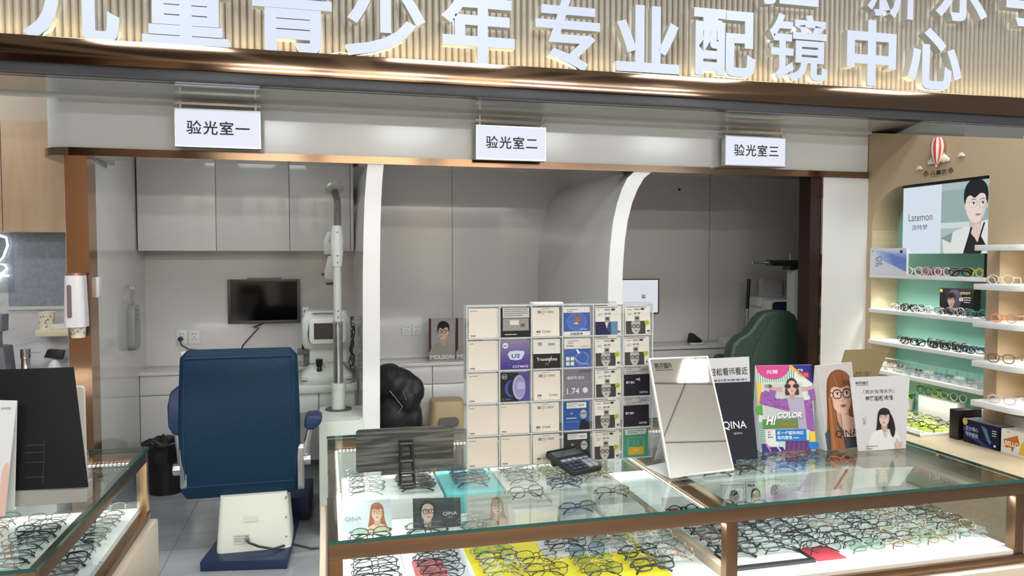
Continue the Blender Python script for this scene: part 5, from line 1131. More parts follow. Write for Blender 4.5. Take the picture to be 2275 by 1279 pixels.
for k, X in enumerate((1.452, 1.592, 1.732, 1.872, 2.010)):
    row_pairs('the %s back column right of the mullion' % ORD[k], X, yr(2.545, 2.83, .045), ZR + .001, [BK, BK + DK[:1], BK[:1] + [('panto', 'blue', .0016, 'blue'), ('square', 'brown', .0018, 'clear')], [('panto', 'brown', .0018, 'clear'), ('round', 'teal', .0015, 'clear'), ('panto', 'orange', .0016, 'clear')], [('panto', 'orange', .0016, 'clear'), ('square', 'brown', .0017, 'grey')]][k], GB)
# left case
GLC = 'eyeglasses in the left showcase'
row_pairs('the aisle column of the left showcase', -.755, yr(1.95, 2.88, .056), ZB + .001, [BK[0], DK[0], DK[2], MT[0], DK[4], MT[1]], GLC)
row_pairs('the middle column of the left showcase', -.925, yr(2.18, 2.84, .056), ZB + .001, [BK[0], DK[0], MT[0], DK[2]], GLC)
row_pairs('the inner column of the left showcase', -1.09, yr(2.22, 2.84, .056), ZB + .001, [BK[0], MT[1], DK[2]], GLC)

# ---- flat cards and standees
def plane_card(bl, br, tr, tl, zb, lean):
    BL, BR = at_z(*bl, zb), at_z(*br, zb); U = (BR - BL).normalized(); back = Vector((-U.y, U.x, 0))
    V = Vector((0, 0, math.cos(R(lean)))) + back * math.sin(R(lean)); n = U.cross(V)
    return BL, BR, at_plane(*tr, BL, n), at_plane(*tl, BL, n), back, n
def slab(b, q, n, th):
    o = n * -th
    return b.add([p for p in q] + [p + o for p in q], [(0, 1, 2, 3), (7, 6, 5, 4), (4, 5, 1, 0), (5, 6, 2, 1), (6, 7, 3, 2), (7, 4, 0, 3)])
def standee(name, label, cat, bl, br, tr, tl, lean, art, zb=ZT + .001, th=.003, depth=.10, matl=M_PAPER, closed=True, group=None, w=None):
    BL, BR, TR, TL, back, n = plane_card(bl, br, tr, tl, zb, lean)
    t = thing(name, label, cat, (BL + BR) / 2 + back * depth * .4, group)
    if n.dot(EYEV - BL) < 0: n = -n
    if closed:
        BL2, BR2 = BL + back * depth, BR + back * depth
        b = MB().use(matl); slab(b, [BL, BR, TR, TL], n, th); part('front_panel', b, t, smooth=False)
        m_ = (TL - TR).cross(BL2 - TR).normalized()
        b = MB().use(matl); slab(b, [BR2, BL2, TL + back * .004, TR + back * .004], Vector((0, 0, 0)) + back, th); part('back_panel', b, t, smooth=False)
        b = MB().use(matl); slab(b, [BL + back * .004, BL2, TL + back * .003, TL + back * .0035], Vector((1, 0, 0)), .002) if closed == 'side' else None
        if closed == 'side': part('side_panel', b, t, smooth=False)
    else:
        b = MB().use(matl); slab(b, [BL, BR, TR, TL], n, th); part('panel', b, t, smooth=False)
        mid = (TL + TR) / 2 * .55 + (BL + BR) / 2 * .45; foot = (BL + BR) / 2 + back * depth
        foot.z = zb; b = MB().use(matl); U = (BR - BL).normalized() * .02; slab(b, [foot - U, foot + U, mid + back * .006 + U, mid + back * .006 - U], n, .002); part('easel_leg', b, t, smooth=False)
    if art:
        W = (BR - BL).length; Hh = (TL - BL).length; A = Art(W, Hh); art(A, W, Hh); A.build('printed_picture', bilin(BL, BR, TR, TL), t)
    return t
LIPS = (176, 84, 84)
def art_qina_light(A, w, h):
    A.rect(0, 0, w, h, (202, 210, 216)); head(A, w * .70, h * .58, h * .46, (150, 98, 66), (226, 190, 168), (222, 188, 168), 'long', (150, 112, 70), 0, LIPS, True, 1.1, gw=.022); A.text('QINA', w * .04, h * .40, h * .17, (120, 128, 134), 0, w * .34)
def art_qina_dark(A, w, h):
    A.rect(0, 0, w, h, (66, 70, 76)); head(A, w * .30, h * .55, h * .56, (36, 34, 36), (228, 198, 184), (60, 62, 68), 'parted', (24, 24, 26), .15, (190, 90, 96), True, 1.0); A.text('QINA', w * .62, h * .42, h * .16, (240, 240, 240), .008, w * .30); A.rect(w * .72, h * .34, w * .82, h * .355, (210, 210, 210))
def art_qina_mid(A, w, h):
    A.rect(0, 0, w, h, (184, 190, 194)); head(A, w * .66, h * .58, h * .46, (146, 116, 88), (222, 192, 174), (214, 184, 168), 'long', (50, 46, 44), .1, LIPS, True, 1.1); A.text('QINA', w * .03, h * .40, h * .16, (110, 118, 124), 0, w * .34)
standee('picture_card', 'pale picture card with a long-haired woman, leftmost inside the showcase', 'card', (762, 1186), (872, 1178), (868, 1108), (761, 1113), 6, art_qina_light, ZB + .001, .002, .05, M_PAPER, False, 'picture cards inside the long showcase')
standee('picture_card', 'dark grey picture card with a woman in black glasses inside the showcase', 'card', (918, 1178), (1024, 1168), (1023, 1104), (917, 1107), 6, art_qina_dark, ZB + .001, .002, .05, M_PAPER, False, 'picture cards inside the long showcase')
standee('picture_card', 'grey picture card with a long-haired woman left of a white block', 'card', (1038, 1172), (1142, 1162), (1136, 1096), (1036, 1101), 6, art_qina_mid, ZB + .001, .002, .05, M_PAPER, False, 'picture cards inside the long showcase')
def art_fila(seed, glasses=True, brand=True, hair=(40, 34, 34), style='parted'):
    def f(A, w, h):
        A.rect(0, 0, w, h, (226, 226, 226)); A.line([(w * .03, h * .03), (w * .97, h * .03), (w * .97, h * .97), (w * .03, h * .97)], w * .02, (40, 40, 40), True)
        head(A, w * .55, h * .36, h * .50, hair, (224, 198, 186), (90, 40, 44), style, (60, 60, 64), 0, LIPS, True, 1.0)
        if brand: A.text('FILA', w * .12, h * .78, h * .13, (30, 30, 30), .03, w * .42)
    return f
standee('picture_card', 'white card with a short-haired portrait just right of the cross rail', 'card', (1603, 1128), (1656, 1124), (1652, 1074), (1600, 1077), 6, art_fila(1, True, False, (44, 36, 36), 'short'), ZB + .001, .002, .04, M_PAPER, False, 'picture cards inside the long showcase')
standee('picture_card', 'white card with a long-haired portrait under a small black logo', 'card', (1658, 1124), (1697, 1120), (1694, 1066), (1655, 1069), 6, art_fila(2), ZB + .001, .002, .04, M_PAPER, False, 'picture cards inside the long showcase')
standee('picture_card', 'white card with a portrait of a fringed boy, rightmost of the small portraits', 'card', (1700, 1118), (1742, 1114), (1738, 1062), (1697, 1065), 6, art_fila(3, True, False, (30, 28, 30), 'short'), ZB + .001, .002, .04, M_PAPER, False, 'picture cards inside the long showcase')
def art_strip(A, w, h): A.rect(0, 0, w, h, (226, 228, 232)); A.rect(w * .12, h * .1, w * .34, h * .45, (206, 60, 80)); [A.ell(w * q, h * .28, w * .04, h * .22, (40, 40, 40), 14) for q in (.42, .52, .78)]
standee('picture_card', 'low white strip card with a red block beside the cross rail', 'card', (1474, 1152), (1572, 1140), (1567, 1098), (1470, 1106), 6, art_strip, ZB + .001, .002, .04, M_PAPER, False, 'picture cards inside the long showcase')
def art_fold(A, w, h): A.rect(0, 0, w, h, (222, 216, 206)); A.poly([(w * .86, 0), (w * .96, 0), (w * 1.0, h), (w * .92, h)], (120, 72, 50))
standee('folded_placard', 'blank white folded placard lying in the right compartment, left of its twin', 'placard', (1775, 1092), (1862, 1086), (1886, 1042), (1797, 1050), 40, art_fold, ZR + .001, .002, .05, M_CREAM, False, 'folded placards in the long showcase')
standee('folded_placard', 'blank white folded placard lying in the right compartment, nearest the end glass', 'placard', (1868, 1086), (2000, 1078), (2030, 1036), (1890, 1041), 40, None, ZR + .001, .002, .05, M_CREAM, False, 'folded placards in the long showcase')

# ================================================================== ON THE COUNTER
# wood-grain backed mirror on a black stand, seen from behind
Yb_ = 2.31
a0 = at_y(790, 1054, Yb_); c0 = at_y(1010, 945, Yb_); x0, x1 = at_y(791, 1000, Yb_).x, at_y(1008, 1000, Yb_).x; z0, z1 = at_y(791, 1053, Yb_).z, at_y(791, 955, Yb_).z
t = thing('table_mirror', 'table mirror seen from behind, dark wood-grain back on a black stand', 'mirror', ((x0 + x1) / 2, Yb_, ZT))
M = Matrix.Translation(((x0 + x1) / 2, Yb_, (z0 + z1) / 2)) @ Matrix.Rotation(R(8), 4, 'X')
w, h = (x1 - x0) / 2, (z1 - z0) / 2
b = MB(M).use(noise_mat('grey_woodgrain', (52, 53, 52), (122, 122, 118), (3.0, 3, 70), 6, .5, lo=.42, hi=.66, dist=1.1)); b.prism(rrect(-w, -h, w, h, .010), 0, .006, 'y'); part('wood_back', b, t)
b = MB(M).use(M_CHROME).prism(rrect(-w, -h, w, h, .010), .006, .010, 'y'); part('mirror_glass', b, t)
b = MB(M).use(M_BLACK).box(-.022, -.012, .020, .022, 0, .030); part('hinge', b, t)
P0 = M @ Vector((0, -.012, .022)); fx, fy = at_z(905, 1079, ZT).x, at_z(905, 1079, ZT).y
def lad(k, x): return Vector((P0.x + (fx - P0.x) * k + x, P0.y + (fy - P0.y) * k, P0.z + (ZT + .002 - P0.z) * k))
for sx in (-1, 1):
    part('stand_rail', MB().use(M_BLACK).tube([lad(0, sx * .016), lad(.5, sx * .019), lad(1, sx * .021)], .005, 8), t)
for k in (0.0, .42, .70, .97): part('stand_rung', MB().use(M_BLACK).tube([lad(k, -.019), lad(k, .019)], .0065, 8), t)

# acrylic lens rack with its packets
RX0, RX1, RY, RZ0, RZ1 = .443, 1.095, 2.38, ZT + .001, 1.386
t = thing('lens_rack', 'clear acrylic rack of square lens packets standing on the showcase', 'rack', ((RX0 + RX1) / 2, RY, ZT))
M_RACK = glass_mat('rack_acrylic', (240, 242, 242), 1.45, .02, .16, (236, 238, 240)); M_REDGE = glass_mat('rack_edge', (244, 246, 246), 1.45, .05, .55, (240, 244, 244))
cw, ch = (RX1 - RX0) / 6, (RZ1 - RZ0) / 5
for i in range(7):
    x = RX0 + cw * i; part('upright', MB().use(M_REDGE).box(x - .002, RY, RZ0, x + .002, RY + .003, RZ1).use(M_RACK).box(x - .0015, RY + .003, RZ0, x + .0015, RY + .055, RZ1), t, smooth=False)
for j in range(6):
    z = RZ0 + ch * j; part('shelf_plate', MB().use(M_REDGE).box(RX0, RY, max(z - .002, RZ0), RX1, RY + .003, z + .002).use(M_RACK).box(RX0, RY + .003, max(z - .0015, RZ0), RX1, RY + .055, z + .0015), t, smooth=False)
part('back_plate', MB().use(M_RACK).quad((RX0, RY + .056, RZ0), (RX1, RY + .056, RZ0), (RX1, RY + .056, RZ1), (RX0, RY + .056, RZ1)), t, smooth=False)
part('base_foot', MB().use(M_RACK).box(RX0 + .01, RY - .0, ZT + .0005, RX1 - .01, RY + .08, ZT + .0009), t, smooth=False)
def sticker(A, x, y, w, h, c=(232, 230, 226)): A.rect(x, y, x + w, y + h, c); A.fineprint(x + w * .04, y + h * .78, w * .5, h * .12, 3, (90, 88, 86), int(x * 1e4)); A.barcode(x + w * .58, y + h * .3, w * .34, h * .4, (70, 70, 70), int(y * 1e4)); A.fineprint(x + w * .04, y + h * .2, w * .9, h * .10, 1, (110, 108, 104), 3)
def c_plain(A, w, h, v): A.rect(0, 0, w, h, (228, 218, 208)); A.fineprint(w * .06, h * .90, w * .30, h * .035, 1, (110, 106, 102), v); A.text('明月镜片' if v % 2 else '明月镜片', w * .06, h * .05, h * .06, (80, 76, 74), .03, w * .17)
def c_silver(A, w, h, v): A.rect(0, 0, w, h, (30, 28, 28)); A.rect(w * .06, h * .66, w * .96, h * 1.0, (196, 194, 190)); A.rect(w * .06, h * .22, w * .94, h * .64, (150, 146, 142)); A.fineprint(w * .1, h * .94, w * .8, h * .035, 4, (90, 88, 86), 7, 2.0); A.rect(w * .30, h * .42, w * .60, h * .58, (222, 214, 206)); A.rect(w * .66, h * .34, w * .80, h * .46, (96, 92, 84)); A.fineprint(w * .12, h * .08, w * .76, h * .04, 1, (220, 220, 220), 3)
def c_crizal(A, w, h, v):
    A.rect(0, 0, w, h, (228, 220, 210)); A.fineprint(w * .36, h * .94, w * .3, h * .03, 1, (130, 120, 112), 2); A.barcode(w * .56, h * .80, w * .24, h * .08, (110, 100, 94), v); A.rect(w * .2, h * .79, w * .34, h * .89, (150, 140, 134)); A.fineprint(w * .38, h * .86, w * .14, h * .03, 3, (130, 120, 112), 5)
    A.ell(w * .22, h * .16, w * .075, h * .045, (40, 36, 34)); A.ell(w * .22, h * .16, w * .035, h * .035, (226, 220, 212)); A.ell(w * .22, h * .16, w * .02, h * .022, (40, 36, 34)); A.fineprint(w * .15, h * .06, w * .14, h * .02, 1, (110, 104, 100), 2)
    A.text('Crizal', w * (.36 if v != 2 else .58), h * .13, h * .12, (70, 64, 60), .004, w * .30)
def c_trans(A, w, h, v): A.rect(0, 0, w, h, (224, 220, 214)); A.rect(0, 0, w, h * .50, (34, 32, 32)); A.text('Transitions', w * .12, h * .26, h * .15, (236, 236, 236), .008, w * .76); A.line([(w * .58, h * .20), (w * .68, h * .40)], w * .015, (236, 236, 236)); A.fineprint(w * .44, h * .16, w * .16, h * .02, 2, (150, 150, 150), 2); A.barcode(w * .56, h * .78, w * .26, h * .09, (110, 104, 100), 4); A.rect(w * .18, h * .78, w * .32, h * .9, (160, 152, 146))
def c_u2(A, w, h, v):
    A.rect(0, 0, w, h, (84, 66, 140))
    for i in range(8): A.rect(0, h * i / 8, w, h * (i + 1) / 8, (66 + i * 10, 50 + i * 11, 132 + i * 4))
    q = random.Random(3)
    for _ in range(60): A.ell(q.uniform(.04, .96) * w, q.uniform(.1, .96) * h, w * .010, h * .010, (150, 140, 196), 8)
    A.ell(w * .18, h * .82, w * .1, h * .1, (226, 224, 230)); A.text('晶采', w * .18, h * .79, h * .075, (50, 46, 70), .02, w * .13, 'c')
    A.poly([(w * .25, h * .52), (w * .32, h * .62), (w * .55, h * .65), (w * .82, h * .62), (w * .82, h * .52), (w * .72, h * .34), (w * .55, h * .31), (w * .34, h * .34)], (190, 206, 228)); A.text('U2', w * .38, h * .40, h * .18, (44, 44, 66), .02, w * .28, slant=.12); A.text('CU·MAS', w * .42, h * .06, h * .11, (220, 214, 240), .02, w * .53)
def c_violet(A, w, h, v): A.rect(0, 0, w, h, (34, 32, 44)); A.rect(w * .62, 0, w, h, (82, 74, 140)); A.ell(w * .36, h * .45, w * .2, h * .28, (60, 84, 160)); A.ell(w * .42, h * .45, w * .16, h * .25, (34, 36, 52)); A.ell(w * .64, h * .48, w * .22, h * .42, (170, 168, 206)); A.ell(w * .66, h * .48, w * .18, h * .36, (146, 144, 190)); A.rect(w * .58, h * .42, w * .82, h * .66, (176, 174, 210)); A.ring(w * .15, h * .86, w * .09, h * .08, w * .012, (220, 220, 230)); A.text('晶采', w * .15, h * .83, h * .07, (220, 220, 230), .01, w * .12, 'c'); A.text('CU·MAS', w * .03, h * .05, h * .09, (110, 110, 130), .01, w * .34)
def c_blue(A, w, h, v):
    A.rect(0, 0, w, h, (224, 218, 214)); A.rect(0, h * (.14 if v == 0 else 0), w, h * (.80 if v == 0 else .64), (62, 92, 160)); A.fineprint(w * .14, h * .90, w * .4, h * .04, 2, (140, 110, 110), 3)
    if v == 0:
        A.ell(w * .5, h * .48, w * .36, h * .31, (74, 106, 174)); A.ring(w * .5, h * .48, w * .36, h * .31, w * .012, (130, 156, 206)); A.poly([(w * .40, h * .72), (w * .52, h * .62), (w * .62, h * .70), (w * .64, h * .5), (w * .48, h * .42), (w * .36, h * .40), (w * .46, h * .54)], (170, 96, 70)); A.poly([(w * .36, h * .40), (w * .5, h * .46), (w * .58, h * .4)], (226, 216, 200)); A.text('Seeclear', w * .62, h * .20, h * .07, (226, 230, 240), 0, w * .28, slant=.3); A.text('全能蓝清', w * .22, h * .03, h * .08, (80, 84, 110), .02, w * .5)
    else:
        A.ring(w * .66, h * .30, w * .24, h * .22, w * .012, (170, 196, 230), rot=20); A.line([(w * .34, h * .34), (w * .6, h * .14), (w * .94, h * .08)], w * .018, (190, 206, 236)); A.poly([(w * .44, h * .62), (w * .52, h * .60), (w * .60, h * .48), (w * .52, h * .46)], (226, 230, 240)); [A.rect(w * (.06 + .17 * i), h * (.06 + .17 * j), w * (.19 + .17 * i), h * (.19 + .17 * j), (214, 216, 190)) for i in (0, 1) for j in (0, 1)]; A.text('UV PLUS', w * .07, h * .72, h * .07, (40, 40, 50), .02, w * .28); A.text('Seeclear', w * .62, h * .70, h * .07, (150, 110, 100), 0, w * .3, slant=.3)
def c_174(A, w, h, v): A.rect(0, 0, w, h, (120, 116, 132)); A.poly([(w * .5, h), (w, h), (w, h * .9), (w * .58, h * .9)], (96, 94, 112)); A.text('康耐特·悦优', w * .08, h * .68, h * .12, (206, 206, 216), .012, w * .66); A.rect(w * .06, h * .56, w * .94, h * .57, (160, 158, 170)); A.text('1.74', w * .08, h * .16, h * .30, (236, 236, 240), 0, w * .46); A.ell(w * .77, h * .28, w * .10, h * .10, (222, 208, 196))
def c_silh(A, w, h, v):
    bg = (44, 82, 150) if v == 0 else (52, 50, 50)
    A.rect(0, 0, w, h, bg); A.ell(w * .77, h * .54, w * .13, h * .16, (170, 172, 172)); A.poly([(w * .58, 0), (w * .66, h * .32), (w * .82, h * .36), (w, h * .2), (w, 0)], (24, 26, 34)); A.rect(w * .65, h * .55, w * .88, h * .575, (30, 30, 34)); A.rect(w * .12, h * .40, w * .5, h * .43, (200, 206, 216)); A.rect(w * .12, h * .28, w * .6, h * .29, (170, 180, 196)); A.ell(w * .32, h * .58, w * .05, h * .04, (160, 140, 120)); sticker(A, w * .14, h * .76, w * .74, h * .2)
def c_face(A, w, h, v):
    A.rect(0, 0, w, h, (226, 222, 214)); A.rect(w * .04, h * .95, w * .86, h * .97, (40, 40, 40)); A.text(['SV', 'SV A8', 'SV', 'SV A6', 'SV'][v % 5], w * .10, h * .85, h * .06, (60, 60, 60), .02); A.barcode(w * .36, h * .85, w * .22, h * .06, (70, 70, 70), v); A.rect(w * .62, h * .85, w * .76, h * .92, (60, 58, 58)); A.text('60 30', w * .36, h * .71, h * .08, (60, 58, 58), .03, w * .24); A.fineprint(w * .12, h * .72, w * .16, h * .03, 2, (150, 140, 134), v)
    if v == 0:
        A.rect(0, 0, w * .86, h * .46, (60, 66, 110)); A.poly([(0, 0), (0, h * .46), (w * .34, h * .46), (w * .42, h * .22), (w * .6, 0)], (34, 36, 76)); A.poly([(w * .36, h * .46), (w * .50, h * .44), (w * .44, h * .22)], (206, 204, 206)); A.rect(w * .6, 0, w * .86, h * .46, (96, 130, 160))
    else:
        A.rect(w * .03, 0, w * .80, h * .46, (66, 62, 60)); B = Art(A.w, h * .46)
        head(A, w * .42, h * .25, h * .48, (70, 66, 62), (188, 182, 176), (60, 56, 54), 'x', (40, 38, 38), 0, (80, 66, 64), False, gw=.045)
        A.ell(w * .86, h * .40, w * .10, h * .09, (176, 190, 60)); A.fineprint(w * .80, h * .40, w * .12, h * .025, 2, (90, 110, 30), v)
    A.rect(w * .03, h * .46, w * .80, h * .66, (226, 222, 214)); A.rect(w * .36, h * .43, w * .56, h * .64, (150, 146, 142)); A.rect(w * .40, h * .53, w * .52, h * .59, (40, 40, 40))
    A.rect(w * .86, h * .06, w * .97, h * .13, (30, 30, 30)); A.rect(w * .89, h * .085, w * .97, h * .1, (226, 222, 214))
def c_hoya(A, w, h, v): A.rect(0, 0, w, h, (38, 34, 46)); A.rect(0, h * .76, w, h, (206, 202, 202)); A.fineprint(w * .06, h * .94, w * .3, h * .035, 1, (80, 80, 80), 2); A.barcode(w * .66, h * .89, w * .26, h * .06, (90, 90, 90), v); A.fineprint(w * .08, h * .85, w * .6, h * .03, 2, (110, 110, 110), 6, 2.2); A.text('豪雅镜片', w * .07, h * .44, h * .095, (226, 226, 230), .02, w * .34); A.line([(w * .1, h * .36), (w * .4, h * .32), (w * .6, h * .14)], w * .008, (90, 86, 100)); A.poly([(w * .42, h * .58), (w * .62, h * .64), (w * .62, h * .52)], (200, 196, 200)) if v == 0 else None; A.text('HOYA', w * .60, h * .08, h * .10, (236, 236, 240), .02, w * .32)
def c_green(A, w, h, v): A.rect(0, 0, w, h, (74, 150, 124)); A.poly([(w * .06, h), (w * .94, h), (w * .90, h * .80), (w * .10, h * .80)], (206, 214, 210)); A.fineprint(w * .18, h * .92, w * .6, h * .04, 2, (100, 110, 106), 3); A.rect(w * .22, h * .10, w * .80, h * .36, (214, 168, 50)); A.line([(w * .2, h * .08), (w * .82, h * .08), (w * .82, h * .70), (w * .2, h * .70)], w * .012, (220, 220, 140), True); A.line([(w * .40, h * .42), (w * .44, h * .62), (w * .54, h * .46), (w * .60, h * .62), (w * .62, h * .42)], w * .012, (190, 220, 200)); A.fineprint(w * .4, h * .26, w * .26, h * .03, 2, (240, 214, 130), 4)
GRID = [[(c_plain, 0, 'plain cream'), (c_silver, 0, 'black and silver'), (c_crizal, 0, 'cream'), (c_blue, 0, 'blue picture'), (c_face, 0, 'white and navy'), (c_face, 1, 'white portrait')],
        [(c_plain, 1, 'plain cream'), (c_u2, 0, 'purple'), (c_trans, 0, 'white and black'), (c_blue, 1, 'white and blue'), (c_face, 2, 'white portrait'), (c_face, 3, 'white portrait')],
        [(c_plain, 2, 'plain cream'), (c_violet, 0, 'dark violet'), (c_crizal, 2, 'cream'), (c_174, 0, 'grey number'), (c_face, 4, 'white portrait'), (c_hoya, 0, 'near-black')],
        [(c_plain, 3, 'plain cream'), (c_plain, 4, 'plain cream'), (c_crizal, 3, 'cream'), (c_silh, 0, 'deep blue'), (c_face, 3, 'white portrait'), (c_hoya, 1, 'near-black')],
        [(c_plain, 5, 'plain cream'), (c_plain, 6, 'plain cream'), (c_crizal, 4, 'cream'), (c_silh, 1, 'charcoal'), (c_face, 2, 'white portrait'), (c_green, 0, 'green and yellow')]]
rr = random.Random(2)
ROWN = ['top', 'second', 'middle', 'fourth', 'bottom']
for r_ in range(5):
    for c_ in range(6):
        fn, v, nm = GRID[r_][c_]; w, h = (.101 if c_ < 2 else .094), .0965
        x = RX0 + cw * c_ + (cw - w) / 2 + rr.uniform(-.003, .003); z = RZ0 + ch * (4 - r_) + .0025; y = RY + .006
        tk = thing('lens_packet', '%s lens packet in the %s row of the rack, %s from left' % (nm, ROWN[r_], ORD[c_]), 'lens packet', (x + w / 2, y, z), 'lens packets in the rack')
        base = mat('packet_dark', (36, 34, 36), .4) if fn in (c_silver, c_hoya) else M_CREAM
        M = Matrix.Translation((x + w / 2, y, z)) @ Matrix.Rotation(R(-3), 4, 'X')
        part('envelope', MB(M).use(base).box(-w / 2, 0, 0, w / 2, .0035, h), tk, smooth=False)
        A = Art(w, h, 0, .00012); fn(A, w, h, v); A.build('printed_front', lambda u, vv, l, M=M, w=w, h=h: M @ Vector((-w / 2 + u * w, -.0003 - l, vv * h)), tk)
for xa, xb, lab in ((.665, .775, 'flat white envelope lying on top of the rack, left one'), (.84, .965, 'clear plastic sleeve lying on top of the rack, right one')):
    single('envelope', MB().use(M_PAPER if xa < .7 else M_ACRYL).prism(rrect(xa, RY + .004, xb, RY + .053, .012), RZ1 + .0021, RZ1 + .008, 'z'), lab, 'envelope', smooth=False)

# calculator
c = at_z(1262, 1042, ZT); cb, cr, ct = at_z(1240, 1061, ZT), at_z(1316, 1052, ZT), at_z(1214, 1021, ZT)
U = (cr - cb); U.z = 0; U.normalize(); V = Vector((-U.y, U.x, 0)); ww, hh = .108, .165
ang = math.atan2(U.y, U.x) + R(14)
ctr = (cr + ct) / 2 - V * .034
M = Matrix.Translation((ctr.x, ctr.y, ZT + .0015)) @ Matrix.Rotation(ang, 4, 'Z') @ Matrix.Rotation(R(13), 4, 'X')
t = thing('calculator', 'black desk calculator with grey keys lying before the lens rack', 'calculator', (ctr.x, ctr.y, ZT))
M = Matrix.Translation((0, 0, .0185)) @ M
ww, hh = .064, .075
part('body', MB(M).use(mat('calculator_black', (30, 31, 32), .4)).prism(rrect(-ww, -hh, ww, hh, .012), -.001, .016, 'z'), t, bevel=.004)
part('display', MB(M).use(mat('calculator_lcd', (70, 76, 74), .2)).box(-ww + .009, hh - .052, .0155, ww - .009, hh - .014, .0175), t)
part('display_hood', MB(M).use(M_BLACK).box(-ww + .004, hh - .012, .0155, ww - .004, hh - .004, .020), t, bevel=.002)
kd, kg = mat('key_dark', (52, 52, 62), .4), mat('key_grey', (140, 144, 148), .4)
for ix in range(5):
    for iy in range(4):
        x = -ww + .008 + ix * .0226; y = -hh + .008 + iy * .0185
        if ix >= 3 and iy == 0: part('key', MB(M).use(kg).prism(rrect(x, y, x + .0185, y + .026, .003), .0155, .020, 'z'), t); continue
        if ix >= 3 and iy == 1: y += .010
        part('key', MB(M).use(kg if (ix >= 3 or iy == 3) else kd).prism(rrect(x, y, x + .0185, y + (.014 if not (ix >= 3 and iy >= 1) else .010), .003), .0155, .020, 'z'), t)
part('rear_foot', MB().use(M_BLACK).box(*(ctr + V * .05 - U * .05)[:2], ZT + .001, *(ctr + V * .06 + U * .05)[:2], ZT + .012), t)

# tilted little mirror that shows the ceiling, on a white foot
BL, BR, TR, TL, back, n = plane_card((1487, 1061), (1632, 1044), (1573, 790), (1440, 795), ZT + .004, 25)
if n.dot(EYEV - BL) < 0: n = -n
t = thing('tilted_mirror', 'tall tilted table mirror in a white frame, reflecting the ceiling lamp', 'mirror', ((BL + BR) / 2 + back * .08))
b = MB().use(mat('mirror_backing', (222, 222, 218), .4)); slab(b, [BL, BR, TR, TL], n, .008); part('frame', b, t, smooth=False)
f = bilin(BL, BR, TR, TL, .0006)
b = MB().use(mat('mirror_silver', (226, 222, 216), .02, 1.0)); b.quad(f(.03, .012, 0), f(.975, .02, 0), f(.97, .988, 0), f(.03, .985, 0)); part('mirror_glass', b, t, smooth=False)
A = Art((BR - BL).length, (TL - BL).length); A.text('明月镜片', A.w * .08, A.h * .905, A.h * .055, (66, 60, 56), .03, A.w * .28); A.line([(A.w * .08, A.h * .888), (A.w * .36, A.h * .888)], A.h * .006, (66, 60, 56)); A.build('lettering', bilin(BL, BR, TR, TL, .0009), t)
fl = [at_z(x, y, ZT) for x, y in ((1433, 1038), (1490, 1064), (1560, 1052), (1500, 1024))]
b = MB().use(M_PAPER).prism([(p.x, p.y) for p in fl], ZT + .0008, ZT + .0035, 'z'); part('foot_plate', b, t)
mid = (TL + TR) / 2 * .62 + (BL + BR) / 2 * .38; ft = (BL + BR) / 2 + back * .20; ft.z = ZT + .002; U = (BR - BL).normalized() * .05
b = MB().use(M_PAPER); slab(b, [ft - U * 1.1, ft + U * 1.1, mid + U + back * .012, mid - U + back * .012], n, .006); part('support', b, t, smooth=False)
# double board: dark front board before a white text board
def art_dark(A, w, h): A.rect(0, 0, w, h, (28, 28, 44)); A.text('QINA', w * .16, h * .40, h * .135, (240, 240, 240), .006, w * .62); A.text('QJ5109 B10', w * .42, h * .325, h * .035, (190, 190, 200), .01, w * .22)
standee('brand_board', 'dark navy board with pale lettering behind the tilted mirror', 'board', (1605, 1022), (1684, 1019), (1668, 847), (1575, 851), 12, art_dark, ZT + .001, .006, .08, mat('navy_board', (24, 24, 40), .5), False)
def art_text(A, w, h): A.rect(0, 0, w, h, (222, 222, 224)); A.text('一镜轻松看远看近', w * .02, h * .82, h * .085, (70, 68, 70), .02, w * .94); A.fineprint(w * .14, h * .75, w * .8, h * .030, 4, (130, 130, 134), 12, 1.6)
standee('text_board', 'white text board rising behind the dark navy board', 'board', (1560, 1003), (1672, 1000), (1664, 792), (1544, 798), 3, art_text, ZT + .001, .004, .06, M_PAPER, False)
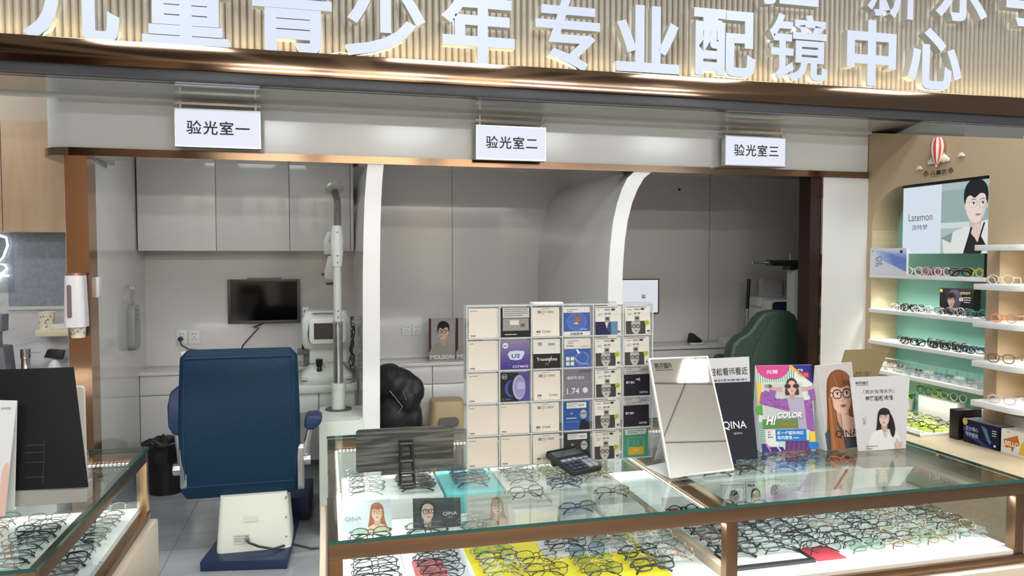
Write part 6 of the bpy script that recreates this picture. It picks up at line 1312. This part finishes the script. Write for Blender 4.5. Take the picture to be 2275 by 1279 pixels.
# colourful standee
def art_hicolor(A, w, h):
    A.rect(0, 0, w, h, (214, 226, 222))
    for i in range(17): A.rect(w * (.02 + .04 * i), h * .76, w * (.035 + .04 * i), h, (84, 150, 120))
    A.poly([(w * .52, h), (w, h * .78), (w, h)], (226, 176, 60)); A.poly([(w * .64, h), (w, h), (w, h * .78), (w * .86, h * .86)], (46, 44, 130)); A.ell(w * .30, h, w * .30, h * .165, (206, 74, 140), 24, 180, 360)
    A.text('元锦', w * .18, h * .905, h * .052, (240, 230, 236), .012, w * .2); A.text('变色', w * .74, h * .925, h * .035, (226, 220, 240), .02, w * .1); A.text('智能', w * .74, h * .86, h * .06, (226, 90, 60), .03, w * .2)
    A.rect(0, h * .48, w * .1, h * .8, (232, 196, 70)); A.ell(w * .06, h * .48, w * .12, h * .06, (90, 160, 70)); A.rect(w * .08, h * .2, w * .82, h * .80, (214, 216, 206)); A.rect(w * .1, h * .22, w * .8, h * .785, (196, 200, 196))
    A.ell(w * .22, h * .755, w * .05, h * .022, (90, 86, 84)); A.ell(w * .17, h * .755, w * .04, h * .022, (150, 146, 142))
    A.poly([(w * .02, h * .55), (w * .06, h * .68), (w * .16, h * .71), (w * .36, h * .60), (w * .62, h * .62), (w * .9, h * .58), (w * .98, h * .62), (w * 1.0, h * .2), (w * .86, h * .25), (w * .82, h * .45), (w * .52, h * .46), (w * .3, h * .50)], (150, 92, 164))
    q = random.Random(8)
    for _ in range(90):
        x, y = q.uniform(.05, .97), q.uniform(.45, .69)
        if (x < .5 and y < .70 - .25 * x and y > .53 - .1 * x) or (x > .88): A.ell(w * x, h * y, w * .018, h * .008, q.choice([(176, 120, 186), (124, 72, 140)]), 8)
    A.poly([(w * .52, h * .62), (w * .82, h * .62), (w * .86, h * .25), (w * .62, h * .25)], (178, 166, 190)); A.poly([(w * .46, h * .12), (w * .88, h * .12), (w * .92, h * .0), (w * .44, 0)], (110, 66, 128)); [A.line([(w * (.5 + .08 * i), h * .12), (w * (.46 + .09 * i), 0)], w * .012, (60, 40, 76)) for i in range(5)]
    head(A, w * .62, h * .74, h * .155, (72, 52, 50), (218, 176, 164), (178, 166, 190), 'bob', None, 0, (190, 80, 90), False, eyes=False)
    for sx in (-1, 1):
        A.ell(w * (.62 + sx * .075), h * .752, w * .058, h * .026, (60, 40, 46)); A.ring(w * (.62 + sx * .075), h * .752, w * .058, h * .026, w * .008, (150, 110, 90))
        for k in (.0, .035): A.line([(w * (.62 + sx * .17), h * (.735 - k)), (w * (.62 + sx * .34), h * (.725 - k * .3))], w * .035, (206, 162, 150))
        A.ell(w * (.62 + sx * .33), h * .72, w * .06, h * .03, (206, 162, 150)); A.poly([(w * (.62 + sx * .28), h * .70), (w * (.62 + sx * .40), h * .72), (w * (.62 + sx * .46), h * .60), (w * (.62 + sx * .34), h * .58)], (150, 92, 164))
    [A.rect(0, h * (.04 + .022 * i), w * .08, h * (.052 + .022 * i), (90, 160, 150)) for i in range(14)]
    A.rect(w * .06, h * .262, w * .70, h * .37, (90, 140, 70)); A.text('嗨色派', w * .36, h * .285, h * .05, (206, 84, 60), .02, w * .3)
    for dx, dy, c in ((.008, -.006, (60, 30, 60)), (0, 0, (246, 244, 246))): A.text('H!', w * (.12 + dx), h * (.31 + dy), h * .14, c, .04, w * .16, slant=.25, rot=.1); A.text('COLOR', w * (.32 + dx), h * (.385 + dy), h * .085, c, .04, w * .46, slant=.2, rot=.22)
    A.rect(w * .10, h * .06, w * .32, h * .25, (232, 232, 230)); A.text('更快', w * .14, h * .215, h * .02, (60, 60, 60), .03); A.text('更深', w * .14, h * .185, h * .02, (60, 60, 60), .03); A.text('更稳定', w * .14, h * .155, h * .02, (60, 60, 60), .03)
    A.rect(w * .28, h * .115, w * .84, h * .25, (40, 120, 196)); A.text('新一代蓝钻光感', w * .31, h * .195, h * .04, (236, 242, 250), .025, w * .48); A.text('车内变色', w * .31, h * .14, h * .045, (236, 242, 250), .025, w * .27); A.fineprint(w * .6, h * .145, w * .2, h * .018, 1, (220, 230, 240), 4)
    A.poly([(w * .02, 0), (w * .02, h * .09), (w * .1, h * .09), (w * .16, h * .05), (w * .4, h * .05), (w * .44, 0)], (60, 52, 130)); A.line([(w * .1, h * .09), (w * .18, 0)], w * .03, (200, 120, 170)); A.line([(w * .3, h * .05), (w * .36, 0)], w * .02, (230, 230, 236)); A.ell(w * .96, h * .06, w * .1, h * .05, (40, 120, 196)); A.rect(w * .9, h * .1, w, h * .22, (236, 200, 70))
standee('cardboard_standee', 'colourful standee of a woman in sunglasses and a purple fluffy coat', 'standee', (1690, 1003), (1812, 1000), (1803, 810), (1679, 812), 10, art_hicolor, ZT + .001, .003, .07, M_PAPER, 'side')
def art_qwoman(A, w, h):
    A.rect(0, 0, w, h, (196, 190, 188)); head(A, w * .58, h * .62, h * .42, (136, 82, 52), (224, 184, 164), (70, 78, 84), 'long', (34, 26, 26), .12, (180, 84, 80), True, 1.2, gw=.024)
    A.poly([(w * .1, 0), (w * .2, h * .62), (w * .32, h * .62), (w * .36, h * .3), (w * .5, h * .14), (w * .52, 0)], (160, 100, 62)); A.line([(w * .2, 0), (w * .24, h * .6)], w * .02, (190, 128, 84)); A.line([(w * .36, 0), (w * .28, h * .6)], w * .02, (126, 74, 46))
    A.poly([(w * .52, h * .42), (w * 1.0, h * .32), (w, h * .12), (w * .5, h * .14)], (220, 182, 162)); A.text('QINA', w * .28, h * .14, h * .115, (50, 40, 38), .004, w * .66, rot=.08)
standee('cardboard_standee', 'standee with a close portrait of a brown-haired woman in black glasses', 'standee', (1838, 1001), (1912, 992), (1892, 804), (1812, 812), 8, art_qwoman, ZT + .001, .003, .09, M_PAPER, 'side')
def art_my(A, w, h):
    A.rect(0, 0, w, h, (204, 202, 204)); A.text('明月镜片', w * .08, h * .90, h * .045, (60, 58, 60), .03, w * .22); A.line([(w * .08, h * .885), (w * .30, h * .885)], h * .006, (60, 58, 60)); A.text('「高折智薄系列」', w * .20, h * .77, h * .06, (84, 82, 84), .004, w * .54); A.text('更薄的新选择', w * .22, h * .67, h * .075, (50, 48, 50), .022, w * .50)
    A.text('陈老师', w * .15, h * .42, h * .03, (90, 88, 90), .01, vert=True); A.rect(w * .20, h * .36, w * .205, h * .47, (120, 118, 120))
    head(A, w * .55, h * .42, h * .20, (36, 32, 34), (214, 184, 172), (222, 220, 218), 'long', None, -.1, (176, 100, 100), True, 1.5); A.blob([(w * .66, h * .48), (w * .72, h * .40), (w * .76, h * .26), (w * .72, h * .16), (w * .66, h * .24), (w * .655, h * .36)], (36, 32, 34))
    A.poly([(w * .5, h * .28), (w * .57, h * .2), (w * .63, h * .29), (w * .57, h * .15)], (214, 184, 172)); A.poly([(w * .74, h * .06), (w * .80, h * .14), (w * .84, h * .10), (w * .92, h * .08), (w * .90, h * .02), (w * .78, h * .0)], (206, 172, 156)); A.fineprint(w * .16, h * .05, w * .24, h * .018, 2, (120, 118, 120), 3)
standee('cardboard_standee', 'pale grey standee with a dark-haired woman in a white blouse', 'standee', (1907, 1002), (2012, 995), (2021, 833), (1888, 838), 8, art_my, ZT + .001, .003, .10, M_PAPER, False)
def art_gold(A, w, h): A.text('BOLON', w * .36, h * .56, h * .20, (84, 68, 36), .0, w * .38, slant=.2); A.fineprint(w * .5, h * .44, w * .1, h * .04, 1, (96, 80, 48), 2)
standee('plaque', 'dull gold leaning plaque behind the two woman standees', 'plaque', (1828, 946), (1905, 942), (1976, 773), (1879, 777), 14, art_gold, ZT + .001, .005, .10, mat('dull_gold', (124, 106, 70), .42, .35), False)

# ================================================================== ON THE LEFT SHOWCASE
t = thing('picture_board', 'large black board leaning on the left showcase', 'board', (-.78, 2.45, ZT))
BL, BR, TR, TL, back, n = plane_card((-120, 1096), (195, 1082), (162, 815), (-60, 822), ZT + .05, 14)
if n.dot(EYEV - BL) < 0: n = -n
b = MB().use(mat('board_black', (14, 13, 17), .6, 0, 0, None, .25)); slab(b, [BL, BR, TR, TL], n, .008); part('board', b, t, bevel=.002)
b = MB().use(mat('block_grey', (170, 166, 160), .35)); U = (BR - BL).normalized()
b.box(BL.x + .1, BL.y - .005, ZT + .001, BR.x - .01, BL.y + .05, ZT + .052); part('grey_block', b, t)  # pale grey block below the lower edge of the black board
b = MB().use(M_BLACK); ft = (BL + BR) / 2 + back * .16; ft.z = ZT + .002; md = (TL + TR) / 2 * .6 + (BL + BR) / 2 * .4; slab(b, [ft - U * .05, ft + U * .05, md + U * .05 + back * .01, md - U * .05 + back * .01], n, .004); part('support', b, t, smooth=False)
A = Art((BR - BL).length, (TL - BL).length)
for y in (.10, .22, .30, .36): A.line([(A.w * .55, A.h * y), (A.w * .70, A.h * y)], .0015, (70, 72, 80))
A.line([(A.w * .68, A.h * .05), (A.w * .70, A.h * .4)], .0015, (60, 62, 70)); A.build('line_drawing', bilin(BL, BR, TR, TL), t)
q0, q1 = at_y(160, 1000, 2.62), at_y(186, 858, 2.62)
t = thing('cream_placard', 'slim white panel with rounded corner just behind the black board', 'panel', (q1.x - .08, 2.62, ZT))
b = MB().use(M_CREAM).prism(rrect(q1.x - .20, ZT + .001, q1.x, q1.z, .012), 2.62, 2.635, 'y'); part('panel', b, t)
part('foot', MB().use(M_CREAM).box(q1.x - .15, 2.625, ZT + .001, q1.x - .05, 2.70, ZT + .008), t)
def art_left(A, w, h): A.rect(0, 0, w, h, (226, 226, 226)); A.text('AW0700', w * .70, h * .92, h * .030, (90, 90, 92), .01, w * .2); A.poly([(w * .86, 0), (w * .86, h * .38), (w * .90, h * .44), (w * .96, h * .46), (w, h * .43), (w, 0)], (226, 186, 172)); A.fineprint(w * .6, h * .62, w * .25, h * .012, 1, (150, 150, 150), 3)
standee('cardboard_standee', 'white folded standee with a pink picture, cut by the left picture edge', 'standee', (-110, 1150), (10, 1146), (37, 890), (-70, 888), 12, art_left, ZT + .001, .003, .05, M_PAPER, 'side')
# ================================================================== FAR LEFT
YW = 4.74
q = lambda x, y, Y=YW: at_y(x, y, Y)
M_OAK = noise_mat('oak_veneer', (204, 176, 146), (192, 163, 132), (16, 16, 1.6), 4, .45, dist=.6)
z0, z1 = q(60, 515).z, q(60, 268).z; xs = [q(-190, 500).x, q(6, 500).x, q(148, 500).x]
for i, lab in enumerate(('oak wall cabinet cut by the left picture edge', 'oak wall cabinet left of the copper post')):
    t = thing('wall_cabinet', lab, 'cabinet', ((xs[i] + xs[i + 1]) / 2, YW, z0), 'oak wall cabinets')
    part('body', MB().use(M_OAK).box(xs[i] + .001, YW + .02, z0 + .002, xs[i + 1] - .001, 4.999, z1), t); part('door', MB().use(M_OAK).box(xs[i] + .002, YW, z0, xs[i + 1] - .002, YW + .018, z1), t, bevel=.001)
a0, a1 = q(20, 680, 4.98), q(150, 515, 4.98)
t = thing('felt_board', 'blue-grey felt board on the marble wall below the oak cabinet', 'board', (a0.x, 4.98, a0.z))
part('felt', MB().use(noise_mat('blue_grey_felt', (148, 156, 172), (162, 168, 182), (40, 40, 40), 4, .9)).box(a0.x, 4.978, a0.z, a1.x, 4.999, a1.z), t)
b = MB().use(M_PLASTIC).box(a0.x - .005, 4.97, a0.z - .022, a1.x, 4.999, a0.z - .001); part('white_ledge', b, t)
M_NEON = mat('neon_white', (255, 255, 255), .4, 0, 3.0, (240, 250, 255))
t = thing('neon_sign', 'white glowing neon outline sign cut by the left picture edge', 'sign', q(5, 580, 4.96))
b = MB().use(M_NEON); b.tube([q(x, y, 4.95) for x, y in ((-40, 520), (-10, 520), (14, 528), (17, 545), (8, 570), (-6, 585), (10, 588), (16, 596), (6, 606), (-12, 612), (4, 612), (20, 612))], .006, 8); part('neon_tube', b, t)
b = MB().use(M_NEON); b.tube([q(x, y, 4.95) for x, y in ((-30, 640), (-8, 626), (4, 612))], .006, 8); part('neon_tube', b, t)
part('backing', MB().use(M_ACRYL).box(q(-60, 0, 4.98).x, 4.975, q(0, 650, 4.98).z, q(15, 0, 4.98).x, 4.98, q(0, 505, 4.98).z), t)
# side counter with things on it
xa, xb = q(-160, 0).x, -1.34
single('side_counter', MB().use(noise_mat('counter_marble', (222, 222, 224), (180, 180, 184), (2, 2, 2), 5, .2, dist=2)).box(xa, 4.20, 0, xb, 4.999, .84), 'white marble side counter behind the black board', 'counter', bevel=.004)
a0, a1 = q(78, 748), q(150, 733)
t = thing('wall_shelf', 'small cream wall shelf beside the cup dispenser', 'shelf', (a0.x, 4.8, a0.z))
part('board', MB().use(mat('cream_shelf', (226, 220, 186), .4)).box(a0.x, YW, a0.z, -1.335, 4.999, a0.z + .035), t, bevel=.003)
def cup(name, label, c, r0, r1, h, flip=False):
    t = thing(name, label, 'cup', c, 'paper cups'); M_CUP = mat('cup_paper', (236, 230, 208), .5)
    if flip: prof = [(r1, 0), (r0, h)]
    else: prof = [(r0, 0), (r1, h), (r1 + .002, h + .002), (r1 + .002, h + .005), (r1 - .002, h + .005), (r1 - .003, h - .002), (r0 - .002, .006)]
    part('cup_body', MB().use(M_CUP).lathe(prof, c, 28), t)
    rr = random.Random(int(c[0] * 1000)); b = MB(); cols = [mat('dot_brown', (150, 110, 80), .5), mat('dot_grey', (120, 120, 124), .5), mat('dot_pink', (214, 150, 130), .5)]
    for k in range(16):
        a = rr.uniform(math.pi, 2 * math.pi); z = rr.uniform(.12, .85) * h; kk = z / h; rad = (r0 + (r1 - r0) * kk if not flip else r1 + (r0 - r1) * kk) + .0008; s_ = rr.uniform(.003, .006)
        cc = Vector((c[0] + rad * math.cos(a), c[1] + rad * math.sin(a), c[2] + z)); tx = Vector((-math.sin(a), math.cos(a), 0)); b.use(cols[k % 3]); b.add([cc + tx * s_ * math.cos(p) + Vector((0, 0, s_ * math.sin(p))) for p in [2 * math.pi * i / 10 for i in range(10)]], [tuple(range(10))])
    part('dot_print', b, t, smooth=False)
s_top = a0.z + .0355
p = q(103, 700, 4.82); cup('paper_cup', 'paper cup with brown dots standing on the cream wall shelf', (p.x, 4.82, s_top), .034, .044, .095)
p = q(134, 730, 4.85); single('white_dish', MB().use(M_PLASTIC).prism([(p.x - .05, 4.80), (-1.34, 4.80), (-1.34, 4.90), (p.x - .05, 4.90)], s_top, s_top + .03, 'z'), 'low white dish on the cream wall shelf beside the paper cup', 'dish', bevel=.004)
# cup dispenser on the copper post
YD = YH - .11
a0, a1 = at_y(140, 728, YD), at_y(187, 612, YD)
t = thing('cup_dispenser', 'white wall cup dispenser fixed to the copper post', 'dispenser', ((a0.x + a1.x) / 2, YH, a0.z))
cxd, wd_ = (a0.x + a1.x) / 2 - .004, (a1.x - a0.x) / 2 - .004
b = MB().use(mat('dispenser_white', (234, 230, 232), .3)); loft(b, [[(cxd + x, YH - .056 + y, z) for x, y in rrect(-wd_ * k, -.054, wd_ * k, .054, .03)] for z, k in ((a0.z, 1.06), (a0.z + .03, 1.07), (a1.z - .02, .92), (a1.z, .88))]); part('housing', b, t)
part('chrome_cap', MB().use(FRAME['rose']).prism(rrect(cxd - wd_ * .86, YH - .106, cxd + wd_ * .86, YH - .004, .028), a1.z, a1.z + .012, 'z'), t)
z0, z1 = at_y(152, 705, YD).z, at_y(152, 634, YD).z; sx = at_y(154, 670, YD).x
part('level_window', MB().use(mat('slot_grey', (120, 108, 108), .3)).prism(rrect(sx - .008, z0, sx + .008, z1, .0075), YH - .1135, YH - .1095, 'y'), t)
part('window_rim', MB().use(FRAME['rose']).prism(rrect(sx - .0105, z0 - .003, sx + .0105, z1 + .003, .0095), YH - .1122, YH - .1085, 'y'), t)
cup('paper_cup', 'paper cup with grey dots hanging out of the white dispenser', (at_y(166, 740, YD).x, YH - .056, at_y(166, 752, YD).z), .040, .031, .075, True)
# taps and clutter
p = q(56, 780, 4.6)
t = thing('soap_pump', 'chrome bottle with a short spout on the side counter', 'bottle', (p.x, 4.6, .84))
part('bottle', MB().use(M_CHROME).lathe([(.05, .001), (.05, .03), (.036, .06), (.022, .09), (.022, .15), (.025, .15), (.025, .20)], (p.x, 4.6, .84), 24), t)
part('spout', MB().use(M_ACRYL).prism([(p.x - .01, 4.58), (p.x + .07, 4.58), (p.x + .07, 4.62), (p.x - .01, 4.62)], 1.015, 1.022, 'z'), t)
p = q(90, 800, 4.42); b = MB().use(noise_mat('white_cloth', (232, 232, 230), (214, 214, 214), (30, 30, 30), 3, .9, bump=.3)); b.ellipsoid((p.x, 4.42, .862), (.12, .08, .085), 28, 16); b.v = [Vector((v.x, v.y, max(v.z, .841))) for v in b.v]
single('folded_cloth', b, 'rumpled white cloth heap on the side counter behind the black board', 'cloth', loc=(p.x, 4.42, .841))
p = q(122, 800, 4.66)
t = thing('spray_bottle', 'black and white trigger bottle behind the white cloth', 'bottle', (p.x, 4.66, .84))
part('bottle', MB().use(M_PLASTIC).lathe([(.035, .001), (.036, .09), (.02, .12), (.014, .13)], (p.x, 4.66, .84), 20), t); part('trigger', MB().use(M_BLACK).prism([(p.x - .05, .985), (p.x + .04, .97), (p.x + .05, 1.02), (p.x - .03, 1.03)], 4.64, 4.68, 'y'), t, bevel=.004)
p = q(140, 806, 4.34); single('red_pouch', MB().use(mat('wine_cloth', (130, 40, 70), .7)).prism([(p.x - .05, .841), (p.x + .05, .841), (p.x + .03, .875), (p.x, .895), (p.x - .03, .875)], 4.32, 4.38, 'y'), 'small wine red pouch beside the white cloth', 'pouch', bevel=.008)
t = thing('card_terminal', 'grey keypad device cut by the left picture edge', 'device', q(0, 740, 4.5)); 
a0, a1 = q(-40, 812, 4.5), q(15, 697, 4.5)
b = MB().use(mat('device_grey', (104, 104, 112), .4)); b.prism([(a0.x, .841), (a1.x + .01, .841), (a1.x - .01, q(0, 770, 4.5).z), (a0.x, q(0, 765, 4.5).z)], 4.47, 4.60, 'y'); part('base', b, t, bevel=.006)
b = MB().use(mat('device_grey', (104, 104, 112), .4)); b.prism([(a0.x, q(0, 733, 4.5).z), (a1.x - .004, q(0, 735, 4.5).z), (a1.x, a1.z), (a0.x, a1.z + .003)], 4.44, 4.53, 'y'); part('head', b, t, bevel=.005)
part('neck', MB().use(M_GREYP).box(a0.x, 4.48, q(0, 775, 4.5).z, a1.x - .03, 4.52, q(0, 730, 4.5).z), t)
A = Art(1, 1); 
for i in range(3):
    for j in range(4): A.rect(.35 + i * .2, .2 + j * .18, .5 + i * .2, .32 + j * .18, (70, 72, 84))
A.build('keypad', sheet((a0.x + .02, 4.439, q(0, 733, 4.5).z), (1, 0, 0), (0, 0, 1), a1.x - a0.x - .03, a1.z - q(0, 733, 4.5).z), t)

p = at_z(1468, 775, .826)
eyeglasses('panto', 'teal', .0018, 'clear', 'open', pose_shelf(2.30, 5.56, .826, 20), 'teal eyeglasses on the worktop below the lit chart monitor', 'eyeglasses on worktops')
